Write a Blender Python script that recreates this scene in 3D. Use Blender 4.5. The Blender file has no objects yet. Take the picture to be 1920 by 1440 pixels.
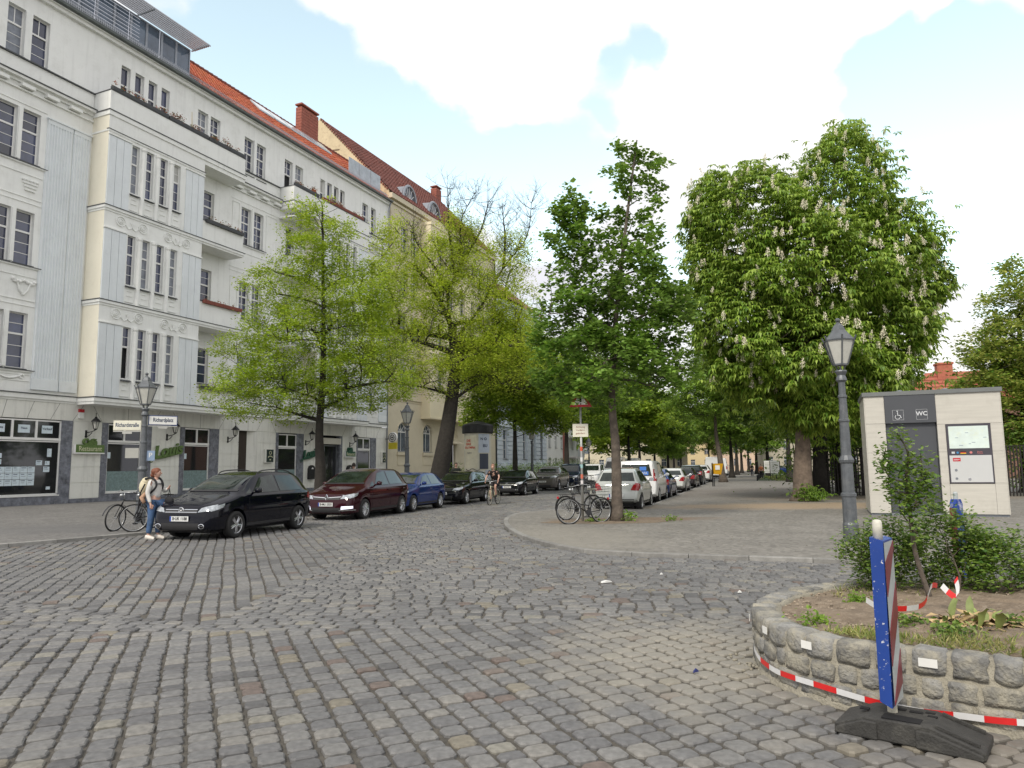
import bpy, bmesh, math, random
import numpy as np
from math import sin, cos, pi, radians
from mathutils import Vector, Matrix
from mathutils.bvhtree import BVHTree

SC = bpy.context.scene
COL = SC.collection
rnd = random.Random(7)
rng = np.random.default_rng(11)

# ------------------------------------------------------------------ camera
FPX, CX, CY, CAMH = 1350.0, 960.0, 720.0, 1.6
TILT, ROLL = radians(6.6), radians(0.63)
_f = Vector((0, cos(TILT), sin(TILT))); _u = Vector((0, -sin(TILT), cos(TILT))); _x = Vector((1, 0, 0))
CR = cos(ROLL) * _x - sin(ROLL) * _u
CU = sin(ROLL) * _x + cos(ROLL) * _u
cam_d = bpy.data.cameras.new('camera'); cam = bpy.data.objects.new('camera', cam_d); COL.objects.link(cam)
cam_d.sensor_fit = 'HORIZONTAL'; cam_d.sensor_width = 36.0; cam_d.lens = 36.0 * FPX / 1920.0
cam_d.clip_start = 0.05; cam_d.clip_end = 3000
mw = Matrix.Identity(4)
for i in range(3):
    mw[i][0] = CR[i]; mw[i][1] = CU[i]; mw[i][2] = -_f[i]
mw[2][3] = CAMH
cam.matrix_world = mw
SC.camera = cam
SC.render.resolution_x = 1024; SC.render.resolution_y = 768

# ------------------------------------------------------------------ sky and sun
SUN_AZ = radians(207)      # direction the light comes from, clockwise from +Y
SUN_EL = radians(43)
w = bpy.data.worlds.new('World'); SC.world = w; w.use_nodes = True
nt = w.node_tree; nt.nodes.clear()
def N(t, **k):
    n = nt.nodes.new(t)
    for a, b in k.items(): setattr(n, a, b)
    return n
def LK(a, b): nt.links.new(a, b)
out = N('ShaderNodeOutputWorld')
sky = N('ShaderNodeTexSky', sky_type='NISHITA', sun_disc=False)
sky.sun_elevation = SUN_EL; sky.sun_rotation = SUN_AZ; sky.air_density = 1.0; sky.dust_density = 1.5
bgs = N('ShaderNodeBackground'); bgs.inputs[1].default_value = 0.15
hs = N('ShaderNodeHueSaturation'); hs.inputs['Saturation'].default_value = 0.52; hs.inputs['Value'].default_value = 1.72; hs.inputs['Hue'].default_value = 0.455
LK(sky.outputs[0], hs.inputs['Color']); LK(hs.outputs[0], bgs.inputs[0])
tc = N('ShaderNodeTexCoord')
sep = N('ShaderNodeSeparateXYZ'); LK(tc.outputs['Generated'], sep.inputs[0])
zz = N('ShaderNodeMath', operation='MAXIMUM'); LK(sep.outputs[2], zz.inputs[0]); zz.inputs[1].default_value = 0.03
za = N('ShaderNodeMath', operation='ADD'); LK(zz.outputs[0], za.inputs[0]); za.inputs[1].default_value = 0.25
dv = N('ShaderNodeVectorMath', operation='DIVIDE'); LK(tc.outputs['Generated'], dv.inputs[0])
cmb = N('ShaderNodeCombineXYZ')
for i in range(3): LK(za.outputs[0], cmb.inputs[i])
LK(cmb.outputs[0], dv.inputs[1])
n1 = N('ShaderNodeTexNoise'); n1.inputs['Scale'].default_value = 2.6; n1.inputs['Detail'].default_value = 9; n1.inputs['Roughness'].default_value = 0.55
LK(dv.outputs[0], n1.inputs['Vector'])
def raydir(px, py):
    v = (px - CX) / FPX * CR - (py - CY) / FPX * CU + _f
    return v.normalized()
acc = n1.outputs['Fac']
n3 = N('ShaderNodeTexNoise'); n3.inputs['Scale'].default_value = 7; n3.inputs['Detail'].default_value = 6; LK(tc.outputs['Generated'], n3.inputs['Vector'])
s3 = N('ShaderNodeVectorMath', operation='SUBTRACT'); LK(n3.outputs['Color'], s3.inputs[0]); s3.inputs[1].default_value = (.5, .5, .5)
w3 = N('ShaderNodeVectorMath', operation='MULTIPLY_ADD'); LK(s3.outputs[0], w3.inputs[0]); w3.inputs[1].default_value = (.16, .16, .16); LK(tc.outputs['Generated'], w3.inputs[2])
nz = N('ShaderNodeVectorMath', operation='NORMALIZE'); LK(w3.outputs[0], nz.inputs[0])
# gaps in the cloud cover, each a direction in the sky with a width
for (px, py, width, amt) in [(640, 215, .06, .30), (760, 290, .06, .30), (880, 330, .06, .28), (500, 110, .05, .28), (400, 60, .05, .24), (980, 370, .05, .22),
                             (1120, 178, .020, .22), (1190, 108, .020, .22), (1135, 15, .018, .20), (1060, 320, .05, .30),
                             (1720, 240, .07, .42), (1850, 320, .085, .44), (1640, 130, .035, .30), (1880, 80, .035, .34), (1280, 480, .04, .2)]:
    dd = raydir(px, py)
    dt = N('ShaderNodeVectorMath', operation='DOT_PRODUCT'); LK(nz.outputs[0], dt.inputs[0]); dt.inputs[1].default_value = dd
    mr = N('ShaderNodeMapRange', interpolation_type='SMOOTHERSTEP'); LK(dt.outputs['Value'], mr.inputs[0])
    mr.inputs[1].default_value = 1 - (width * 2.2) ** 2 / 2; mr.inputs[2].default_value = 1.0
    mr.inputs[3].default_value = 0; mr.inputs[4].default_value = amt
    sb = N('ShaderNodeMath', operation='SUBTRACT'); LK(acc, sb.inputs[0]); LK(mr.outputs[0], sb.inputs[1]); acc = sb.outputs[0]
cm = N('ShaderNodeMapRange', interpolation_type='SMOOTHSTEP'); LK(acc, cm.inputs[0])
cm.inputs[1].default_value = 0.20; cm.inputs[2].default_value = 0.41
n2 = N('ShaderNodeTexNoise'); n2.inputs['Scale'].default_value = 1.3; n2.inputs['Detail'].default_value = 5
LK(dv.outputs[0], n2.inputs['Vector'])
cr = N('ShaderNodeMapRange'); LK(n2.outputs['Fac'], cr.inputs[0]); cr.inputs[1].default_value = .35; cr.inputs[2].default_value = .65
cr.inputs[3].default_value = 0.0; cr.inputs[4].default_value = 1.0
cc = N('ShaderNodeMix', data_type='RGBA'); LK(cr.outputs[0], cc.inputs['Factor'])
cc.inputs['A'].default_value = (.70, .70, .76, 1); cc.inputs['B'].default_value = (1.0, .99, .965, 1)
bgc = N('ShaderNodeBackground'); LK(cc.outputs['Result'], bgc.inputs[0]); bgc.inputs[1].default_value = 0.90
mx = N('ShaderNodeMixShader'); LK(cm.outputs[0], mx.inputs[0]); LK(bgs.outputs[0], mx.inputs[1]); LK(bgc.outputs[0], mx.inputs[2])
LK(mx.outputs[0], out.inputs[0])

sl = bpy.data.lights.new('sun', 'SUN'); sun = bpy.data.objects.new('sun', sl); COL.objects.link(sun)
sl.energy = 1.9; sl.angle = radians(12); sl.color = (1.0, .93, .82)
sd = Vector((sin(SUN_AZ) * cos(SUN_EL), cos(SUN_AZ) * cos(SUN_EL), sin(SUN_EL)))
sun.rotation_euler = sd.to_track_quat('Z', 'Y').to_euler(); sun.location = (0, -20, 40)

SC.render.engine = 'CYCLES'
SC.view_settings.view_transform = 'Standard'; SC.view_settings.look = 'None'
SC.view_settings.exposure = 0.46; SC.view_settings.gamma = 1.0
SC.view_settings.use_curve_mapping = False
try:
    SC.cycles.max_bounces = 6; SC.cycles.transparent_max_bounces = 8
except Exception: pass

# ------------------------------------------------------------------ picking world points from the photograph
def ray(px, py):
    return (px - CX) / FPX * CR - (py - CY) / FPX * CU + _f
def gp(px, py, z=0.0):
    v = ray(px, py); s = (z - CAMH) / v.z
    return Vector((0, 0, CAMH)) + v * s
def at_y(px, py, Y):
    v = ray(px, py); return Vector((0, 0, CAMH)) + v * (Y / v.y)
def prj(P):
    p = Vector(P) - Vector((0, 0, CAMH)); w_ = p.dot(_f)
    if w_ <= .01: return None
    return CX + FPX * p.dot(CR) / w_, CY - FPX * p.dot(CU) / w_
def on_line(px, X0, Y0, sl_):      # ground point of a plan line X = X0 + sl*(Y-Y0) seen at column px (near the horizon)
    r = (ray(px, 900).x) / (ray(px, 900).y)
    Y = (X0 - sl_ * Y0) / (r - sl_)
    return Vector((r * Y, Y, 0))

# ------------------------------------------------------------------ materials
MATS = {}
def M(name, col=(.5, .5, .5), rough=.6, metal=0.0, var=.12, scale=2.0, bump=0.0, bscale=60.0, isl=0.0, objr=0.0, spec=.5,
      dirt=None, coat=0.0, trans=0.0, emit=0.0, hue=0.0, streak=0.0):
    if name in MATS: return MATS[name]
    m = bpy.data.materials.new(name); m.use_nodes = True; MATS[name] = m
    t = m.node_tree; t.nodes.clear()
    def n(ty, **k):
        q = t.nodes.new(ty)
        for a, b in k.items(): setattr(q, a, b)
        return q
    L = t.links.new
    o = n('ShaderNodeOutputMaterial'); b = n('ShaderNodeBsdfPrincipled'); L(b.outputs[0], o.inputs[0])
    b.inputs['Roughness'].default_value = rough; b.inputs['Metallic'].default_value = metal
    b.inputs['Specular IOR Level'].default_value = spec
    b.inputs['Coat Weight'].default_value = coat; b.inputs['Coat Roughness'].default_value = .04
    if trans: b.inputs['Transmission Weight'].default_value = trans
    geo = n('ShaderNodeNewGeometry')
    rgb = n('ShaderNodeRGB'); rgb.outputs[0].default_value = (*col, 1)
    cur = rgb.outputs[0]
    def vmul(sock, amount):       # value multiplied by 1 +- amount from a 0..1 socket
        nonlocal cur
        mr = n('ShaderNodeMapRange'); L(sock, mr.inputs[0]); mr.inputs[3].default_value = 1 - amount; mr.inputs[4].default_value = 1 + amount
        h = n('ShaderNodeHueSaturation'); L(mr.outputs[0], h.inputs['Value']); L(cur, h.inputs['Color']); cur = h.outputs[0]
        return h
    if var:
        z = n('ShaderNodeTexNoise'); z.inputs['Scale'].default_value = scale; z.inputs['Detail'].default_value = 6; z.inputs['Roughness'].default_value = .65
        L(geo.outputs['Position'], z.inputs['Vector'])
        mr0 = n('ShaderNodeMapRange'); L(z.outputs['Fac'], mr0.inputs[0]); mr0.inputs[1].default_value = .28; mr0.inputs[2].default_value = .72
        vmul(mr0.outputs[0], var)
    if isl:
        h = vmul(geo.outputs['Random Per Island'], isl)
        if hue:
            ml = n('ShaderNodeMath', operation='MULTIPLY'); L(geo.outputs['Random Per Island'], ml.inputs[0]); ml.inputs[1].default_value = 7.31
            fr = n('ShaderNodeMath', operation='FRACT'); L(ml.outputs[0], fr.inputs[0])
            mh = n('ShaderNodeMapRange'); L(fr.outputs[0], mh.inputs[0]); mh.inputs[3].default_value = .5 - hue; mh.inputs[4].default_value = .5 + hue
            L(mh.outputs[0], h.inputs['Hue'])
    if objr:
        oi = n('ShaderNodeObjectInfo'); vmul(oi.outputs['Random'], objr)
    if dirt:
        dc, amt, ds = dirt
        z = n('ShaderNodeTexNoise'); z.inputs['Scale'].default_value = ds; z.inputs['Detail'].default_value = 8; z.inputs['Roughness'].default_value = .7
        L(geo.outputs['Position'], z.inputs['Vector'])
        mr = n('ShaderNodeMapRange'); L(z.outputs['Fac'], mr.inputs[0]); mr.inputs[1].default_value = .52; mr.inputs[2].default_value = .72; mr.inputs[4].default_value = amt
        mi = n('ShaderNodeMix', data_type='RGBA'); L(mr.outputs[0], mi.inputs['Factor']); L(cur, mi.inputs['A']); mi.inputs['B'].default_value = (*dc, 1)
        cur = mi.outputs['Result']
    if streak:
        mp = n('ShaderNodeMapping'); mp.inputs['Scale'].default_value = (5, 5, .35); L(geo.outputs['Position'], mp.inputs['Vector'])
        z = n('ShaderNodeTexNoise'); z.inputs['Scale'].default_value = 1.0; z.inputs['Detail'].default_value = 7; L(mp.outputs[0], z.inputs['Vector'])
        mr = n('ShaderNodeMapRange'); L(z.outputs['Fac'], mr.inputs[0]); mr.inputs[1].default_value = .52; mr.inputs[2].default_value = .75; mr.inputs[3].default_value = 1.0; mr.inputs[4].default_value = 1 - streak
        h = n('ShaderNodeHueSaturation'); L(mr.outputs[0], h.inputs['Value']); L(cur, h.inputs['Color']); cur = h.outputs[0]
    L(cur, b.inputs['Base Color'])
    if emit:
        L(cur, b.inputs['Emission Color']); b.inputs['Emission Strength'].default_value = emit
    if bump:
        z = n('ShaderNodeTexNoise'); z.inputs['Scale'].default_value = bscale; z.inputs['Detail'].default_value = 5
        L(geo.outputs['Position'], z.inputs['Vector'])
        bp = n('ShaderNodeBump'); bp.inputs['Strength'].default_value = bump; bp.inputs['Distance'].default_value = .02
        L(z.outputs['Fac'], bp.inputs['Height']); L(bp.outputs[0], b.inputs['Normal'])
    return m

def leafmat(name, c1, c2, c3=None, trans=.35, rough=.5):
    if name in MATS: return MATS[name]
    m = bpy.data.materials.new(name); m.use_nodes = True; MATS[name] = m
    t = m.node_tree; t.nodes.clear()
    def n(ty, **k):
        q = t.nodes.new(ty)
        for a, b in k.items(): setattr(q, a, b)
        return q
    L = t.links.new
    geo = n('ShaderNodeNewGeometry')
    ramp = n('ShaderNodeValToRGB'); L(geo.outputs['Random Per Island'], ramp.inputs[0])
    ramp.color_ramp.elements[0].color = (*c1, 1); ramp.color_ramp.elements[1].color = (*c2, 1)
    if c3:
        e = ramp.color_ramp.elements.new(.93); e.color = (*c3, 1); ramp.color_ramp.elements[1].position = .9
    z = n('ShaderNodeTexNoise'); z.inputs['Scale'].default_value = .9; z.inputs['Detail'].default_value = 3; L(geo.outputs['Position'], z.inputs['Vector'])
    mr = n('ShaderNodeMapRange'); L(z.outputs['Fac'], mr.inputs[0]); mr.inputs[1].default_value = .3; mr.inputs[2].default_value = .7; mr.inputs[3].default_value = .95; mr.inputs[4].default_value = 1.75
    h = n('ShaderNodeHueSaturation'); L(mr.outputs[0], h.inputs['Value']); L(ramp.outputs[0], h.inputs['Color'])
    p = n('ShaderNodeBsdfPrincipled'); L(h.outputs[0], p.inputs['Base Color']); p.inputs['Roughness'].default_value = rough; p.inputs['Specular IOR Level'].default_value = .35
    tr = n('ShaderNodeBsdfTranslucent'); h2 = n('ShaderNodeHueSaturation'); h2.inputs['Value'].default_value = 1.5; h2.inputs['Hue'].default_value = .485; L(h.outputs[0], h2.inputs['Color']); L(h2.outputs[0], tr.inputs[0])
    mxs = n('ShaderNodeMixShader'); mxs.inputs[0].default_value = trans; L(p.outputs[0], mxs.inputs[1]); L(tr.outputs[0], mxs.inputs[2])
    o = n('ShaderNodeOutputMaterial'); L(mxs.outputs[0], o.inputs[0])
    return m

# ------------------------------------------------------------------ mesh helpers
class MB:
    def __init__(s): s.v = []; s.f = []; s.m = []; s.ks = []
    def add(s, vs, fs, mi=0):
        k = len(s.v); s.ks.append((k, len(s.f))); s.v.extend([tuple(p) for p in vs]); s.f.extend([tuple(i + k for i in f) for f in fs]); s.m.extend([mi] * len(fs)); return s
    def box(s, a, b, mi=0, X=None):
        x0, x1 = sorted((a[0], b[0])); y0, y1 = sorted((a[1], b[1])); z0, z1 = sorted((a[2], b[2]))
        vs = [(x0, y0, z0), (x1, y0, z0), (x1, y1, z0), (x0, y1, z0), (x0, y0, z1), (x1, y0, z1), (x1, y1, z1), (x0, y1, z1)]
        if X is not None: vs = [X @ Vector(p) for p in vs]
        return s.add(vs, [(0, 3, 2, 1), (4, 5, 6, 7), (0, 1, 5, 4), (1, 2, 6, 5), (2, 3, 7, 6), (3, 0, 4, 7)], mi)
    def prism(s, poly, axis, a, b, mi=0):     # poly: 2-D points, extruded along axis (0,1,2) from a to b
        def P(p, t):
            if axis == 0: return (t, p[0], p[1])
            if axis == 1: return (p[0], t, p[1])
            return (p[0], p[1], t)
        n = len(poly); vs = [P(p, a) for p in poly] + [P(p, b) for p in poly]
        fs = [tuple(range(n)), tuple(range(2 * n - 1, n - 1, -1))] + [(i, i + n, (i + 1) % n + n, (i + 1) % n) for i in range(n)]
        return s.add(vs, fs, mi)
    def tube(s, pts, rad, seg=6, mi=0, closed=False, caps=True):
        pts = [Vector(p) for p in pts]; n = len(pts)
        if not hasattr(rad, '__len__'): rad = [rad] * n
        vs = []; ref = None
        for i, p in enumerate(pts):
            if closed: t = pts[(i + 1) % n] - pts[i - 1]
            else: t = pts[min(i + 1, n - 1)] - pts[max(i - 1, 0)]
            if t.length < 1e-9: t = Vector((0, 0, 1))
            t.normalize()
            if ref is None: ref = t.orthogonal().normalized()
            ref = (ref - t * ref.dot(t))
            if ref.length < 1e-6: ref = t.orthogonal()
            ref.normalize(); q = t.cross(ref)
            for k in range(seg):
                a = 2 * pi * k / seg; vs.append(p + (ref * cos(a) + q * sin(a)) * rad[i])
        fs = []
        for i in range(n if closed else n - 1):
            j = (i + 1) % n
            for k in range(seg): fs.append((i * seg + k, i * seg + (k + 1) % seg, j * seg + (k + 1) % seg, j * seg + k))
        if caps and not closed: fs += [tuple(range(seg - 1, -1, -1)), tuple((n - 1) * seg + k for k in range(seg))]
        return s.add(vs, fs, mi)
    def lathe(s, prof, seg=16, c=(0, 0, 0), axis=2, mi=0, cap=True, ph=0.0):
        vs = []
        for r, h in prof:
            for k in range(seg):
                a = 2 * pi * k / seg + ph; x, y = r * cos(a), r * sin(a)
                p = (x, y, h) if axis == 2 else ((x, h, y) if axis == 1 else (h, x, y))
                vs.append((p[0] + c[0], p[1] + c[1], p[2] + c[2]))
        fs = []
        for i in range(len(prof) - 1):
            for k in range(seg): fs.append((i * seg + k, i * seg + (k + 1) % seg, (i + 1) * seg + (k + 1) % seg, (i + 1) * seg + k))
        if cap: fs += [tuple(range(seg - 1, -1, -1)), tuple((len(prof) - 1) * seg + k for k in range(seg))]
        return s.add(vs, fs, mi)
    def ball(s, c, r, seg=10, mi=0, sc=(1, 1, 1)):
        pr = [(max(r * sin(pi * i / (seg // 2 + 2)), 1e-4), -r * cos(pi * i / (seg // 2 + 2))) for i in range(seg // 2 + 3)]
        k = len(s.v); s.lathe(pr, seg, (0, 0, 0), 2, mi, cap=False)
        for i in range(k, len(s.v)):
            x, y, z = s.v[i]; s.v[i] = (x * sc[0] + c[0], y * sc[1] + c[1], z * sc[2] + c[2])
        return s
    def each(s, name, mats, parent=None):      # one object per primitive collected
        ks = s.ks + [(len(s.v), len(s.f))]
        for (a, b), (c, d) in zip(ks[:-1], ks[1:]):
            q = MB(); q.add(s.v[a:c], [tuple(i - a for i in f) for f in s.f[b:d]]); q.obj(name, mats, parent)
    def mesh(s, name, mats, smooth=False):
        me = bpy.data.meshes.new(name); me.from_pydata([tuple(p) for p in s.v], [], s.f)
        for m in (mats if isinstance(mats, (list, tuple)) else [mats]): me.materials.append(m)
        if any(s.m): me.polygons.foreach_set('material_index', s.m)
        if smooth: me.polygons.foreach_set('use_smooth', [True] * len(s.f))
        me.update(); return me
    def obj(s, name, mats, parent=None, loc=(0, 0, 0), rz=0.0, smooth=False):
        return link(name, s.mesh(name, mats, smooth), parent, loc, rz)
def link(name, me, parent=None, loc=(0, 0, 0), rz=0.0):
    o = bpy.data.objects.new(name, me); COL.objects.link(o); o.location = loc; o.rotation_euler = (0, 0, rz)
    if parent is not None: o.parent = parent
    return o
def tag(o, label=None, cat=None, group=None, kind=None):
    if label: o['label'] = label
    if cat: o['category'] = cat
    if group: o['group'] = group
    if kind: o['kind'] = kind
    return o
def thing(name, label, cat, loc=(0, 0, 0), rz=0.0, group=None):
    o = bpy.data.objects.new(name, None); COL.objects.link(o); o.empty_display_size = .2
    o.location = loc; o.rotation_euler = (0, 0, rz)
    return tag(o, label, cat, group)
KIDS = {}
def copy_tree(o, parent=None, loc=None, rz=None, label=None):
    c = o.copy(); COL.objects.link(c)
    c.parent = parent
    if loc is not None: c.location = loc
    if rz is not None: c.rotation_euler = (0, 0, rz)
    if label: c['label'] = label
    for ch in list(o.children): copy_tree(ch, c)
    return c
def kidsfix():      # .children is only filled in after a view layer update
    bpy.context.view_layer.update()
def fastmesh(name, V, F, mats, mi=None, smooth=False):
    """V (n,3), F (m,k) arrays with k = 3 or 4"""
    V = np.asarray(V, dtype=np.float32); F = np.asarray(F, dtype=np.int32)
    me = bpy.data.meshes.new(name); k = F.shape[1]
    me.vertices.add(len(V)); me.vertices.foreach_set('co', V.ravel())
    me.loops.add(F.size); me.loops.foreach_set('vertex_index', F.ravel())
    me.polygons.add(len(F)); me.polygons.foreach_set('loop_start', np.arange(0, F.size, k, dtype=np.int32))
    try: me.polygons.foreach_set('loop_total', np.full(len(F), k, dtype=np.int32))
    except Exception: pass
    for m in (mats if isinstance(mats, (list, tuple)) else [mats]): me.materials.append(m)
    if mi is not None: me.polygons.foreach_set('material_index', np.asarray(mi, dtype=np.int32))
    me.polygons.foreach_set('use_smooth', np.full(len(F), bool(smooth)))
    me.update(calc_edges=True); me.validate(); return me
def text_mesh(txt, size, mat, name='lettering', ext=.002, shear=0.0, align='CENTER', bold=0.0):
    cu = bpy.data.curves.new(name, 'FONT'); cu.body = txt; cu.size = size; cu.extrude = ext; cu.align_x = align; cu.align_y = 'CENTER'
    cu.resolution_u = 3; cu.shear = shear; cu.offset = bold
    o = bpy.data.objects.new('tmp', cu); COL.objects.link(o); bpy.context.view_layer.update()
    me = bpy.data.meshes.new_from_object(o.evaluated_get(bpy.context.evaluated_depsgraph_get()))
    bpy.data.objects.remove(o); me.name = name; me.materials.clear(); me.materials.append(mat)
    return me
def text(txt, size, mat, parent, loc, rot, name='lettering', ext=.002, shear=0.0, sx=1.0, bold=0.0):
    me = text_mesh(txt, size, mat, name, ext, shear, bold=bold)
    o = link(name, me, parent, loc); o.rotation_euler = rot; o.scale = (sx, 1, 1); return o
def catmull(P, n=8, closed=False):
    P = [Vector(p) for p in P]; out_ = []; m = len(P)
    rngi = range(m if closed else m - 1)
    for i in rngi:
        p0 = P[(i - 1) % m] if closed or i > 0 else P[0]; p1 = P[i]; p2 = P[(i + 1) % m]; p3 = P[(i + 2) % m] if closed or i + 2 < m else P[-1]
        for k in range(n):
            t = k / n
            out_.append(.5 * ((2 * p1) + (p2 - p0) * t + (2 * p0 - 5 * p1 + 4 * p2 - p3) * t * t + (3 * p1 - p0 - 3 * p2 + p3) * t ** 3))
    if not closed: out_.append(P[-1])
    return out_

# common materials
m_white = M('painted_render_white', (.82, .83, .805), .75, var=.05, scale=.6, dirt=((.64, .645, .61), .5, 1.3), bump=.08, bscale=30, streak=.09)
m_cream_sunlit = M('render_cream_sunlit', (.83, .79, .66), .75, var=.04, scale=.6, dirt=((.66, .62, .5), .35, 1.3), bump=.08, bscale=30)  # bay sides: warm sunlight put into the render colour
m_board = M('pale_blue_boarding', (.73, .77, .79), .7, var=.05, scale=1.0, dirt=((.58, .61, .63), .4, 1.6), streak=.07)
m_lead = M('dark_lead_flashing', (.05, .055, .06), .5, var=.2, scale=5)
m_frame = M('white_window_paint', (.80, .80, .78), .45, var=.04, scale=2)
m_glass = M('window_glass', (.034, .042, .085), .06, var=.3, scale=1.5, spec=.9, objr=.6)
m_curtain = M('pale_curtain', (.40, .46, .50), .5, var=.15, scale=3)
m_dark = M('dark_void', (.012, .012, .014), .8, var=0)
m_marble = M('grey_marble_cladding', (.16, .17, .20), .25, var=.55, scale=3.5, dirt=((.32, .33, .38), .7, 5.0), spec=.5)
m_ground_panel = M('shopfront_render', (.75, .75, .70), .7, var=.06, scale=1.0, dirt=((.5, .5, .45), .5, 2.0), streak=.2)
m_iron = M('black_iron', (.02, .021, .023), .45, metal=.3, var=.3, scale=8)
m_lamp = M('grey_cast_iron_paint', (.11, .12, .13), .45, metal=.2, var=.25, scale=9, dirt=((.2, .2, .2), .5, 7))
m_lampglass = M('milky_lamp_glass', (.55, .55, .50), .25, var=.12, scale=6, spec=.6)
m_rubber = M('tyre_rubber', (.018, .018, .018), .8, var=.2, scale=20)
m_alloy = M('alloy_wheel_silver', (.55, .56, .58), .25, metal=.8, var=.05)
m_chrome = M('chrome_trim', (.75, .76, .78), .12, metal=1.0, var=.03)
m_blackpl = M('black_plastic', (.022, .022, .024), .55, var=.15, scale=10)
m_tile = M('orange_roof_tile', (.50, .145, .07), .75, var=.2, scale=1.3, isl=.22, hue=.008)
m_tile_dark = M('dark_red_roof_tile', (.19, .065, .05), .8, var=.2, scale=1.2, isl=.2)
m_zinc = M('zinc_sheet', (.26, .28, .31), .4, metal=.5, var=.15, scale=3)
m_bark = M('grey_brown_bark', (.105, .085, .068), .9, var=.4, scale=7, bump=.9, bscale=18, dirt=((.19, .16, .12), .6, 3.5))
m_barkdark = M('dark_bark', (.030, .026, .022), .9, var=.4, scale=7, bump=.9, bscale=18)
m_soil = M('dry_soil', (.20, .155, .11), .95, var=.3, scale=6, bump=.8, bscale=40, dirt=((.33, .28, .22), .7, 12))
m_skin = M('skin', (.55, .33, .25), .55, var=.05)
m_black_cloth = M('black_cloth', (.015, .015, .018), .8, var=.2, scale=8)
m_paper = M('paper_sheet', (.62, .72, .78), .5, var=.08, scale=9)
m_ink = M('dark_ink', (.05, .07, .12), .6, var=0)
# ================================================================== THE GROUND (setting)
m_joint = M('cobble_joint_grit', (.085, .078, .066), .95, var=.35, scale=9, bump=.6, bscale=70, dirt=((.17, .15, .11), .45, 14))
m_earth = M('far_ground', (.16, .15, .13), .95, var=.25, scale=.4)
g = MB(); g.add([(-400, -200, -.12), (400, -200, -.12), (400, 900, -.12), (-400, 900, -.12)], [(0, 1, 2, 3)])
tag(g.obj('ground', m_earth), kind='structure')
g = MB(); g.add([(-60, -12, -.022), (60, -12, -.022), (60, 220, -.022), (-60, 220, -.022)], [(0, 1, 2, 3)])
road = tag(g.obj('road', m_joint), kind='structure')

SLL, SLR = .3057, .3346
KL = [Vector((-24, -3)), Vector((-17, 6.5)), Vector((-13.6, 12)), Vector((-11.06, 15.8)), Vector((-10.11, 17.29)), Vector((-8.95, 19.1)), Vector((-8.95 + SLL * 21, 40.1)), Vector((-8.95 + SLL * 181, 200))]
KR = [Vector((60, -6)), Vector((30, 4.0)), Vector((12, 9.6)), Vector((7.6, 11.1)), Vector((5.43, 11.78)), Vector((4.56, 12.18)), Vector((3.36, 12.63)), Vector((1.98, 13.21)), Vector((1.17, 13.9)), Vector((.42, 15.69)), Vector((-.04, 17.87)), Vector((-.27, 20.34)), Vector((-.22, 23.0)), Vector((.32, 25.2)), Vector((1.6, 26.5)), Vector((3.6, 27.1)), Vector((5.15, 28.06)), Vector((5.15 + SLR * 172, 200))]
def smooth2(P, n=6, lo=0, hi=None):
    return [p for p in catmull([Vector((p[0], p[1], 0)) for p in P], n)]
KLs = smooth2(KL[:6], 5)[:-1] + [Vector((p[0], p[1], 0)) for p in KL[5:]]
KRs = smooth2(KR[:17], 5)[:-1] + [Vector((p[0], p[1], 0)) for p in KR[16:]]

def pave_mat(name, c, dust_and_shade):
    m = M(name, c, .9, var=.16, scale=.8, bump=.5, bscale=26, dirt=((c[0] * .62, c[1] * .62, c[2] * .6), .5, 1.1))
    t = m.node_tree; L = t.links.new; b = [n for n in t.nodes if n.type == 'BSDF_PRINCIPLED'][0]
    cur = b.inputs['Base Color'].links[0].from_socket
    geo = t.nodes.new('ShaderNodeNewGeometry')
    vo = t.nodes.new('ShaderNodeTexVoronoi'); vo.inputs['Scale'].default_value = 13; L(geo.outputs['Position'], vo.inputs['Vector'])
    mr = t.nodes.new('ShaderNodeMapRange'); L(vo.outputs['Color'], mr.inputs[0]); mr.inputs[3].default_value = .68; mr.inputs[4].default_value = 1.3
    h = t.nodes.new('ShaderNodeHueSaturation'); L(mr.outputs[0], h.inputs['Value']); L(cur, h.inputs['Color']); cur = h.outputs[0]
    for (x, y, rx, ry, col, amt) in dust_and_shade:
        s = t.nodes.new('ShaderNodeVectorMath'); s.operation = 'SUBTRACT'; L(geo.outputs['Position'], s.inputs[0]); s.inputs[1].default_value = (x, y, 0)
        d = t.nodes.new('ShaderNodeVectorMath'); d.operation = 'DIVIDE'; L(s.outputs[0], d.inputs[0]); d.inputs[1].default_value = (rx, ry, 1)
        l = t.nodes.new('ShaderNodeVectorMath'); l.operation = 'LENGTH'; L(d.outputs[0], l.inputs[0])
        z = t.nodes.new('ShaderNodeTexNoise'); z.inputs['Scale'].default_value = 1.4; z.inputs['Detail'].default_value = 7; L(geo.outputs['Position'], z.inputs['Vector'])
        a = t.nodes.new('ShaderNodeMath'); a.operation = 'MULTIPLY_ADD'; L(z.outputs['Fac'], a.inputs[0]); a.inputs[1].default_value = 1.1; L(l.outputs['Value'], a.inputs[2])
        r = t.nodes.new('ShaderNodeMapRange'); r.interpolation_type = 'SMOOTHSTEP'; L(a.outputs[0], r.inputs[0]); r.inputs[1].default_value = 1.0; r.inputs[2].default_value = 1.75; r.inputs[3].default_value = amt; r.inputs[4].default_value = 0
        mi = t.nodes.new('ShaderNodeMix'); mi.data_type = 'RGBA'; L(r.outputs[0], mi.inputs['Factor']); L(cur, mi.inputs['A']); mi.inputs['B'].default_value = (*col, 1); cur = mi.outputs['Result']
    L(cur, b.inputs['Base Color']); return m
m_paveL = pave_mat('grey_mosaic_pavement', (.155, .150, .142), [(-12, 20, 3, 2, (.11, .11, .11), .5)])
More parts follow.
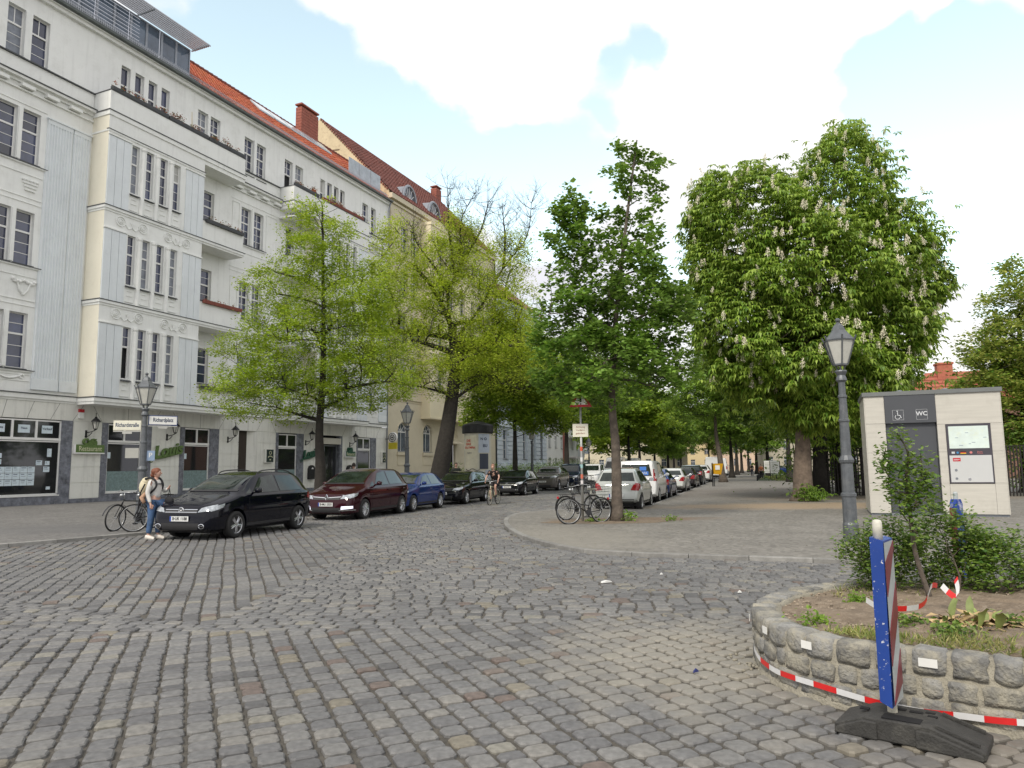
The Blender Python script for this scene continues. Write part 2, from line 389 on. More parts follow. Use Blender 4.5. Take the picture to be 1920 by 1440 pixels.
m_paveR = pave_mat('plaza_mosaic_paving', (.20, .19, .17), [(11, 27.2, 6.5, 2.4, (.34, .26, .175), .9), (17, 33, 7, 3, (.27, .21, .15), .6), (14.5, 40, 9, 9, (.13, .11, .09), .55), (3.5, 21.3, 2.6, .9, (.17, .115, .07), .85), (1.0, 16, 2.2, 3.5, (.25, .235, .2), .6)])  # sand and soil tones; the dark brown one paints the chestnut's shade
def slab(name, loop, z, mat, depth=.2):
    g = MB(); n = len(loop); g.add([(p[0], p[1], z) for p in loop] + [(p[0], p[1], z - depth) for p in loop], [tuple(range(n))] + [(i, (i + 1) % n, (i + 1) % n + n, i + n) for i in range(n)])
    o = g.obj(name, mat); bm = bmesh.new(); bm.from_mesh(o.data); bmesh.ops.triangulate(bm, faces=[f for f in bm.faces if len(f.verts) > 4]); bmesh.ops.recalc_face_normals(bm, faces=bm.faces); bm.to_mesh(o.data); bm.free()
    return tag(o, kind='structure')
ZL, ZR = .07, .06
def offs(P, d):
    out_ = []
    for i, p in enumerate(P):
        t = (P[min(i + 1, len(P) - 1)] - P[max(i - 1, 0)]).normalized(); out_.append(Vector((p.x - t.y * d, p.y + t.x * d, 0)))
    return out_
pavL = slab('pavement', offs(KLs, .12) + [Vector((-60, 220, 0)), Vector((-60, -3, 0))], ZL, m_paveL)
pavR = slab('plaza_pavement', offs(KRs, -.12)[::-1] + [Vector((60, -6, 0)), Vector((60, 200, 0))][::-1], ZR, m_paveR)

# kerb stones: long granite blocks, one by one
m_kerb = M('granite_kerb', (.24, .235, .22), .8, var=.25, scale=6, objr=.22, bump=.3, bscale=60)
def kerb_run(name, P, z, side, lab):
    root = tag(bpy.data.objects.new(name, None), kind='structure'); COL.objects.link(root)
    cum = [0]
    for i in range(1, len(P)): cum.append(cum[-1] + (P[i] - P[i - 1]).length)
    def at(s):
        for i in range(1, len(P)):
            if s <= cum[i]: t = (s - cum[i - 1]) / (cum[i] - cum[i - 1]); return P[i - 1].lerp(P[i], t)
        return P[-1]
    s = 0; far = MB(); k = 0
    while s < min(cum[-1], 120):
        L_ = 1.0; a, b = at(s), at(min(s + L_ - .012, cum[-1])); t = (b - a)
        if t.length < .05: break
        q = prj((a + b) / 2); ln = t.length; t.normalize(); ang = math.atan2(t.y, t.x)
        R = Matrix.Translation(((a.x + b.x) / 2, (a.y + b.y) / 2, 0)) @ Matrix.Rotation(ang, 4, 'Z')
        w0, w1 = (0, .14) if side > 0 else (-.14, 0)
        near = q and -50 < q[0] < 1970 and (a + b).length / 2 < 45
        mb = MB() if near else far
        zt = z + .008 + rnd.uniform(-.003, .003)
        bx = MB().prism([(w0, -.1), (w1, -.1), (w1, zt - .01), (w1 - .01, zt), (w0 + .01, zt), (w0, zt - .01)], 0, -ln / 2, ln / 2)
        mb.add([R @ Vector(p) for p in bx.v] if not near else bx.v, bx.f)
        if near:
            o = mb.obj('kerb_stone', m_kerb, root, ((a.x + b.x) / 2, (a.y + b.y) / 2, 0), ang); k += 1
        s += L_
    if far.v: tag(far.obj('distant_kerb_stones', m_kerb, root), kind='stuff')
kerb_run('kerb', KLs, ZL, 1, 'left'); kerb_run('plaza_kerb', KRs, ZR, -1, 'right')

# cobblestones -------------------------------------------------------
def inpoly(x, y, P):
    c = False; n = len(P); j = n - 1
    for i in range(n):
        if ((P[i][1] > y) != (P[j][1] > y)) and (x < (P[j][0] - P[i][0]) * (y - P[i][1]) / (P[j][1] - P[i][1] + 1e-12) + P[i][0]): c = not c
        j = i
    return c
roadpoly = [(p.x, p.y) for p in KLs] + [(p.x, p.y) for p in KRs[::-1]] + [(40, -8), (-40, -8)]
roadpoly = [(p.x, p.y) for p in KLs] + [(p.x, p.y) for p in KRs[::-1]]
RING = [(2.09, 6.42), (1.93, 5.85), (2.0, 5.3), (2.22, 4.97), (2.55, 4.74), (3.0, 4.42), (3.7, 4.05), (4.6, 3.85), (5.7, 4.0), (6.6, 4.6), (7.0, 5.6), (6.6, 6.7), (5.7, 7.35), (4.6, 7.65), (3.6, 7.58), (3.0, 7.32), (2.5, 6.95)]
ringc = [(p.x, p.y) for p in catmull([(a, b, 0) for a, b in RING], 6, True)]
def cobmat():
    m = bpy.data.materials.new('granite_cobble'); m.use_nodes = True; t = m.node_tree; L = t.links.new
    b = t.nodes['Principled BSDF']; b.inputs['Roughness'].default_value = .62; b.inputs['Specular IOR Level'].default_value = .45
    geo = t.nodes.new('ShaderNodeNewGeometry'); oi = t.nodes.new('ShaderNodeObjectInfo')
    ad = t.nodes.new('ShaderNodeMath'); ad.operation = 'ADD'; L(geo.outputs['Random Per Island'], ad.inputs[0]); L(oi.outputs['Random'], ad.inputs[1])
    fr = t.nodes.new('ShaderNodeMath'); fr.operation = 'FRACT'; L(ad.outputs[0], fr.inputs[0])
    ra = t.nodes.new('ShaderNodeValToRGB'); L(fr.outputs[0], ra.inputs[0]); cr_ = ra.color_ramp; cr_.interpolation = 'CONSTANT'
    cols = [(0, (0.133, 0.138, 0.147)), (.16, (0.148, 0.152, 0.159)), (.34, (0.119, 0.123, 0.132)), (.5, (0.163, 0.167, 0.171)), (.66, (0.140, 0.145, 0.153)), (.80, (0.182, 0.182, 0.178)), (.875, (0.096, 0.099, 0.106)), (.93, (0.172, 0.162, 0.135)), (.955, (0.129, 0.107, 0.099)), (.98, (0.194, 0.193, 0.176))]
    cr_.elements[0].position = 0; cr_.elements[0].color = (*cols[0][1], 1); cr_.elements[1].position = cols[1][0]; cr_.elements[1].color = (*cols[1][1], 1)
    for p, c in cols[2:]: e = cr_.elements.new(p); e.color = (*c, 1)
    z = t.nodes.new('ShaderNodeTexNoise'); z.inputs['Scale'].default_value = 22; z.inputs['Detail'].default_value = 8; L(geo.outputs['Position'], z.inputs['Vector'])
    mr = t.nodes.new('ShaderNodeMapRange'); L(z.outputs['Fac'], mr.inputs[0]); mr.inputs[1].default_value = .3; mr.inputs[2].default_value = .7; mr.inputs[3].default_value = .80; mr.inputs[4].default_value = 1.22
    z3 = t.nodes.new('ShaderNodeTexNoise'); z3.inputs['Scale'].default_value = .35; z3.inputs['Detail'].default_value = 4; L(geo.outputs['Position'], z3.inputs['Vector'])
    mr3 = t.nodes.new('ShaderNodeMapRange'); L(z3.outputs['Fac'], mr3.inputs[0]); mr3.inputs[1].default_value = .3; mr3.inputs[2].default_value = .7; mr3.inputs[3].default_value = .88; mr3.inputs[4].default_value = 1.14
    mm = t.nodes.new('ShaderNodeMath'); mm.operation = 'MULTIPLY'; L(mr.outputs[0], mm.inputs[0]); L(mr3.outputs[0], mm.inputs[1])
    h = t.nodes.new('ShaderNodeHueSaturation'); L(mm.outputs[0], h.inputs['Value']); L(ra.outputs[0], h.inputs['Color']); wm = t.nodes.new('ShaderNodeMix'); wm.data_type = 'RGBA'; wm.blend_type = 'MULTIPLY'; wm.inputs['Factor'].default_value = 1; wm.inputs['B'].default_value = (1.06, 1.02, .96, 1); L(h.outputs[0], wm.inputs['A']); cur = wm.outputs['Result']
    for (x, y, rx, ry, col, amt) in [(1.6, 6.3, 1.9, 2.2, (.30, .28, .235), .75), (3, 4.0, 1.8, .8, (.24, .21, .165), .55)]:   # sand carried out of the planter
        s = t.nodes.new('ShaderNodeVectorMath'); s.operation = 'SUBTRACT'; L(geo.outputs['Position'], s.inputs[0]); s.inputs[1].default_value = (x, y, 0)
        d = t.nodes.new('ShaderNodeVectorMath'); d.operation = 'DIVIDE'; L(s.outputs[0], d.inputs[0]); d.inputs[1].default_value = (rx, ry, 1)
        l = t.nodes.new('ShaderNodeVectorMath'); l.operation = 'LENGTH'; L(d.outputs[0], l.inputs[0])
        z2 = t.nodes.new('ShaderNodeTexNoise'); z2.inputs['Scale'].default_value = 3; z2.inputs['Detail'].default_value = 8; L(geo.outputs['Position'], z2.inputs['Vector'])
        a = t.nodes.new('ShaderNodeMath'); a.operation = 'MULTIPLY_ADD'; L(z2.outputs['Fac'], a.inputs[0]); a.inputs[1].default_value = 1.2; L(l.outputs['Value'], a.inputs[2])
        r = t.nodes.new('ShaderNodeMapRange'); r.interpolation_type = 'SMOOTHSTEP'; L(a.outputs[0], r.inputs[0]); r.inputs[1].default_value = .8; r.inputs[2].default_value = 1.6; r.inputs[3].default_value = amt; r.inputs[4].default_value = 0
        mi = t.nodes.new('ShaderNodeMix'); mi.data_type = 'RGBA'; L(r.outputs[0], mi.inputs['Factor']); L(cur, mi.inputs['A']); mi.inputs['B'].default_value = (*col, 1); cur = mi.outputs['Result']
    L(cur, b.inputs['Base Color'])
    bp = t.nodes.new('ShaderNodeBump'); bp.inputs['Strength'].default_value = .45; bp.inputs['Distance'].default_value = .006; L(z.outputs['Fac'], bp.inputs['Height']); L(bp.outputs[0], b.inputs['Normal'])
    return m
m_cob = cobmat()
def stone(cx, cy, lx, ly, ang, detail):
    """rounded block: rings of an irregular rounded rectangle"""
    jx = [rnd.uniform(.92, 1.04) for _ in range(4)]; jy = [rnd.uniform(.92, 1.04) for _ in range(4)]
    hx, hy = lx / 2, ly / 2; top = rnd.uniform(-.005, .004); tx, ty = rnd.uniform(-.02, .02), rnd.uniform(-.02, .02)
    cs = [(-1, -1), (1, -1), (1, 1), (-1, 1)]
    ca, sa = cos(ang), sin(ang)
    def T(x, y, z): return (cx + x * ca - y * sa, cy + x * sa + y * ca, z + tx * x + ty * y)
    def ring(inset, z, r):
        pts = []
        for i, (sx, sy) in enumerate(cs):
            X, Y = sx * (hx * jx[i] - inset), sy * (hy * jy[i] - inset)
            if r: 
                pts += ([T(X, Y - sy * r, z), T(X - sx * r, Y, z)] if sx * sy > 0 else [T(X - sx * r, Y, z), T(X, Y - sy * r, z)])
            else: pts.append(T(X, Y, z))
        return pts
    if detail:
        rr = min(hx, hy) * .32
        R0 = ring(0, -.03, rr); R1 = ring(.002, top - .010, rr); R2 = ring(.010, top - .001, rr * .9); n = 8
        vs = R0 + R1 + R2 + [T(rnd.uniform(-.02, .02), rnd.uniform(-.02, .02), top + rnd.uniform(.0, .003))]
        fs = [(i, (i + 1) % n, (i + 1) % n + n, i + n) for i in range(n)] + [(i + n, (i + 1) % n + n, (i + 1) % n + 2 * n, i + 2 * n) for i in range(n)] + [(i + 2 * n, (i + 1) % n + 2 * n, 3 * n) for i in range(n)]
    else:
        R0 = ring(0, -.025, 0); R1 = ring(.012, top, 0); n = 4
        vs = R0 + R1; fs = [(i, (i + 1) % n, (i + 1) % n + n, i + n) for i in range(n)] + [(4, 5, 6, 7)]
    return vs, fs
SA = radians(23.5)
# directions: long joints of zone A run along (-sin, cos)
def wob(x, y): return .030 * sin(.5 * x + .3 * y) + .010 * sin(1.9 * y - .6 * x + 1)
stones = []
def lay(zone, ang, pitch, lmin, lmax, gap, test, box):
    """courses run along local x at angle ang"""
    ca, sa = cos(ang), sin(ang)
    x0, x1, y0, y1 = box
    r = y0
    while r < y1:
        x = x0 + rnd.uniform(0, .2)
        while x < x1:
            l = rnd.uniform(lmin, lmax); xc = x + l / 2
            X, Y = xc * ca - r * sa, xc * sa + r * ca
            k = wob(X, Y) * .9; X2, Y2 = X + sa * -k, Y + ca * k
            if test(X2, Y2): stones.append((X2 + rnd.uniform(-.006, .006), Y2, l - gap[0] - rnd.uniform(0, .006), pitch - gap[1] - rnd.uniform(0, .012), ang + rnd.uniform(-.045, .045)))
            x += l
        r += pitch
def frustum(X, Y, m=.9):
    return Y > 2.6 and abs(X) < Y * .74 + m
def inroad(X, Y): return inpoly(X, Y, roadpoly) and not inpoly(X, Y, ringc)
ya = lambda X: 7.75 + .10 * X + .12 * sin(X * 1.3)           # border between near courses and the crossing band
def yb(X): return 13.2 + .42 * (X + 9) if X < 1.5 else 99
zA = lambda X, Y: Y < ya(X) and frustum(X, Y) and inroad(X, Y)
def zC(X, Y): # strips against the left kerb
    return Y >= ya(X) and X < -3.2 and Y > 11.3 - .52 * (X + 10) and Y < 20.5 and frustum(X, Y) and inroad(X, Y)
def zB(X, Y): return Y >= ya(X) and not (X < -3.2 and Y > 11.3 - .52 * (X + 10) and Y < 20.5) and Y < 30 and frustum(X, Y) and inroad(X, Y)
lay('A', pi / 2 + SA, .180, .12, .205, (.018, .014), zA, (2, 12, -8, 8))
lay('C', pi / 2 + SA * .9, .19, .14, .22, (.014, .013), zC, (5, 26, -8, 22))
lay('B', radians(-3.5), .158, .17, .25, (.015, .013), zB, (-14, 14, 6.4, 31))
def zD(X, Y): return 30 <= Y < 70 and frustum(X, Y) and inroad(X, Y)
lay('D', radians(-17), .30, .3, .5, (.03, .03), zD, (-22, 12, 27, 76))
# the largest 300 in the picture are parts, the rest one mesh
vis = []
for i, s in enumerate(stones):
    q = prj((s[0], s[1], 0))
    if q and -20 < q[0] < 1940 and q[1] < 1455: vis.append(((s[0] ** 2 + s[1] ** 2), i))
vis.sort(); nearset = set(i for _, i in vis[:295])
protos = []
for k in range(14):
    vs, fs = stone(0, 0, rnd.choice([.115, .135, .155, .175]), .152, 0, True)
    mb = MB(); mb.add(vs, fs); protos.append((max(v[0] for v in vs) * 2, mb.mesh('cobblestone', m_cob, False)))
V, F3 = [], []
VV = []; FF = []; base = 0
for i, s in enumerate(stones):
    if i in nearset:
        want = s[2]; c = sorted(protos, key=lambda p: abs(p[0] - want))[:3]; pm = rnd.choice(c)
        o = link('cobblestone', pm[1], road, (s[0], s[1], rnd.uniform(-.004, .003)), s[4] + (pi if rnd.random() < .5 else 0)); o.scale = (s[2] / pm[0], s[3] / .152, 1)
    else:
        vs, fs = stone(s[0], s[1], s[2], s[3], s[4], s[1] < 9)
        for f in fs:
            if len(f) == 4: FF.append(tuple(j + base for j in f))
            else: FF.append((f[0] + base, f[1] + base, f[2] + base, f[2] + base))
        VV.extend(vs); base += len(vs)
me = bpy.data.meshes.new('cobblestones'); me.from_pydata(VV, [], [f if f[2] != f[3] else f[:3] for f in FF]); me.materials.append(m_cob)
me.update()
tag(link('distant_cobblestones', me, road), kind='stuff')
print('stones', len(stones))
# far carriageway beyond the modelled stones
m_roadfar = M('worn_cobble_carriageway', (.125, .125, .125), .8, var=.2, scale=2, bump=.5, bscale=9)
fl = [p for p in KLs if p.y > 19]; 
g = MB(); g.add([(-8.95 + SLL * 50.5, 69.6, -.006), (5.15 + SLR * 41.5, 69.6, -.006), (5.15 + SLR * 172, 200, -.006), (-8.95 + SLL * 181, 200, -.006)], [(0, 1, 2, 3)])
tag(g.obj('far_carriageway', m_roadfar, None), kind='structure')

# litter on the road
def litter(px, py, w_, d_, lab, col, cat='litter'):
    p = gp(px, py); mb = MB(); mb.prism([(-w_ / 2, 0), (w_ / 2, .004), (w_ / 2 - .01, .018), (0, .030), (-w_ / 2 + .01, .016)], 1, -d_ / 2, d_ / 2)
    o = mb.obj('paper_scrap', M('litter_' + cat + str(int(px)), col, .7, var=.1, scale=20), None, (p.x, p.y, .006), rnd.uniform(-.4, .4)); return tag(o, lab, cat)
litter(1137, 1093, .15, .06, 'flattened white paper scrap lying on the cobbles in mid road', (.7, .7, .68))
litter(1240, 1078, .045, .03, 'small white scrap of litter nearer the planter edge of the road', (.72, .72, .7))
litter(1387, 1112, .05, .03, 'small pale scrap on the cobbles just left of the stone planter', (.75, .75, .72))
litter(1305, 1262, .05, .012, 'thin dark blue strip of plastic on the dusty cobbles', (.03, .04, .16))

# fallen blossom scales, leaf bits and grit on the plaza
r = np.random.default_rng(44); n = 2600; gx, gy = r.uniform(-1, 20, n), r.uniform(13, 40, n) ; ok = np.array([abs(a) < b * .74 and not inpoly(a, b, roadpoly) and a > -3 for a, b in zip(gx, gy)]); gx, gy = gx[ok], gy[ok]
a_ = r.uniform(0, 6.28, len(gx)); s_ = r.uniform(.012, .035, len(gx)); V = []
for k in range(4): V.append(np.stack([gx + np.cos(a_ + k * 1.57) * s_ * (1 if k % 2 else .5), gy + np.sin(a_ + k * 1.57) * s_ * (1 if k % 2 else .5), np.full(len(gx), ZR + .006) + (k % 2) * .006], 1))
V = np.stack(V, 1).reshape(-1, 3); tag(link('leaf_litter', fastmesh('leaf_litter', V, np.arange(len(V)).reshape(-1, 4), M('leaf_litter', (.20, .16, .09), .8, var=.3, isl=.6))), kind='stuff')
# ================================================================== CORNER APARTMENT BUILDING (white, five storeys)
ANG = math.atan2(.91755563, .39760744)
AO = Vector((-21.42724721, 37.73938302, 0))
def bld(name, label, cat='building'): return thing(name, label, cat, AO, ANG)
B1 = bld('apartment_building', 'white five storey corner apartment block with projecting bays, orange tiled roof and ground floor restaurant')
def U(u, s, h):       # facade coordinates to world
    return AO + Vector((.39760744 * u + .91755563 * s, .91755563 * u - .39760744 * s, h))

_wc = {}
m_curtain_glass = M('net_curtained_glass', (.20, .22, .26), .3, var=.3, scale=4, spec=.6)
m_blind = M('lowered_blind', (.42, .42, .40), .4, var=.15, scale=3, spec=.6)
def window(root, u0, u1, h0, h1, y, cols=1, top=2, bot=3, tf=.40, sill=True, dep=.20, glass=None, openlow=False, topcols=None, name='window', sillp=.10, fb=.055):
    """recessed window whose frame plane lies dep behind the wall plane y; panes are objects of their own"""
    w_, h_ = u1 - u0, h1 - h0; glass = glass or m_glass; topcols = topcols or cols
    key = (round(w_, 2), round(h_, 2), cols, top, bot, tf, topcols, openlow, glass.name, fb)
    if key not in _wc:
        mb = MB(); f = fb; ht = h_ * (1 - tf) if top else h_
        for a, b in [((0, 0, 0), (f, .07, h_)), ((w_ - f, 0, 0), (w_, .07, h_)), ((f, 0, 0), (w_ - f, .07, f)), ((f, 0, h_ - f), (w_ - f, .07, h_))]: mb.box(a, b)
        if top: mb.box((f, -.02, ht - .045), (w_ - f, .07, ht + .045))
        panes = []
        def grid(z0, z1, rows, cs):
            cw = (w_ - 2 * f) / cs; rh = (z1 - z0) / rows
            for i in range(1, cs): mb.box((f + i * cw - .02, .005, z0), (f + i * cw + .02, .055, z1))
            for r in range(1, rows): mb.box((f, .012, z0 + r * rh - .014), (w_ - f, .05, z0 + r * rh + .014))
            for i in range(cs):
                for r in range(rows): panes.append((f + i * cw, z0 + r * rh, cw, rh))
        if top: grid(ht + .045, h_ - f, top, topcols)
        if not openlow: grid(f, (ht - .045) if top else h_ - f, bot, cols)
        pm = {}
        for p in panes:
            k2 = (round(p[2], 3), round(p[3], 3))
            if k2 not in pm: pm[k2] = MB().box((-p[2] / 2, -.004, -p[3] / 2), (p[2] / 2, .004, p[3] / 2)).mesh('pane', glass)
        _wc[key] = (mb.mesh('window_frame', m_frame), panes, pm)
    me, panes, pm = _wc[key]
    alt = None
    if glass is m_glass and not openlow:
        q_ = rnd.random(); alt = m_curtain_glass if q_ < .16 else (m_blind if q_ < .26 else None)
    nb = rnd.randint(1, 3)
    o = link(name, me, root, (u0, y + dep, h0))
    for ip, p in enumerate(panes):
        pme = pm[(round(p[2], 3), round(p[3], 3))]
        if alt and (alt is m_curtain_glass or p[1] > h_ * (.6 if nb < 3 else .35)):
            pme = pme.copy(); pme.materials[0] = alt
        q = link('pane', pme, o, (p[0] + p[2] / 2, .034, p[1] + p[3] / 2)); q.rotation_euler = (rnd.uniform(-.012, .012), 0, rnd.uniform(-.012, .012))
    if sill:
        s = MB().prism([(-sillp, -.05), (-sillp, -.02), (dep, .035), (dep, -.05)], 0, -.05, w_ + .05).obj('sill', m_lead, o, (0, -dep, -.005))
    return o
def wall(root, name, u0, u1, h0, h1, y, holes, mat, dep=.28, axis='u'):
    """front sheet with openings and their reveals"""
    us = sorted(set([u0, u1] + [v for h in holes for v in (h[0], h[1])])); hs = sorted(set([h0, h1] + [v for h in holes for v in (h[2], h[3])]))
    mb = MB()
    for i in range(len(us) - 1):
        for j in range(len(hs) - 1):
            a, b, c, d = us[i], us[i + 1], hs[j], hs[j + 1]
            if any(a >= h[0] - 1e-6 and b <= h[1] + 1e-6 and c >= h[2] - 1e-6 and d <= h[3] + 1e-6 for h in holes): continue
            mb.add([(a, y, c), (b, y, c), (b, y, d), (a, y, d)], [(0, 1, 2, 3)])
    for a, b, c, d in holes:
        mb.add([(a, y, c), (b, y, c), (b, y, d), (a, y, d), (a, y + dep, c), (b, y + dep, c), (b, y + dep, d), (a, y + dep, d)], [(0, 1, 5, 4), (1, 2, 6, 5), (2, 3, 7, 6), (3, 0, 4, 7)])
        mb.add([(a, y + dep + .02, c), (b, y + dep + .02, c), (b, y + dep + .02, d), (a, y + dep + .02, d)], [(0, 1, 2, 3)], 1)  # near-black sheet stands in for the unlit room behind
    return mb.obj(name, [mat, m_dark], root)

FL = [(6.5, 9.15), (11.5, 14.1), (16.52, 19.12)]
# recessed main wall ------------------------------------------------
holes = []; wins = []
for (a, b) in FL:
    for (u0, u1) in [(-6.25, -5.37), (-5.13, -4.27), (-11.3, -10.4), (-10.2, -9.3)]: wins.append((u0, u1, a, b, 1, 2, 3, .38, None))
    for (u0, u1) in [(9.12, 9.98), (10.27, 11.15), (22.75, 23.6), (23.85, 24.7)]: wins.append((u0, u1, a, b - .12, 2, 2, 3, .40, None))
for (u0, u1) in [(-6.15, -5.32), (-4.98, -4.12), (-11.2, -10.4), (-10.1, -9.3)]: wins.append((u0, u1, 21.62, 24.05, 1, 1, 3, .36, 2))
for (u0, u1) in [(9.18, 10.05), (10.33, 11.18), (13.1, 13.95), (14.25, 15.1), (22.62, 23.45), (23.75, 24.6)]: wins.append((u0, u1, 21.35, 23.92, 2, 2, 3, .4, None))
for u0 in (-.1, .78, 1.66, 2.54): wins.append((u0, u0 + .58, 21.7, 24.05, 1, 1, 2, .45, None))
for u0 in (17.1, 17.95, 18.8, 19.6): wins.append((u0, u0 + .58, 21.7, 23.95, 1, 1, 2, .45, None))
for u0 in (5.25, 6.25): wins.append((u0, u0 + .8, 21.7, 23.98, 2, 2, 2, .42, None))
for (a, b) in FL: 
    wins.append((5.95, 6.78, a + .4, b - .12, 1, 2, 2, .45, None)); wins.append((13.4, 14.25, a + .4, b - .12, 1, 2, 2, .45, None))
for q in wins:
    ex = .13 if abs(q[1] - q[0]) > .7 else .02
    holes.append((q[0], q[1], q[2], q[3]))
wall(B1, 'facade_wall', -13, 26.6, 5.38, 25.2, 0, holes, m_white)
for q in wins:
    op = (q[0] == 13.1)
    window(B1, q[0], q[1], q[2], q[3], 0, q[4], q[5], q[6], q[7], topcols=q[8], openlow=(q[0] in (13.1,)), sill=(q[2] < 21 or q[0] < -3 or q[0] > 9))
# plaster piers and framed fields between the pairs on each floor
tr = MB()
for (a, b) in FL + [(21.5, 24.0)]:
    for u in (-5.25, 10.12, 23.72, -10.3): tr.box((u - .09, -.05, a + .02), (u + .09, .05, b))
tr.each('window_pier_trim', m_white, B1)
lines = MB()
for h in (5.9, 6.2, 9.5, 9.75, 10.9, 14.5, 14.75, 15.9, 19.32):
    lines.box((-9.2, -.035, h), (-4.0, .02, h + .035)); lines.box((8.2, -.03, h), (12.6, .02, h + .03)); lines.box((22.2, -.03, h), (25.1, .02, h + .03))
for (a, b) in FL:
    lines.box((8.3, -.035, a), (8.33, .02, b)); lines.box((8.9, -.035, a), (8.93, .02, b)); lines.box((11.4, -.035, a), (11.43, .02, b)); lines.box((12.4, -.035, a), (12.43, .02, b))
    lines.box((8.3, -.035, b), (8.93, .02, b + .03)); lines.box((11.4, -.035, b), (12.43, .02, b + .03))
    lines.box((-9.1, -.09, a - .16), (-3.85, .02, a - .1)); lines.box((8.9, -.09, a - .16), (11.4, .02, a - .1))
lines.each('plaster_moulding', m_white, B1)
ls = MB()
for (a, b) in FL: ls.box((-9.15, -.12, a - .1), (-3.85, .0, a - .065)); ls.box((8.9, -.11, a - .1), (11.42, .0, a - .065))
ls.each('sill_flashing', m_lead, B1)
# stucco emblems under the windows of the left wing
for h, kind in [(15.35, 0), (10.45, 1), (5.98, 2), (10.55, 3)]:
    mb = MB()
    if kind == 0:
        for k in range(3): mb.box((-4.95 + .05 * k, -.07, h + .1 - .17 * k), (-4.25 - .05 * k, 0, h + .2 - .17 * k))
        for k in range(5): mb.ball((-4.95 + .17 * k, -.05, h + .28), .07, 6)
    elif kind == 1:
        for sgn in (-1, 1):
            mb.tube([(-4.6, -.04, h - .45), (-4.6 + sgn * .2, -.06, h - .2), (-4.6 + sgn * .3, -.05, h + .1), (-4.6 + sgn * .5, -.06, h + .15)], .05, 5)
        for k in range(7): mb.ball((-5.1 + .17 * k, -.05, h + .2 + .06 * cos(k * 2)), .09, 6)
    elif kind == 2:
        mb.tube([(-5.6 + .2 * k, -.05, h + .22 - .2 * sin(pi * k / 6)) for k in range(7)], .045, 5)
        for u in (-5.6, -4.4): mb.tube([(u + .1 * cos(t), -.05, h + .15 + .1 * sin(t)) for t in np.linspace(0, 5, 9)], .035, 5)
    else:
        continue
    mb.obj('stucco_ornament', m_white, B1)
# fluted pilasters
def pilaster(u0, u1, h0=5.55, h1=19.1, n=9):
    mb = MB(); mb.box((u0, -.10, h0), (u1, 0, h0 + .55)); mb.box((u0, -.10, h1 - .22), (u1, 0, h1)); mb.box((u0 - .04, -.15, h1), (u1 + .04, 0, h1 + .07)); mb.box((u0, -.05, h0 + .55), (u1, 0, h1 - .22))
    w_ = (u1 - u0) / n
    for k in range(n):
        c = u0 + (k + .5) * w_
        mb.add([(c - w_ * .36, -.05, h0 + .55), (c - w_ * .16, -.098, h0 + .55), (c + w_ * .16, -.098, h0 + .55), (c + w_ * .36, -.05, h0 + .55), (c - w_ * .36, -.05, h1 - .22), (c - w_ * .16, -.098, h1 - .22), (c + w_ * .16, -.098, h1 - .22), (c + w_ * .36, -.05, h1 - .22)], [(0, 1, 5, 4), (1, 2, 6, 5), (2, 3, 7, 6)])
    mb.obj('fluted_pilaster', m_board, B1)
pilaster(-3.96, -2.66, n=9); pilaster(-2.60, -1.68, n=6); pilaster(-9.05, -7.75); pilaster(-7.65, -6.6, n=7); pilaster(25.25, 26.45, n=8)
# cornices along the recessed wall
def cornice(u0, u1):
    c = MB(); c.box((u0, -.12, 20.28), (u1, 0, 20.42)); c.box((u0, -.34, 20.42), (u1, 0, 20.55)); c.box((u0, -.05, 20.6), (u1, 0, 21.5)); c.box((u0, -.12, 19.95), (u1, 0, 20.02))
    c.each('cornice', m_white, B1)
    c = MB(); c.box((u0, -.40, 20.55), (u1, 0, 20.59)); c.box((u0, -.16, 21.5), (u1, 0, 21.55)); c.each('lead_flashing', m_lead, B1)
    u = u0 + .25
    blk = MB().box((0, -.30, 0), (.62, 0, .16)).mesh('cornice_block', m_white)
    while u + .62 < u1: link('cornice_block', blk, B1, (u, 0, 20.08)); u += 1.22
cornice(-13, -1.62); cornice(8.05, 12.62); cornice(21.85, 26.6)
c = MB(); c.box((-13, -.14, 5.11), (-1.68, 0, 5.33)); c.box((-13, -.06, 5.0), (-1.68, 0, 5.11)); c.box((8.06, -.14, 5.11), (12.62, 0, 5.33)); c.box((21.85, -.14, 5.11), (26.6, 0, 5.33)); c.each('ledge', m_white, B1)
c = MB(); c.box((-13, -.19, 5.33), (-1.68, 0, 5.37)); c.box((8.1, -.19, 5.33), (12.6, 0, 5.37)); c.box((21.86, -.19, 5.33), (26.6, 0, 5.37)); c.each('lead_flashing', m_lead, B1)

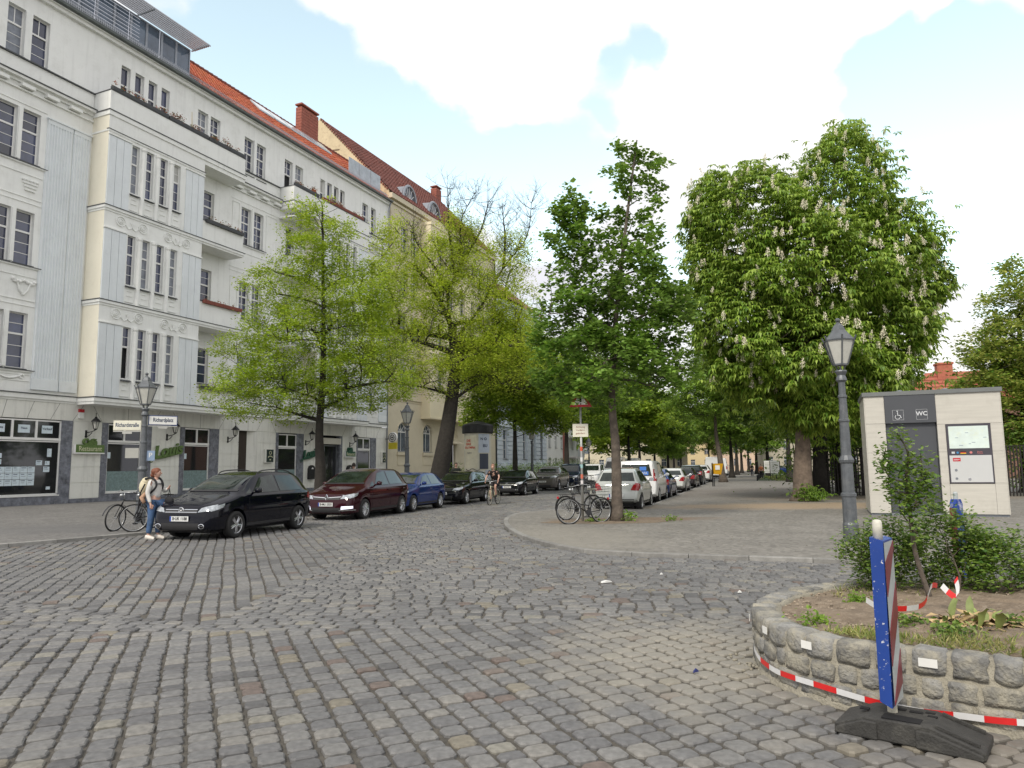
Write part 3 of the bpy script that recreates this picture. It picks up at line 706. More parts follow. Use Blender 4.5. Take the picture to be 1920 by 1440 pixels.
# bays ----------------------------------------------------------------
S = -1.27
def bay(x0, x1, bal0, bal1, mirror=False):
    """closed bay x0..x1 with open balconies bal0..bal1 on one side"""
    ws = [x0 + 1.42 + .91 * k for k in range(4)]
    hol = [(a, a + .47, h[0] - .08, h[1]) for a in ws for h in FL]
    wall(B1, 'bay_front', x0, x1, 5.0, 20.46, S, hol, m_white)
    for k, a in enumerate(ws):
        for fi, h in enumerate(FL):
            opened = (not mirror and fi == 0 and k == 0)
            window(B1, a, a + .47, h[0] - .08, h[1], S, 1, 2, 3, .38, sill=False, openlow=opened, dep=.16, fb=.04,
                   glass=(m_curtain_glass if (not mirror and fi == 0 and k == 3) else None))
            MB().prism([(-.14, -.03), (-.14, 0), (.14, .13), (.14, -.03)], 0, a - .03, a + .52).obj('sloping_sill', m_lead, B1, (0, S, h[0] - .2))
    side = MB(); xs = (x0, x1)
    for xx in xs: side.add([(xx, S, 5.0), (xx, 0, 5.0), (xx, 0, 20.46), (xx, S, 20.46)], [(0, 1, 2, 3)])
    side.each('bay_side', m_cream_sunlit, B1)
    sf = MB(); a, b = min(x0, bal0), max(x1, bal1)
    sf.box((a - .04, S - .06, 4.98), (b + .04, 0, 5.12)); sf.box((a - .08, S - .12, 5.12), (b + .08, 0, 5.31)); sf.obj('bay_ledge', m_white, B1)
    ld = MB(); ld.box((a - .12, S - .16, 5.31), (b + .12, 0, 5.35))
    tr = MB()
    for h in (10.12, 15.1):
        tr.box((a - .03, S - .04, h - .06), (b + .03, 0, h + .06)); tr.box((a - .08, S - .10, h + .06), (b + .08, 0, h + .2)); ld.box((a - .11, S - .13, h + .2), (b + .11, 0, h + .24))
    tr.box((a - .03, S - .05, 19.3), (x1 + .03 if not mirror else b + .03, 0, 19.4)); ld.box((a - .06, S - .08, 19.4), (x1 + .05 if not mirror else b + .06, S + .1, 19.43))
    ld.box((a - .09, S - .10, 20.44), (b + .09, 0, 20.48)); tr.box((a - .05, S - .06, 20.2), (b + .05, 0, 20.44))
    tr.each('string_course', m_white, B1); ld.each('lead_flashing', m_lead, B1)
    # colonnettes, panels under windows
    for fi, (h0, h1) in enumerate(FL):
        base = (5.35, 10.36, 15.34)[fi]
        for k in range(3):
            c0 = ws[k] + .47 + .22; cm_ = MB(); cm_.lathe([(.13, base), (.13, h1 - .22), (.11, h1 - .2), (.16, h1 - .1), (.16, h1 + .02)], 10, (c0, S - .02, 0)); cm_.obj('colonnette', m_white, B1, smooth=False)
        pn = MB()
        for k in range(4):
            pn.box((ws[k] - .02, S - .035, base + .12), (ws[k] + .49, S, base + .16)); pn.box((ws[k] + .1, S - .03, h0 - .45), (ws[k] + .37, S, h0 - .42)); pn.box((ws[k] + .06, S - .03, h0 - .7), (ws[k] + .41, S, h0 - .67))
        pn.each('apron_moulding', m_white, B1)
        for (p0, p1) in ((x0 + .02, x0 + 1.33), (x1 - 1.36, x1 - .02)):
            nb = 3
            for k in range(nb):
                bw = (p1 - p0) / nb; bm_ = MB().box((p0 + k * bw + .012, S - .045, base + .02), (p0 + (k + 1) * bw - .012, S, h1 - .02)); bm_.obj('facing_board', m_board, B1)
            MB().box((p0 - .03, S - .09, h1), (p1 + .03, S, h1 + .07)).obj('board_cap', m_white, B1)
    # friezes with rosettes
    for h in (9.72, 14.68):
        for k, uu in enumerate((.95, 2.3, 3.95, 5.2)):
            mb = MB(); c0 = x0 + uu
            for r_, tt in ((.27, .032), (.15, .03), (.05, .05)):
                mb.tube([(c0 + r_ * cos(t), S - .02, h + r_ * .95 * sin(t)) for t in np.linspace(0, 2 * pi, 15)[:-1]], tt, 5, closed=True)
            sg = -1 if k % 2 else 1
            mb.tube([(c0 + sg * .3, S - .02, h - .1), (c0 + sg * .45, S - .02, h - .28), (c0 + sg * .62, S - .02, h - .2), (c0 + sg * .75, S - .02, h + .1)], .03, 5)
            mb.obj('frieze_rosette', m_white, B1)
    # crowning balcony parapet across bay and balcony
    t = .14; pr = MB()
    pr.box((a, S, 20.48), (b, S + t, 21.56)); pr.box((a, S + t, 20.48), (a + t, 0, 21.56)); pr.box((b - t, S + t, 20.48), (b, 0, 21.56))
    pr.obj('balcony_parapet', m_white, B1)
    fl_ = MB().box((a + t, S + t, 20.48), (b - t, 0, 20.56)).obj('balcony_floor', m_zinc, B1)
    rl = MB(); rl.box((a - .03, S - .03, 21.56), (b + .03, S + t + .03, 21.60)); rl.box((a - .03, S, 21.56), (a + t + .03, 0, 21.60)); rl.obj('parapet_capping', m_lead, B1)
    rr = MB()
    for k in range(int((b - a) / .8) + 1): rr.tube([(a + .07 + .8 * k, S + .07, 21.6), (a + .07 + .8 * k, S + .07, 21.85)], .012, 4)
    rr.tube([(a + .05, S + .07, 21.85), (b - .05, S + .07, 21.85)], .014, 4); rr.obj('balcony_rail', m_lead, B1)
    # loggia balconies
    lo, hi = min(bal0, bal1), max(bal0, bal1)
    for (h0, top) in ((5.12, 6.42), (10.32, 11.56), (15.3, 16.5)):
        pr = MB(); pr.box((lo, S, h0 + .03), (hi, S + t, top)); e = hi if not mirror else lo
        pr.box((e - (t if not mirror else 0), S + t, h0 + .03), (e + (0 if not mirror else t), 0, top)); pr.obj('loggia_parapet', m_white, B1)
        cp = MB(); cp.box((lo, S - .03, top), (hi + .03, S + t + .03, top + .05)); cp.obj('parapet_capping', m_lead, B1)
        MB().box((lo, S + t, h0 + .03), (hi - t, 0, h0 + .08)).obj('balcony_floor', m_zinc, B1)
    MB().box((lo, S, 19.95), (hi, 0, 20.2)).obj('balcony_soffit', m_white, B1)
m_curtain_glass = M('net_curtained_glass', (.20, .22, .26), .3, var=.3, scale=4, spec=.6)
bay(-1.58, 4.76, 4.76, 8.02)
bay(15.55, 21.82, 12.68, 15.55, mirror=True)

# ground floor --------------------------------------------------------
piers = [(-13, -12), (-1.70, -.10), (2.92, 4.87), (7.82, 9.48), (11.07, 12.9), (15.78, 17.25), (20.34, 22.2), (24.95, 26.55)]
GH = [(.29, 1.04), (1.08, 1.83), (1.87, 2.61), (2.65, 3.38), (3.42, 4.14)]
for (a, b) in piers:
    for (h0, h1) in GH:
        MB().box((a + .004, -.03, h0), (b - .004, .06, h1)).obj('wall_panel', m_ground_panel, B1)
bk = MB()
for (a, b) in piers: bk.box((a, 0.0, .05), (b, .5, 4.16))
bk.each('pier', m_ground_panel, B1)
pl = MB()
for (a, b) in piers: pl.box((a - .005, -.06, -.1), (b + .005, .1, .27))
pl.each('plinth', m_marble, B1)
# lintel zone with slanted joints
lin = MB(); lin.box((-13, -.02, 4.165), (26.6, .5, 5.08)); lin.obj('lintel_wall', m_ground_panel, B1)
jt = MB()
opens = [(-12, -1.73), (-.12, 2.92), (4.87, 7.82), (9.48, 11.07), (12.9, 15.78), (17.25, 20.34), (22.2, 24.95)]
for (a, b) in opens:
    c0 = (a + b) / 2; n = max(2, int((b - a) / 1.1))
    for k in range(n + 1):
        x = a + (b - a) * k / n; sl_ = (x - c0) / (b - a) * 1.1
        jt.add([(x - .012, -.023, 4.17), (x + .012, -.023, 4.17), (x + sl_ + .012, -.023, 5.0), (x + sl_ - .012, -.023, 5.0)], [(0, 1, 2, 3)])
jt.each('lintel_joint', M('joint_shadow_paint', (.22, .22, .20), .9, var=.1), B1)
MB().box((-13, .5, 0), (26.6, .55, 5.2)).obj('dark_backing', m_dark, B1)  # near-black sheet for the unlit rooms behind the shopfronts
# marble cladding round the openings
for (a, b) in opens:
    mw_ = {(-12, -1.73): (.4, .55), (-.12, 2.92): (.36, .62), (4.87, 7.82): (.33, .72), (9.48, 11.07): (0, 0), (12.9, 15.78): (.26, .72), (17.25, 20.34): (.35, .35), (22.2, 24.95): (.16, .8)}[(a, b)]
    if mw_[0]:
        n = 4
        for k in range(n):
            z0, z1 = .02 + k * 4.14 / n, .02 + (k + 1) * 4.14 / n - .006
            MB().box((a, -.05, z0), (a + mw_[0], .3, z1)).obj('marble_slab', m_marble, B1)
            MB().box((b - mw_[1], -.05, z0), (b, .3, z1)).obj('marble_slab', m_marble, B1)
        if b - a > 2 and (a, b) != (17.25, 20.34):
            MB().box((a + mw_[0], -.05, -.05), (b - mw_[1], .3, .52)).obj('marble_slab', m_marble, B1)
def shopwin(a, b, h0, h1, tr_, muls, low=True):
    fr = MB(); y0, y1 = .02, .12; f = .07
    fr.box((a, y0, h0), (a + f, y1, h1)); fr.box((b - f, y0, h0), (b, y1, h1)); fr.box((a, y0, h0), (b, y1, h0 + f)); fr.box((a, y0, h1 - f), (b, y1, h1)); fr.box((a, y0 - .02, tr_ - .06), (b, y1, tr_ + .06)); fr.box((a, y0 - .005, tr_ - .14), (b, y1, tr_ - .09))
    for u in muls: fr.box((u - .05, y0 - .01, tr_), (u + .05, y1, h1))
    o = fr.obj('shop_window', m_frame, B1)
    xs = [a] + muls + [b]
    for i in range(len(xs) - 1): MB().box((xs[i] + .05, .06, tr_ + .06), (xs[i + 1] - .05, .075, h1 - f)).obj('pane', m_glass_shop, o)
    MB().box((a + f, .06, h0 + f), (b - f, .075, tr_ - .12)).obj('pane', m_glass_shop, o)
    if low: MB().box((a + f, .045, h0 + f), (b - f, .055, 1.62)).obj('half_curtain', m_curtain_half, o)
    MB().box((a - .02, -.09, h0 - .05), (b + .02, .04, h0)).obj('sill', m_frame, o)
    return o
m_glass_shop = M('shop_glass', (.018, .02, .022), .04, var=.2, spec=.9)
m_curtain_half = M('teal_net_half_curtain', (.17, .24, .24), .6, var=.35, scale=9, dirt=((.30, .38, .37), .8, 14))
sw = shopwin(-12.0 + .4, -2.28, .52, 4.12, 3.2, [-10.4, -9.2, -8.0, -6.8, -5.75, -4.62, -3.5], low=False)
shopwin(.24, 2.3, .52, 4.12, 3.2, [1.25]); shopwin(5.2, 7.1, .52, 4.12, 3.2, [6.15]); shopwin(13.16, 15.06, .52, 4.08, 3.2, [14.1]); shopwin(22.36, 24.15, .52, 4.1, 3.2, [23.2])
# house door in a deep recess
dr = MB(); dr.box((9.5, .28, .05), (10.5, .34, 4.14)); dr.box((9.55, .24, .2), (10.0, .28, 2.1)); dr.box((9.55, .24, 2.3), (10.4, .28, 3.9)); do = dr.obj('house_door', M('dark_brown_door', (.035, .024, .018), .5, var=.2, scale=6), B1)
MB().ball((10.05, .22, 1.15), .04, 8).obj('handle', m_chrome, do)
MB().add([(10.5, .28, .05), (11.07, -.02, .05), (11.07, -.02, 4.16), (10.5, .28, 4.16)], [(0, 1, 2, 3)]).obj('door_reveal', m_ground_panel, B1)
# restaurant entrance
en = MB(); en.box((17.6, .28, .05), (18.4, .33, 3.35)); en.box((18.5, .28, .05), (20.0, .33, 3.35)); en.obj('entrance_door', m_glass_shop, B1)
fr = MB(); 
for u in (17.6, 18.42, 19.96): fr.box((u, .2, .05), (u + .06, .3, 3.4))
fr.box((17.6, .2, 3.35), (20.0, .3, 3.45)); fr.obj('entrance_frame', m_zinc, B1)
MB().box((17.7, -.25, 3.5), (19.9, .25, 3.95)).obj('awning_box', M('cream_awning', (.55, .53, .46), .7, var=.08), B1)
# papers in the shop window
def papers(lst, nm='paper_notice'):
    for (a, b, h0, h1) in lst:
        p = MB().box((a, .036, h0), (b, .042, h1)).obj(nm, m_paper, sw)
        ln = MB(); n = max(2, int((h1 - h0) / .1))
        for k in range(n):
            z = h1 - .07 - k * (h1 - h0 - .1) / n; ln.box((a + .04, .032, z), (b - .05 - rnd.uniform(0, .12), .036, z + (.03 if k == 0 else .012)))
        tag(ln.obj('notice_lettering', m_ink, sw))
lst = []
for r in range(3):
    for c in range(9): lst.append((-3.45 - .345 * c - .33, -3.45 - .345 * c, 1.0 + r * .30, 1.28 + r * .30))
lst += [(-3.42, -3.12, 1.95, 2.18), (-2.98, -2.75, 1.95, 2.15), (-3.05, -2.74, 1.62, 1.88), (-2.9, -2.68, 2.35, 2.75), (-5.35, -5.0, 2.0, 2.22), (-5.35, -5.0, 2.28, 2.5), (-2.86, -2.66, .78, .92)]
papers(lst)
for (a, b, t_) in [(-4.35, -3.8, 'Haus'), (-3.23, -2.7, 'Verkauf'), (-5.45, -4.95, 'Miete'), (-6.5, -6.0, 'Haus')]:
    MB().box((a, .036, 3.48), (b, .042, 3.86)).obj('paper_notice', m_paper, sw)
    text(t_, .15, m_ink, sw, ((a + b) / 2, .033, 3.7), (pi / 2, 0, 0), ext=.001, bold=.004)
for u in (.32, 5.28): MB().box((u, .036, 2.3), (u + .17, .042, 2.62)).obj('paper_notice', m_paper, B1)
# eaves, gutter
gt = MB(); gt.box((-13, -.32, 25.121), (26.6, 0, 25.2)); gt.box((-13, -.2, 24.95), (26.6, 0, 25.12)); gt.obj('eaves_moulding', m_white, B1)
gt = MB(); gt.prism([(-.52, 25.32), (-.50, 25.2), (-.34, 25.16), (-.2, 25.2), (-.2, 25.34)], 0, -13, 26.6); gt.obj('gutter', M('weathered_gutter', (.10, .115, .11), .5, metal=.3, var=.3, scale=3), B1)
MB().tube([(26.45, -.35, 25.2), (26.45, -.14, 24.6), (26.5, -.12, 5.5), (26.5, -.1, .1)], .06, 8).obj('downpipe', m_zinc, B1, smooth=True)
# roof: orange tiles laid in rows
RY0, RZ0, RY1, RZ1 = -.30, 25.34, 4.3, 29.75
def tiles(name, root, u0, u1, y0, z0, y1, z1, mat, pw=.30, ph=.36, under=None, skip=None):
    L_ = math.hypot(y1 - y0, z1 - z0); ty, tz = (y1 - y0) / L_, (z1 - z0) / L_; ny, nz = -tz, ty
    nr, nc = int(L_ / ph), int((u1 - u0) / pw); V, F = [], []
    for r in range(nr):
        off = (r % 2) * pw / 2
        for c in range(nc):
            a = u0 + c * pw + off; b = a + pw * .96
            if b > u1: continue
            if skip and skip(a, r * ph): continue
            s0, s1 = r * ph, (r + 1) * ph + .05; k = len(V); lift0, lift1 = .075 + rnd.uniform(-.006, .006), .02; mid = (a + b) / 2
            for (x, s_, l) in ((a, s0, lift0), (mid, s0 - .02, lift0 + .035), (b, s0, lift0), (a, s1, lift1), (mid, s1, lift1 + .03), (b, s1, lift1), (a, s0, 0), (mid, s0 - .02, 0.0), (b, s0, 0)):
                V.append((x, y0 + ty * s_ + ny * l, z0 + tz * s_ + nz * l))
            F += [(k, k + 1, k + 4, k + 3), (k + 1, k + 2, k + 5, k + 4), (k + 6, k + 7, k + 1, k), (k + 7, k + 8, k + 2, k + 1)]
    o = link(name, fastmesh(name, V, F, mat), root); tag(o, kind='stuff')
    MB().add([(u0, y0, z0), (u1, y0, z0), (u1, y1, z1), (u0, y1, z1)], [(0, 1, 2, 3)]).obj('roof_deck', under or mat, root)
tiles('roof_tiles', B1, 5.15, 26.6, RY0, RZ0, RY1, RZ1, m_tile, pw=.32, ph=.38)
MB().add([(-13, RY1, RZ1), (26.6, RY1, RZ1), (26.6, 10, 25.2), (-13, 10, 25.2)], [(0, 1, 2, 3)]).obj('rear_roof_slope', m_tile_dark, B1)
rg = MB()
for k in range(51): rg.tube([(5.15 + .42 * k, RY1, RZ1 + .04), (5.15 + .42 * k + .44, RY1, RZ1 + .07)], [.13, .15], 7)
rg.obj('ridge_tiles', m_tile_dark, B1)
sg = MB()
for k in range(2):
    for i in range(int(34 / .12)): sg.tube([(-7.5 + .12 * i, -.12 + .16 * k, 25.62 + .18 * k), (-7.5 + .12 * i, -.05 + .16 * k, 25.86 + .18 * k)], .012, 3, caps=False)
for z in (25.66, 25.86): sg.tube([(-7.5, -.05, z), (26.5, -.05, z)], .016, 4)
sg.obj('snow_guard', m_zinc, B1)
# glazed penthouse at the corner with a louvred sunshade
MB().add([(-13, -.3, 25.34), (5.15, -.3, 25.34), (5.15, .75, 26.3), (-13, .75, 26.3)], [(0, 1, 2, 3)]).obj('lower_roof_strip', M('grey_slate_strip', (.16, .17, .18), .7, var=.3, scale=5), B1)
ph_ = MB(); ph_.box((-13, .8, 26.2), (5.1, 6, 28.0)); ph_.obj('penthouse_wall', M('penthouse_cladding', (.30, .34, .37), .5, metal=.3, var=.1), B1)
for k in range(17):
    u0 = 5.05 - 1.05 * (k + 1)
    o = MB(); o.box((u0, .66, 26.25), (u0 + .07, .8, 27.95)); o.box((u0 + .98, .66, 26.25), (u0 + 1.05, .8, 27.95)); o.box((u0 + .07, .66, 26.25), (u0 + .98, .8, 26.35)); o.box((u0 + .07, .66, 27.85), (u0 + .98, .8, 27.95))
    fo = o.obj('penthouse_window', m_zincl if 'm_zincl' in globals() else m_zinc, B1)
    p = MB().box((u0 + .07, .70, 26.35), (u0 + .98, .72, 27.85)).obj('pane', M('sky_reflecting_glass', (.07, .10, .14), .05, var=.5, scale=.8, spec=1.0), fo)
for k in range(9):
    MB().box((-7, -.45 + .16 * k, 28.2), (5.6, -.40 + .16 * k, 28.28)).obj('sunshade_louvre', M('louvre_metal', (.42, .42, .44), .4, metal=.5, var=.05), B1)
for u in (-6.8, -2.7, 1.4, 5.4): MB().box((u, -.5, 28.12), (u + .06, 1.0, 28.2)).obj('sunshade_bracket', m_zinc, B1)
rl = MB()
for k in range(7): rl.tube([(-12.5, .15, 26.1 + .22 * k), (1.0, .15, 26.1 + .22 * k)], .014, 4)
for k in range(8): rl.tube([(-12 + 2.05 * k, .15, 25.8), (-12 + 2.05 * k, .15, 27.5)], .02, 4)
rl.obj('terrace_railing', m_chrome, B1)
# roof terrace glazing and skylights at the right end
for (a, b) in ((21.3, 22.7), (22.75, 24.4), (24.45, 25.9)):
    MB().box((a, .45, 26.1), (b, .5, 27.5)).obj('terrace_glass', M('terrace_glass', (.36, .42, .47), .08, var=.2, scale=2, spec=1.0), B1)
MB().box((21.2, .5, 26.0), (26.3, 2.6, 26.15)).obj('terrace_floor', m_zinc, B1)
for k in range(5):
    u0 = 13.2 + 1.75 * k; y, z = 2.55, 28.1
    MB().prism([(y, z + .12), (y + 1.0, z + 1.08), (y + 1.0, z + 1.2), (y, z + .24)], 0, u0, u0 + 1.5).obj('skylight', M('skylight_glass', (.42, .50, .55), .1, var=.2, spec=1.0), B1)
m_brick_ch = M('red_brick_chimney', (.30, .10, .07), .85, var=.25, scale=4, bump=.5, bscale=25, dirt=((.18, .07, .05), .6, 5))
def chimney(root, u0, u1, y0, y1, h0, h1, mat):
    mb = MB(); nn = int((h1 - h0) / .25)
    for k in range(nn): mb.box((u0, y0, h0 + k * .25), (u1, y1, h0 + k * .25 + .225)); mb.box((u0 + .02, y0 + .02, h0 + k * .25 + .225), (u1 - .02, y1 - .02, h0 + (k + 1) * .25))
    mb.box((u0 - .05, y0 - .05, h1 - .02), (u1 + .05, y1 + .05, h1 + .1)); return mb.obj('chimney', mat, root)
chimney(B1, 18.95, 21.1, 3.55, 4.15, 28.5, 31.7, m_brick_ch)
chimney(B1, -9.0, -7.5, 3.9, 4.6, 28.6, 30.9, m_brick_ch)
# plants on the balconies, in dark troughs
m_plant = leafmat('balcony_plants', (.05, .10, .03), (.12, .19, .06), (.30, .10, .06))
def leafcloud(pts, sizes, n, mat, name, root, kind=None, flat=.5, up=0.0, seed=1, fold=False):
    r = np.random.default_rng(seed); pts = np.asarray(pts, float); idx = r.integers(0, len(pts), n)
    c = pts[idx] + r.normal(0, 1, (n, 3)) * np.asarray(sizes[0]) ; L_ = r.uniform(sizes[1], sizes[2], n)
    return leafmesh(c, L_, mat, name, root, kind, flat, up, r)
def leafmesh(c, L_, mat, name, root, kind=None, flat=.5, up=0.0, r=None, dirs=None, wid=.62):
    n = len(c)
    nrm = r.normal(0, 1, (n, 3)); nrm[:, 2] = np.abs(nrm[:, 2]) + flat * 2; nrm /= np.linalg.norm(nrm, axis=1)[:, None]
    a = r.normal(0, 1, (n, 3)) if dirs is None else dirs + r.normal(0, .35, (n, 3)); a[:, 2] += up
    a -= nrm * (a * nrm).sum(1)[:, None]; a /= np.linalg.norm(a, axis=1)[:, None] + 1e-9; b = np.cross(nrm, a)
    h = L_[:, None]
    V = np.stack([c, c + a * h * .5 + b * h * wid / 2 + nrm * h * .08, c + a * h - nrm * h * .06, c + a * h * .5 - b * h * wid / 2 + nrm * h * .08], 1).reshape(-1, 3)
    F = np.arange(n * 4).reshape(n, 4)
    o = link(name, fastmesh(name, V, F, mat), root)
    if kind: o['kind'] = kind
    return o
def trough(root_u0, u1, y, h, lab, seed, lush=.5, col=None):
    t = thing('flower_box', lab, 'flower box', U(root_u0, -y, h), ANG); L_ = u1 - root_u0
    n = max(1, int(L_ / .95))
    mb = MB(); mb.prism([(-.09, .0), (.09, .0), (.12, .19), (-.12, .19)], 0, 0, L_); mb.obj('trough', col or m_lead, t)
    r = np.random.default_rng(seed); k = int(L_ * 3); P = np.stack([r.uniform(.1, L_ - .1, k), r.normal(0, .04, k), .2 + r.uniform(0, .28, k) ** 1.5 * lush * 2], 1)
    leafcloud(P, ((.09, .07, .09), .06, .13), int(L_ * 110 * lush) + 30, m_plant, 'foliage', t, seed=seed)
m_terra = M('terracotta_box', (.23, .07, .05), .8, var=.25, scale=4)
trough(-1.5, 2.0, -1.22, 21.62, 'dark planter trough with low greenery on the topmost left balcony parapet, left end', 1, .6, m_lead)
trough(2.1, 4.9, -1.22, 21.62, 'planter trough with dry tall stalks in the middle of the topmost left balcony parapet', 2, .9)
trough(5.0, 7.95, -1.22, 21.62, 'planter trough with bushy pots at the right end of the topmost left balcony', 3, .8)
trough(4.95, 7.95, -1.36, 16.42, 'black flower box with sparse green plant on the third floor balcony rail', 4, .45, m_lead)
trough(4.95, 7.95, -1.36, 11.48, 'brown red flower box on the second floor balcony rail', 5, .2, m_terra)
trough(4.95, 7.95, -1.36, 6.36, 'dark flower box on the lowest balcony rail above the restaurant', 6, .25)
trough(12.8, 15.4, -1.22, 21.62, 'planter trough with greenery on the small cream balcony beside the second bay', 7, .6)
trough(15.9, 21.0, -1.22, 21.62, 'long planter trough with red flowers on the roof balcony behind the linden top', 8, .8, m_terra)
pot = thing('flower_pot', 'orange terracotta pot standing on the small cream balcony corner', 'flower pot', U(14.9, 1.18, 21.62), ANG)
MB().lathe([(.10, 0), (.17, .34), (.19, .36), (.17, .38)], 12).obj('pot', M('orange_pot', (.50, .17, .09), .7), pot, smooth=True)
leafcloud([(0, 0, .45)], ((.1, .1, .09), .05, .12), 60, m_plant, 'foliage', pot, seed=3)
antenna = thing('balcony_stalk', 'tall pale dry flower stalk rising over the topmost left balcony parapet', 'dry plant', U(3.9, 1.0, 21.6), ANG)
MB().tube([(0, 0, 0), (.02, 0, .6), (0, .02, 1.35)], [.02, .035, .02], 5).obj('stem', M('dry_stalk', (.5, .45, .34), .9), antenna)
# ================================================================== CREAM HOUSE WITH ARCHED WINDOWS
m_beige = M('beige_render', (.62, .56, .42), .8, var=.06, scale=.5, dirt=((.48, .42, .31), .45, 1.2), bump=.08, bscale=30)
m_yel = M('warm_cream_render', (.78, .70, .50), .8, var=.05, scale=.5, dirt=((.6, .54, .38), .3, 1.2))
m_gable = M('flaking_yellow_gable_plaster', (.62, .52, .34), .9, var=.12, scale=1.0, dirt=((.38, .30, .20), .8, 2.2), bump=.4, bscale=8)
B2 = bld('tenement_house', 'cream tenement house with arched ground floor windows, red tiled roof and weathered bare gable wall')
E0, E1 = 26.62, 49.0
hol = []; w2 = []
bases = [(8.9, 11.5), (13.0, 15.5), (17.2, 19.7), (21.4, 23.8)]
for (a, b) in bases:
    for uc in (29.25, 31.0, 43.0, 45.2, 47.3): w2.append((uc - .6, uc + .6, a, b))
arch = [(28.35, 30.05), (32.75, 34.4)]
for q in w2: hol.append(q)
for q in arch: hol.append((q[0], q[1], 3.1, 5.7))
doors = [(37.6, 39.2), (44.3, 46.0)]
for q in doors: hol.append((q[0], q[1], .05, 3.9))
wall(B2, 'facade_wall', E0, E1, 0, 26.2, .0, hol, m_beige)
for q in w2: window(B2, q[0], q[1], q[2], q[3], 0, 2, 1, 2, .35)
m_glass_dk = M('curtained_window_glass', (.09, .11, .14), .15, var=.6, scale=3, spec=.8)
for q in arch:      # arched head: spandrel piece in front of the square opening
    a, b = q; c0 = (a + b) / 2; r = (b - a) / 2; zc = 5.7 - r
    pts = [(c0 + r * cos(t), zc + r * sin(t)) for t in np.linspace(0, pi / 2, 7)]; P = pts + [(b, 5.7)]
    sp = MB(); sp.prism(P, 1, -.01, .2); sp.prism([(2 * c0 - x, z) for x, z in P][::-1], 1, -.01, .2); sp.obj('arch_spandrel', m_beige, B2)
    wf = window(B2, a, b, 3.1, zc, 0, 2, 0, 1, 0, dep=.22, glass=m_glass_dk)
    fn = MB(); fn.tube([(c0 + (r - .04) * cos(t), .26, zc + (r - .04) * sin(t)) for t in np.linspace(0, pi, 13)], .05, 5); fn.box((a, .22, zc - .05), (b, .3, zc + .05))
    for t in (pi / 4, pi / 2, 3 * pi / 4): fn.tube([(c0, .26, zc), (c0 + r * cos(t), .26, zc + r * sin(t))], .025, 4)
    fn.tube([(c0 + .3 * cos(t), .26, zc + .3 * sin(t)) for t in np.linspace(0, pi, 8)], .022, 4)
    fo = fn.obj('fanlight', m_frame, B2)
    MB().prism([(c0 + r * cos(t), zc + r * sin(t)) for t in np.linspace(0, pi, 13)], 1, .27, .28).obj('pane', m_glass_dk, fo)
    MB().tube([(c0 + (r + .12) * cos(t), -.01, zc + (r + .12) * sin(t)) for t in np.linspace(0, pi, 13)], .05, 5).obj('arch_moulding', m_beige, B2)
    ap = MB(); ap.box((a - .15, -.14, 2.78), (b + .15, 0, 3.05)); ap.box((a - .05, -.05, 1.9), (b + .05, 0, 1.96)); ap.box((a - .05, -.05, 2.0), (a, 0, 2.7)); ap.box((b, -.05, 2.0), (b + .05, 0, 2.7)); ap.obj('window_apron', m_beige, B2)
for i, q in enumerate(doors):
    dm = M('oxblood_door', (.13, .035, .03), .5, var=.2, scale=5) if i else M('black_doorway', (.02, .02, .02), .6, var=.2)
    MB().box((q[0], .3, .05), (q[1], .36, 3.85)).obj('door', dm, B2)
    MB().prism([(-.75, 4.1), (0, 4.35), (0, 4.05), (-.75, 3.98)], 0, q[0] - .5, q[1] + .5).obj('door_canopy', m_beige, B2)
    pr = MB(); c0 = (q[0] + q[1]) / 2
    for rr, z_ in ((1.15, 4.6), (.8, 4.6)): pr.tube([(c0 + rr * cos(t), -.02, z_ + rr * 1.1 * sin(t)) for t in np.linspace(0, pi, 13)], .07, 5)
    pr.obj('arch_moulding', m_beige, B2)
mb = MB(); mb.box((E0, -.12, 7.75), (32.3, 0, 7.9)); mb.box((E0, -.06, 7.55), (32.3, 0, 7.62)); mb.box((41, -.12, 7.75), (E1, 0, 7.9)); mb.box((E0, -.35, 25.75), (E1, 0, 26.2)); mb.box((E0, -.15, 25.4), (E1, 0, 25.6)); mb.each('cornice', m_beige, B2)
# oriel bay
by = -1.0; hb = [(u - .55, u + .55, a, b) for u in (34.3, 36.6, 38.9) for (a, b) in bases]
wall(B2, 'oriel_front', 32.35, 40.9, 6.35, 24.9, by, hb, m_yel)
for q in hb: window(B2, q[0], q[1], q[2], q[3], by, 2, 1, 2, .35)
mb = MB(); 
for uu in (32.35, 40.9): mb.add([(uu, by, 6.35), (uu, 0, 6.35), (uu, 0, 24.9), (uu, by, 24.9)], [(0, 1, 2, 3)])
mb.box((32.3, by - .06, 6.2), (40.95, 0, 6.36)); mb.box((32.3, by - .08, 24.9), (40.95, 0, 25.2)); mb.obj('oriel_sides', m_yel, B2)
mb = MB()
for h in (12.3, 16.5, 20.7): mb.box((32.3, by - .07, h), (40.95, by, h + .12)); mb.box((E0, -.07, h), (32.3, 0, h + .12)); mb.box((41, -.07, h), (E1, 0, h + .12))
mb.obj('string_course', m_beige, B2)
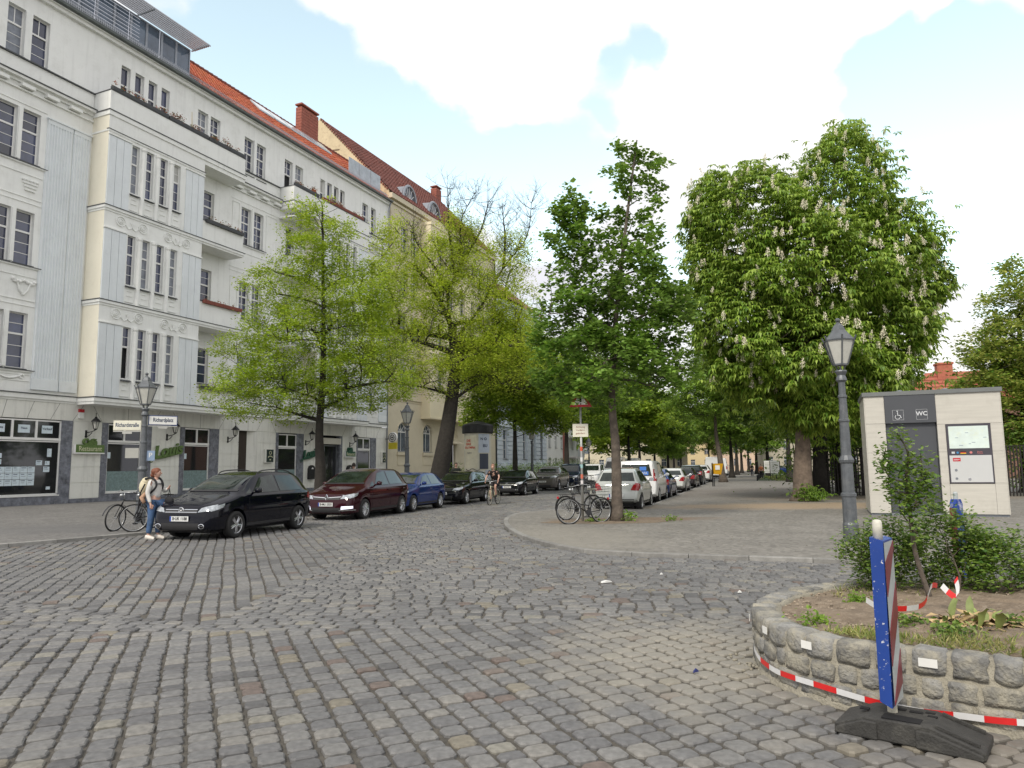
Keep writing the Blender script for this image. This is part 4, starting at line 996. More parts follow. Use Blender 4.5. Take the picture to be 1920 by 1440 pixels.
# gable end and roof
PK = (7.8, 34.9)
MB().prism([(0, 20), (0, 26.2), (.1, 26.6), PK, (15.5, 26.2), (15.5, 20)], 0, E0, E0 + .3).obj('gable_wall', m_gable, B2)
vb = MB()
for k in range(36):
    t = k / 36; y, z = .1 + (PK[0] - .1) * t, 26.6 + (PK[1] - 26.6) * t; vb.box((E0 - .09, y, z - .06), (E0 + .35, y + .15, z + .10))
vb.obj('verge_tiles', m_tile_dark, B2)
wr = MB()
wr.tube([(E0 - .02, 5.5, 31.3), (E0 - .02, 7.6, 31.5), (E0 - .02, 9.5, 31.2)], .05, 4); wr.obj('plaster_crack_line', M('crack_shadow', (.2, .15, .1), .9), B2)
tiles('roof_tiles', B2, E0, E1, -.35, 26.2, PK[0], PK[1], m_tile_dark, pw=.42, ph=.5)
MB().add([(E0, PK[0], PK[1]), (E1, PK[0], PK[1]), (E1, 15.5, 26.2), (E0, 15.5, 26.2)], [(0, 1, 2, 3)]).obj('rear_roof_slope', m_tile_dark, B2)
for uc in (30.9, 35.6):
    mb = MB(); mb.tube([(uc + 1.15 * cos(t), .5, 26.9 + 1.5 * sin(t)) for t in np.linspace(0, pi, 13)], .14, 6)
    o = mb.obj('dormer', m_zinc, B2); rf = MB(); n = 13
    prof = [(uc + 1.15 * cos(t), 26.9 + 1.5 * sin(t)) for t in np.linspace(0, pi, n)]
    rf.add([(x, .5, z) for x, z in prof] + [(x, 2.6, z + .2) for x, z in prof], [(i, i + 1, i + 1 + n, i + n) for i in range(n - 1)]); rf.obj('dormer_roof', m_zinc, o)
    MB().prism(prof, 1, .55, .57).obj('pane', m_glass_dk, o)
    fr = MB()
    for t in (.6, 1.1, 1.57, 2.04, 2.54): fr.tube([(uc, .52, 26.95), (uc + 1.1 * cos(t), .52, 26.9 + 1.45 * sin(t))], .03, 4)
    fr.obj('dormer_bars', m_frame, o)
chimney(B2, 47.6, 48.8, 7.0, 7.8, 33.0, 35.7, m_brick_ch)
MB().tube([(E1, -.08, .1), (E1, -.08, 26)], .08, 6).obj('downpipe', m_blackpl, B2)

# pale blue rusticated house ---------------------------------------------
B3 = bld('rusticated_house', 'pale blue stucco house with banded rusticated piers and tall window recesses behind a garden fence')
m_pb = M('pale_blue_stucco', (.62, .68, .74), .75, var=.06, scale=.6, dirt=((.48, .53, .58), .4, 1.5))
m_groove = M('dark_joint_paint', (.07, .08, .10), .8)
hol = []
for uc in (51.6, 54.6, 57.6, 60.6, 63.4): 
    for (a, b) in ((2.6, 6.0), (9, 11.5), (13, 15.5), (17, 19.4)): hol.append((uc - .65, uc + .65, a, b))
wall(B3, 'facade_wall', 49.1, 65, 0, 21.5, 0, hol, m_pb)
for q in hol: window(B3, *q, 0, 2, 1, 2, .35, glass=m_glass_dk)
for uc in (50.0, 53.1, 56.1, 59.1, 62.1, 64.5):
    for k in range(8): MB().box((uc - .75, -.12, 2.1 + k * .52), (uc + .75, 0, 2.1 + k * .52 + .44)).obj('rusticated_block', m_pb, B3)
mb = MB(); mb.box((49.1, -.02, 2.0), (65, 0.0, 6.3)); 
mb = MB(); mb.box((49.1, -.3, 6.35), (65, 0, 6.7)); mb.box((49.1, -.25, 1.6), (65, 0, 2.0)); mb.box((49.1, -.5, 21), (65, 0, 21.6)); mb.each('cornice', m_pb, B3)
MB().prism([(-.5, 21.6), (6, 27), (14, 21.6)], 0, 49.1, 65).obj('roof', m_tile_dark, B3)

# white house with brick red strip and balconies ---------------------------
def at_px(px, Y): r = ray(px, 880); return Vector((r.x / r.y * Y, Y, 0))
SANG = math.atan2(1, SLL)
def house(name, lab, px0, Y0, L_, D_, H_, mat, roofm, wins_, floors, gm=None, ang=None, roofh=4, fh=3.1, z0=1.2):
    p = at_px(px0, Y0); t = thing(name, lab, 'building', (p.x, p.y, 0), SANG if ang is None else ang)
    hs = []; 
    for k in range(floors):
        for i in range(wins_):
            uc = (i + .5) * L_ / wins_; hs.append((uc - .6, uc + .6, z0 + k * fh, z0 + k * fh + 1.7))
    wall(t, 'facade_wall', 0, L_, 0, H_, 0, hs, mat)
    for q in hs: window(t, *q, 0, 2, 1, 1, .35, glass=m_glass_dk)
    mb = MB(); mb.add([(0, 0, 0), (0, D_, 0), (0, D_, H_), (0, 0, H_)], [(0, 1, 2, 3)]); mb.add([(L_, 0, 0), (L_, D_, 0), (L_, D_, H_), (L_, 0, H_)], [(0, 1, 2, 3)]); mb.add([(0, D_, 0), (L_, D_, 0), (L_, D_, H_), (0, D_, H_)], [(0, 1, 2, 3)]); mb.obj('side_wall', gm or mat, t)
    MB().prism([(-.4, H_), (D_ / 2, H_ + roofh), (D_ + .4, H_)], 0, -.3, L_ + .3).obj('roof', roofm, t)
    return t
B4 = house('balcony_house', 'white apartment house with brick red strip and pale balconies far along the left pavement', 1025, 99, 26, 10, 16, M('plain_white_render', (.75, .75, .72), .8, var=.05), m_tile_dark, 7, 5)
m_brickstrip = M('brick_red_render', (.33, .09, .07), .8, var=.2, scale=3)
MB().box((10, -.06, 0), (13.5, -.005, 16)).obj('brick_strip', m_brickstrip, B4)
for k in range(4):
    z = 3.0 + 3.1 * k; MB().box((14, -1.5, z), (19, -.01, z + .15)).obj('balcony_slab', m_frame, B4)
    MB().box((14, -1.5, z + .15), (19, -1.44, z + 1.1)).obj('balcony_panel', M('pale_balcony_panel', (.62, .68, .72), .5, var=.05), B4)
house('end_house', 'yellow ochre house closing the far end of the street behind the vans', 1185, 205, 34, 12, 14, M('ochre_render', (.66, .56, .34), .8, var=.08), m_tile_dark, 9, 4, ang=radians(-6), z0=1.5, fh=3.2)
house('end_house', 'pinkish house at the far end of the street right of the yellow one', 1345, 190, 26, 12, 13, M('pale_pink_render', (.66, .50, .38), .8, var=.08), m_tile_dark, 8, 4, ang=radians(-10), z0=1.5, fh=3.2)
house('end_house', 'pale yellow house far away between the white vans and the ochre house', 1085, 175, 26, 12, 14, M('pale_ochre', (.60, .54, .40), .8, var=.08), m_tile_dark, 7, 4, ang=radians(-4), z0=1.5, fh=3.2)
house('end_house', 'grey block glimpsed between tree trunks far behind the notice boards', 1430, 150, 26, 12, 11, M('grey_beige_render', (.42, .38, .30), .8, var=.08), m_tile_dark, 8, 3, ang=radians(-12), z0=1.5, fh=3.2)
# red roofed house beyond the toilet
m_redroof = M('red_clay_roof', (.36, .11, .07), .8, var=.15, scale=2, isl=.12)
p = at_y(1690, 870, 72); RH = thing('brick_house', 'low house with red hipped tile roof and square brick chimney behind the public toilet', 'building', (p.x, 72, 0), radians(-20))
mb = MB(); mb.box((0, 0, 0), (20, 10, 7.2)); mb.obj('wall', M('brown_brick_wall', (.20, .11, .08), .85, var=.2, scale=3), RH)
V_ = [(-.4, -.4, 7.2), (20.4, -.4, 7.2), (20.4, 10.4, 7.2), (-.4, 10.4, 7.2), (3.6, 5, 11.0), (16, 5, 11.0)]
MB().add(V_, [(0, 1, 5, 4), (1, 2, 5), (2, 3, 4, 5), (3, 0, 4)]).obj('roof', m_redroof, RH)
tt = MB()
for k in range(9): 
    z = 7.2 + .41 * k; f_ = k / 9.3; tt.tube([(-.4 + 4 * f_, -.42 + 5.4 * f_, z + .03), (20.4 - 4.4 * f_, -.42 + 5.4 * f_, z + .03)], .05, 4); tt.tube([(-.42 + 4 * f_, -.4 + 5.4 * f_, z + .03), (-.42 + 4 * f_, 10.4 - 5.4 * f_, z + .03)], .05, 4)
tt.obj('tile_courses', m_redroof, RH)
chm = M('red_chimney_brick', (.40, .13, .08), .8, var=.2, scale=3)
MB().box((4.5, 3.8, 8), (5.9, 5.2, 11.9)).box((4.4, 3.7, 11.7), (6.0, 5.3, 11.9)).obj('chimney', chm, RH)
MB().prism([(8.0, 7.2), (8.6, 10.2), (9.6, 11.0), (10.6, 10.2), (11.2, 7.2)], 1, -.6, 4).obj('roof_gable', chm, RH)

# ================================================================== wall lanterns, signs on the facade
def lantern(u, h, lab):
    t = thing('wall_lantern', lab, 'wall lamp', U(u, .03, h), ANG, 'lanterns on the restaurant wall')
    return t
Lp = thing('wall_lantern', 'black wall lantern above the restaurant sign, nearest the big shop window', 'wall lamp', U(-1.0, .03, 3.72), ANG, 'black lanterns along the restaurant wall')
mb = MB(); mb.box((-.05, -.03, -.38), (.05, .02, .0)); mb.tube([(0, -.02, -.12), (.12, -.25, -.08), (.2, -.4, .0)], .025, 5); mb.tube([(0, -.02, -.34), (.06, -.16, -.28), (.13, -.28, -.12)], .02, 4); mb.obj('bracket', m_iron, Lp)
LH = (.2, -.42, 0)
mb = MB(); mb.lathe([(.02, .0), (.09, .04), (.10, .08)], 6, LH); mb.lathe([(.26, .42), (.25, .45), (.11, .6), (.06, .62), (.07, .66), (.02, .7), (.015, .82), (.03, .84), (.0, .9)], 6, LH)
for k in range(6):
    a = pi / 3 * k; mb.tube([(LH[0] + .10 * cos(a), LH[1] + .10 * sin(a), .08), (LH[0] + .17 * cos(a), LH[1] + .17 * sin(a), .43)], .012, 4)
mb.obj('lantern_frame', m_iron, Lp)
MB().lathe([(.09, .08), (.155, .42)], 6, LH).obj('lamp_glass', m_lampglass, Lp)
kidsfix()
for u, lab in [(3.95, 'black wall lantern right above the curving green script sign'), (8.55, 'black wall lantern on the pier left of the dark brown house door'), (16.0, 'black wall lantern half hidden by the linden trunk'), (21.3, 'black wall lantern on the pier right of the restaurant entrance')]:
    copy_tree(Lp, None, U(u, .03, 3.72), ANG, lab)
m_green = M('green_sign_letters', (.10, .17, .045), .5, var=.3, scale=12, dirt=((.20, .24, .08), .7, 20))
m_green2 = M('dark_green_sign', (.02, .09, .05), .5, var=.2, scale=10)
m_signgold = M('sign_pale_letters', (.62, .62, .42), .5)
def cafe_sign(u, lab, face, sc=1.0):
    t = thing('restaurant_sign', lab, 'sign', U(u, .03, 2.72), ANG)
    MB().box((-.78 * sc, -.2, -.14), (.78 * sc, 0, .26)).obj('sign_box', face, t)
    MB().box((-.82 * sc, -.2, -.2), (.8 * sc, 0, -.14)).box((-.82 * sc, -.2, -.14), (-.785 * sc, 0, .28)).obj('sign_edge', m_frame, t)
    o = text('Restaurant', .36, m_signgold, t, (0, -.203, .05), (pi / 2, 0, 0), ext=.006, sx=.80 * sc)
    o = text('Café', .42, face, t, (.0, -.12, .40), (pi / 2, 0, 0), ext=.07, sx=.95 * sc, bold=.02)
cafe_sign(-.85, 'green box sign with raised lettering Café Restaurant left of the first restaurant window', m_green)
cafe_sign(21.2, 'smaller dark green Café Restaurant box sign right of the entrance', m_green2, .8)
def script_sign(u, lab, face, sc=1.0):
    t = thing('script_sign', lab, 'sign', U(u, .03, 2.55), ANG)
    o = text('Louis', .95 * sc, face, t, (0, -.12, .2), (pi / 2, radians(-9), 0), ext=.06, shear=.35, sx=.95, bold=.025)
    mb = MB(); pts = catmull([(-1.05 * sc, -.1, -.32 * sc), (-.75 * sc, -.1, -.22 * sc), (-.3 * sc, -.1, -.16 * sc), (.25 * sc, -.1, -.05 * sc), (.95 * sc, -.1, .12 * sc)], 5)
    mb.tube(pts, [.03 + .05 * sin(pi * i / len(pts)) for i in range(len(pts))], 6); mb.tube([(-1.05 * sc + .12 * cos(a), -.1, -.36 * sc + .09 * sin(a)) for a in np.linspace(0, 5.5, 10)], .025, 5); mb.obj('swash', face, t)
script_sign(3.95, 'green curving script sign reading Louis on the second restaurant pier', m_green)
script_sign(16.4, 'dark green script sign reading Louis partly hidden behind the linden trunk', m_green2, .85)
def menu(u, h, w_, lab):
    t = thing('menu_board', lab, 'sign', U(u, .03, h), ANG)
    MB().box((-w_ / 2, -.16, -.45), (w_ / 2, 0, .45)).obj('case', m_ground_panel, t)
    MB().box((-w_ / 2 + .12, -.17, -.42), (w_ / 2 - .02, -.16, .42)).obj('panel', M('dark_sign_panel', (.015, .03, .028), .4), t)
    mb = MB(); mb.tube([(.06 + .11 * cos(a), -.18, .2 + .11 * sin(a)) for a in np.linspace(0, 6.28, 12)[:-1]], .018, 4, closed=True); mb.tube([(.06 + .2 * cos(a), -.18, -.12 + .1 * sin(a)) for a in np.linspace(0, pi, 8)], .03, 4); mb.box((.0, -.185, -.3), (.12, -.175, -.22)); mb.obj('emblem', m_signgold, t)
menu(12.15, 2.55, .8, 'dark framed menu board with gold emblem left of the third restaurant window'); menu(25.9, 2.55, .6, 'narrow dark menu board at the far right end of the white building')
for u, lab in ((16.6, 'black arched letter box left of the restaurant entrance by the trunk'), (21.2, 'black arched letter box right of the restaurant entrance')):
    t = thing('letter_box', lab, 'letter box', U(u, .03, 1.35), ANG)
    MB().prism([(-.33, -.45), (.33, -.45), (.33, .3), (.2, .5), (0, .57), (-.2, .5), (-.33, .3)], 1, -.2, 0).obj('case', m_iron, t)
    MB().prism([(-.12, .28), (.12, .28), (0, .42)], 1, -.21, -.2).obj('flap', m_frame, t)
bs = thing('beer_sign', 'round white and black sign above a yellow square panel at the white building end', 'sign', U(26.35, .05, 3.8), ANG)
MB().lathe([(.42, -.1), (.45, -.06), (.45, .06), (.42, .1)], 24, (0, -.75, .45), axis=0).obj('round_case', m_frame, bs, smooth=True)
mb = MB(); 
for r_, tt_ in ((.36, .03), (.2, .035)): mb.tube([(-.11, -.75 + r_ * cos(a), .45 + r_ * sin(a)) for a in np.linspace(0, 2 * pi, 20)[:-1]], tt_, 4, closed=True)
mb.box((-.13, -.85, .4), (-.1, -.65, .5)); mb.obj('ring_emblem', m_iron, bs)
MB().box((-.08, -1.15, -.55), (.08, -.35, .0)).obj('yellow_panel', M('yellow_sign_plastic', (.50, .42, .02), .4, var=.06), bs)
MB().box((-.02, -.4, .3), (.02, .0, .36)).obj('bracket', m_iron, bs)
al = thing('alarm_box', 'small white alarm box with red top above the corner of the big shop window', 'alarm', U(-1.35, .02, 4.55), ANG)
MB().box((-.13, -.12, -.25), (.13, 0, .05)).obj('case', m_frame, al); MB().box((-.13, -.12, .06), (.13, 0, .22)).obj('light', M('red_lens', (.45, .01, .02), .3), al)

# ================================================================== street lamps
def lamp_tree(name, lab, X, Y, rz=0):
    t = thing(name, lab, 'street lamp', (X, Y, 0), rz, 'old Berlin style street lamps')
    MB().lathe([(.15, 0), (.15, .42), (.135, .46), (.135, 1.0), (.15, 1.02), (.15, 1.08), (.12, 1.1)], 12).obj('base', m_lamp, t)
    mb = MB(); mb.lathe([(.12, 1.1), (.115, 1.72), (.14, 1.75), (.15, 1.8), (.12, 1.86), (.10, 1.9), (.09, 2.62), (.105, 2.64), (.105, 2.68), (.085, 2.7), (.075, 3.15), (.09, 3.17), (.09, 3.21), (.07, 3.23), (.065, 3.5), (.11, 3.55), (.10, 3.6), (.08, 3.66), (.12, 3.74), (.11, 3.77)], 12); mb.obj('post', m_lamp, t)
    mb = MB(); z0, z1 = 3.9, 4.42
    for k in range(4): a = pi / 4 + pi / 2 * k; mb.tube([(.05 * cos(a), .05 * sin(a), 3.75), (.10 * cos(a), .10 * sin(a), z0)], .014, 4)
    mb.lathe([(.15, z0 - .02), (.15, z0 + .015)], 6); mb.lathe([(.31, z1), (.315, z1 + .03), (.29, z1 + .05)], 6)
    for k in range(6): a = pi / 3 * k; mb.tube([(.15 * cos(a), .15 * sin(a), z0), (.30 * cos(a), .30 * sin(a), z1)], .015, 4); mb.tube([(.30 * cos(a), .30 * sin(a), z1), (.34 * cos(a), .34 * sin(a), z1 + .11)], .018, 4)
    mb.obj('lantern_frame', m_lamp, t)
    MB().lathe([(.14, z0 + .01), (.285, z1)], 6).obj('lamp_glass', m_lampglass, t)
    MB().lathe([(.285, z1 + .05), (.14, z1 + .24), (.13, z1 + .28), (.09, z1 + .36), (.035, z1 + .41), (.03, z1 + .43)], 6).ball((0, 0, z1 + .48), .05, 8).obj('lantern_roof', m_lamp, t)
    t.scale = (1, 1, .93)
    return t
SL = lamp_tree('street_lamp', 'grey cast iron lantern post on the plaza left of the public toilet', 6.77, 14.7, .3)
kidsfix()
pL = gp(262, 985); 
copy_tree(SL, None, (pL.x, pL.y, .0), .2, 'lantern post beside the two bicycles, carrying the street name signs')
def klp(px, Y, dx=0): r = ray(px, 880); return (r.x / r.y * Y, Y, ZL)
copy_tree(SL, None, klp(763, 33.5), .5, 'lantern post in front of the arched cream house, behind the maroon and blue cars')
copy_tree(SL, None, klp(998, 55), .1, 'lantern post in front of the pale blue house by the hedge')
copy_tree(SL, None, klp(1105, 76), .1, 'far lantern post in front of the white balcony house')
# street name plates (enamel) on the left lamp
m_enw = M('white_enamel', (.80, .80, .76), .3, var=.05, scale=8); m_enb = M('blue_enamel_rim', (.03, .06, .20), .3); m_encr = M('cream_enamel', (.74, .72, .60), .35, var=.08, scale=10)
m_greyarm = M('grey_sign_arm', (.5, .5, .46), .4, metal=.3)
def nameplate(txt, lab, loc, rz, x0, x1, z, face, rim):
    t = thing('street_name_sign', lab, 'street sign', loc, rz)
    MB().box((x0, -.02, z - .15), (x1, .02, z + .15)).obj('rim', rim, t)
    MB().box((x0 + .02, -.026, z - .125), (x1 - .02, -.02, z + .125)).box((x0 + .02, .02, z - .125), (x1 - .02, .026, z + .125)).obj('plate', face, t)
    text(txt, .165, m_ink, t, ((x0 + x1) / 2, -.028, z + .01), (pi / 2, 0, 0), ext=.001, sx=.70, bold=.004)
    MB().box((min(x0, 0), -.015, z - .19), (max(x1, 0), .015, z - .165)).box(((x0 + x1) / 2 - .13, -.012, z - .25), ((x0 + x1) / 2 + .13, .012, z - .19)).obj('arm', m_greyarm, t)
# seen square on: planes facing the camera
nameplate('Richardstraße', 'cream street name sign Richardstraße on the left side of the lamp post', (pL.x, pL.y, 0), radians(14), -.85, -.09, 2.98, m_encr, m_encr)
nameplate('Richardplatz', 'white and blue street name sign Richardplatz on the right side of the lamp post', (pL.x, pL.y, 0), radians(38), .10, .92, 3.15, m_enw, m_enb)
t = thing('bus_stop_notice', 'small pale blue notice plate with a white P fixed to the lamp post', 'sign', (pL.x, pL.y, 0), radians(25))
MB().box((.1, -.02, 1.92), (.32, .0, 2.22)).obj('plate', M('pale_blue_plate', (.25, .34, .48), .4), t)
MB().box((-.48, -.02, 2.0), (-.12, 0, 2.3)).obj('grey_plate', M('grey_beige_plate', (.42, .42, .38), .6), t)
tag(text('P', .2, m_enw, t, (.2, -.024, 2.08), (pi / 2, 0, 0), ext=.001))

# triangle warning sign pole with two plates, used by the bicycles
pS = gp(1093, 978, ZR); pole = thing('sign_post', 'grey steel post with red triangle warning sign and stickers at the pavement tip', 'sign post', (pS.x, pS.y, ZR), 0)
MB().tube([(0, 0, 0), (0, 0, 3.55)], .035, 10).obj('pole', M('galvanised_post', (.40, .41, .40), .45, metal=.5, var=.2, scale=6, dirt=((.5, .52, .48), .6, 9)), pole, smooth=True)
m_red = M('sign_red', (.50, .02, .03), .4, var=.06); 
def tri(r): return [(r * sin(a), r * cos(a)) for a in (0, 2 * pi / 3, 4 * pi / 3)]
zt = 3.42
MB().prism([(x, z + zt) for x, z in tri(.37)], 1, -.05, -.035).obj('triangle', m_red, pole)
MB().prism([(x, z + zt) for x, z in tri(.24)], 1, -.054, -.05).obj('triangle_field', m_enw, pole)
mb = MB(); mb.box((-.03, -.057, zt - .05), (.03, -.054, zt + .13)).lathe([(.02, 0), (.02, .003)], 8, (0, -.057, zt - .1), axis=1); mb.obj('symbol', m_iron, pole)
MB().box((-.24, -.05, 2.38), (.2, -.036, 2.75)).obj('text_plate', m_encr, pole)
for k, tx in enumerate(('Achtung', 'Vorfahrt', 'geändert')): text(tx, .075, M('brown_letters', (.25, .08, .05), .6), pole, (-.02, -.052, 2.66 - .09 * k), (pi / 2, 0, 0), ext=.001)
for (z0, z1, c) in ((1.98, 2.1, (.60, .10, .04)), (1.68, 1.8, (.7, .7, .7)), (1.2, 1.32, (.62, .16, .10)), (1.05, 1.15, (.7, .66, .66)), (1.5, 1.6, (.3, .5, .5))):
    MB().lathe([(.038, z0), (.038, z1)], 10).obj('sticker', M('sticker%d' % int(z0 * 100), c, .5), pole)

# advertising column
pc = at_px(896, 43.0); AC = thing('advertising_column', 'round advertising pillar with black crown and posters behind the parked cars', 'advertising column', (pc.x, pc.y, ZL), 0)
MB().lathe([(.84, 0), (.84, .3), (.80, .32), (.80, 3.55)], 28).obj('drum', M('poster_paper_base', (.62, .60, .50), .6, var=.06, scale=3, dirt=((.5, .48, .4), .5, 4)), AC, smooth=False)
MB().lathe([(.90, 3.55), (.93, 3.6), (.93, 4.0), (.88, 4.08), (.4, 4.22), (.05, 4.3)], 28).obj('crown', m_iron, AC)
def poster(a0, a1, z0, z1, col, nm='poster', r_=.812):
    n = 7; mb = MB(); A_ = np.linspace(radians(a0), radians(a1), n)
    mb.add([(r_ * cos(a), r_ * sin(a), z0) for a in A_] + [(r_ * cos(a), r_ * sin(a), z1) for a in A_], [(i, i + 1, i + 1 + n, i + n) for i in range(n - 1)])
    return mb.obj(nm, M('poster_%d_%d' % (a0, z0 * 100), col, .5, var=.08, scale=6), AC)
# -90 degrees faces the camera
poster(-150, -88, 1.5, 3.4, (.64, .61, .48)); poster(-84, -30, 2.4, 3.5, (.50, .56, .66)); poster(-80, -38, 1.45, 2.35, (.05, .06, .09)); poster(-150, -118, .25, 1.35, (.10, .012, .012))
poster(-112, -60, .25, 1.35, (.66, .66, .64)); poster(-55, -20, .25, 1.4, (.52, .56, .62)); poster(-148, -122, .3, .6, (.60, .24, .03), r_=.816); poster(-140, -128, .65, .95, (.45, .16, .03), r_=.816)
def curved_text(tx, a, z, size, mat):
    ar = radians(a); o = text(tx, size, mat, AC, (.818 * cos(ar), .818 * sin(ar), z), (pi / 2, 0, ar + pi / 2), ext=.001, bold=.005)
m_redink = M('red_poster_ink', (.55, .08, .05), .6)
curved_text('DIE', -128, 3.1, .2, m_redink); curved_text('BAR', -128, 2.9, .2, m_redink); curved_text('OLYMPIA', -121, 2.7, .17, m_redink); curved_text('täglich', -124, 2.4, .13, M('grey_ink', (.35, .33, .28), .7)); curved_text('N O', -62, 3.2, .22, m_ink); curved_text('BU', -55, 2.8, .24, m_ink)
gf = MB(); gf.tube([(.82 * cos(a), .82 * sin(a), 1.42 + .05 * sin(a * 9)) for a in np.linspace(radians(-145), radians(-80), 24)], .02, 4); gf.obj('spray_scrawl', m_iron, AC)

# yellow litter bin on post
pb = gp(1337, 912, ZR); LB = thing('litter_bin', 'yellow orange litter bin on a thin post beside the leaning tree trunk', 'litter bin', (pb.x, pb.y, ZR), 0)
MB().tube([(0, 0, 0), (0, 0, 1.7)], .045, 8).tube([(.12, .02, 0), (.12, .02, .6)], .03, 6).obj('post', m_iron, LB)
MB().add([(.05, -.25, .9), (.55, -.25, .85), (.55, .25, .85), (.05, .25, .9), (.02, -.3, 1.65), (.72, -.3, 1.65), (.72, .3, 1.65), (.02, .3, 1.65)], [(0, 3, 2, 1), (4, 5, 6, 7), (0, 1, 5, 4), (1, 2, 6, 5), (2, 3, 7, 6), (3, 0, 4, 7)]).obj('bucket', M('bin_yellow', (.62, .33, .01), .4, var=.08), LB)
MB().box((.14, -.31, 1.2), (.46, -.29, 1.52)).obj('sticker', m_enw, LB)
# notice boards in the green
for (px, py, Y, w_, lab) in [(1440, 893, 78, .95, 'white notice board on dark legs behind, slightly further left'), (1453, 888, 74, 1.0, 'nearer white notice board with lines of print beside the low railing')]:
    q = at_px(px, Y); t = thing('notice_board', lab, 'notice board', (q.x, Y, .05), 0)
    MB().tube([(-w_ / 2, 0, 0), (-w_ / 2, 0, 1.9)], .04, 5).tube([(w_ / 2, 0, 0), (w_ / 2, 0, 1.9)], .04, 5).obj('legs', m_iron, t)
    MB().box((-w_ / 2 + .06, -.05, .65), (w_ / 2 - .06, 0, 1.95)).obj('panel', m_enw, t)
    mb = MB()
    for k in range(7): mb.box((-w_ / 2 + .16, -.056, .8 + .15 * k), (w_ / 2 - .16 - rnd.uniform(0, .2), -.05, .84 + .15 * k))
    mb.obj('print', M('grey_ink', (.35, .33, .28), .7), t)

# ================================================================== public toilet
TO = Vector((10.69805598, 21.81336659, ZR)); TA = radians(-23.2476)
PT = thing('public_toilet', 'public toilet cabin with pale wood look panels, dark grey door and a map screen', 'public toilet', TO, TA)
m_panel = M('pale_wood_laminate', (.54, .52, .465), .5, var=.10, scale=1.5, dirt=((.42, .40, .35), .45, 2.5))
t = m_panel.node_tree; wv = [n for n in t.nodes if n.type == 'TEX_NOISE'][0]
mp = t.nodes.new('ShaderNodeMapping'); tcn = t.nodes.new('ShaderNodeTexCoord'); t.links.new(tcn.outputs['Object'], mp.inputs['Vector']); mp.inputs['Scale'].default_value = (.6, 1, 7); t.links.new(mp.outputs[0], wv.inputs['Vector'])
m_dgrey = M('dark_grey_aluminium', (.075, .08, .09), .45, var=.06, scale=1.0, metal=.2)
m_door = M('door_grey', (.082, .082, .082), .5, var=.15, scale=1.0, dirt=((.13, .13, .125), .5, 2.0))
W_, H_, D_ = 3.4777, 3.55, 2.6
MB().box((0, .06, 0), (W_, D_, .07)).obj('plinth', m_zinc, PT)
MB().box((.03, .1, .07), (W_ - .03, D_ - .03, H_)).obj('carcass', m_dgrey, PT)
def pcol(x0, x1, zs, y0=0.0):
    for i in range(len(zs) - 1): MB().box((x0 + .003, y0, zs[i] + .003), (x1 - .003, .1, zs[i + 1] - .003)).obj('cladding_panel', m_panel, PT)
pcol(0, .53, [.07, .95, 1.85, 2.72, H_]); pcol(1.87, 2.08, [.07, .95, 1.85, 2.65]); pcol(2.08, 3.19, [.07, .93]); pcol(3.19, W_, [.07, .95, 1.85, 2.65]); pcol(1.87, W_, [2.65, H_])
for xs in ((-.02, .0), (W_, W_ + .02)):
    for k in range(3): MB().box((xs[0], .0 + k * .87, .07), (xs[1], .865 + k * .87, H_)).obj('cladding_panel', m_panel, PT)
MB().box((-.06, -.05, H_), (W_ + .06, D_ + .05, H_ + .12)).obj('roof_edge', M('roof_edge_grey', (.16, .17, .17), .5, var=.1), PT)
MB().ball((1.0, .5, H_ + .12), .13, 8, sc=(1, 1, .6)).ball((2.2, .5, H_ + .12), .13, 8, sc=(1, 1, .6)).obj('roof_vent', m_zinc, PT)
MB().box((.535, -.03, 2.72), (1.865, .12, H_)).obj('door_header', m_dgrey, PT)
MB().box((.535, .12, .03), (1.865, .2, 2.72)).obj('door', m_door, PT)
MB().box((.535, .1, .07), (.56, .12, 2.72)).box((1.84, .1, .07), (1.865, .12, 2.72)).obj('door_jamb', m_dgrey, PT)
m_wht = M('white_print', (.6, .62, .64), .5)
text('WC', .17, m_wht, PT, (1.5, -.033, 2.98), (pi / 2, 0, 0), ext=.001, bold=.004)
mb = MB()
for (cx_, z_) in ((1.5, 2.96), (.88, 2.96)):
    for a, b in (((-.14, -.15), (.14, -.145)), ((-.14, .145), (.14, .15)), ((-.145, -.15), (-.14, .15)), ((.14, -.15), (.145, .15))): mb.box((cx_ + a[0], -.033, z_ + a[1]), (cx_ + b[0], -.03, z_ + b[1]))
mb.tube([(.87, -.035, 3.04), (.87, -.035, 2.95), (.93, -.035, 2.95), (.96, -.035, 2.87)], .014, 4); mb.ball((.865, -.035, 3.07), .022, 6)
mb.tube([(.865 + .065 * cos(a), -.035, 2.9 + .065 * sin(a)) for a in np.linspace(2.2, 6.0, 10)], .01, 4); mb.obj('pictogram', m_wht, PT)
mb = MB(); mb.box((2.085, -.02, .945), (3.185, .1, 2.645)); mb.obj('map_case', M('case_dark_violet_grey', (.06, .055, .07), .4), PT)
MB().box((2.14, -.026, 1.94), (3.12, -.02, 2.58)).obj('map', M('city_map_print', (.66, .76, .72), .3, var=.1, scale=4, dirt=((.68, .72, .50), .5, 5)), PT)
mb = MB()
for (x, z, l) in ((2.55, 2.38, .08), (2.3, 2.24, .07), (2.99, 2.24, .08), (2.7, 2.1, .09), (2.38, 2.02, .1), (2.62, 2.06, .06)): mb.box((x, -.03, z), (x + l, -.026, z + .016))
mb.obj('map_marks', M('map_grey', (.3, .36, .42), .6), PT)
MB().box((2.12, -.026, .975), (3.15, -.02, 1.74)).obj('service_panel', M('light_grey_panel', (.55, .56, .56), .4, var=.03), PT)
MB().box((2.2, -.03, 1.57), (2.39, -.026, 1.67)).obj('red_label', m_red, PT)
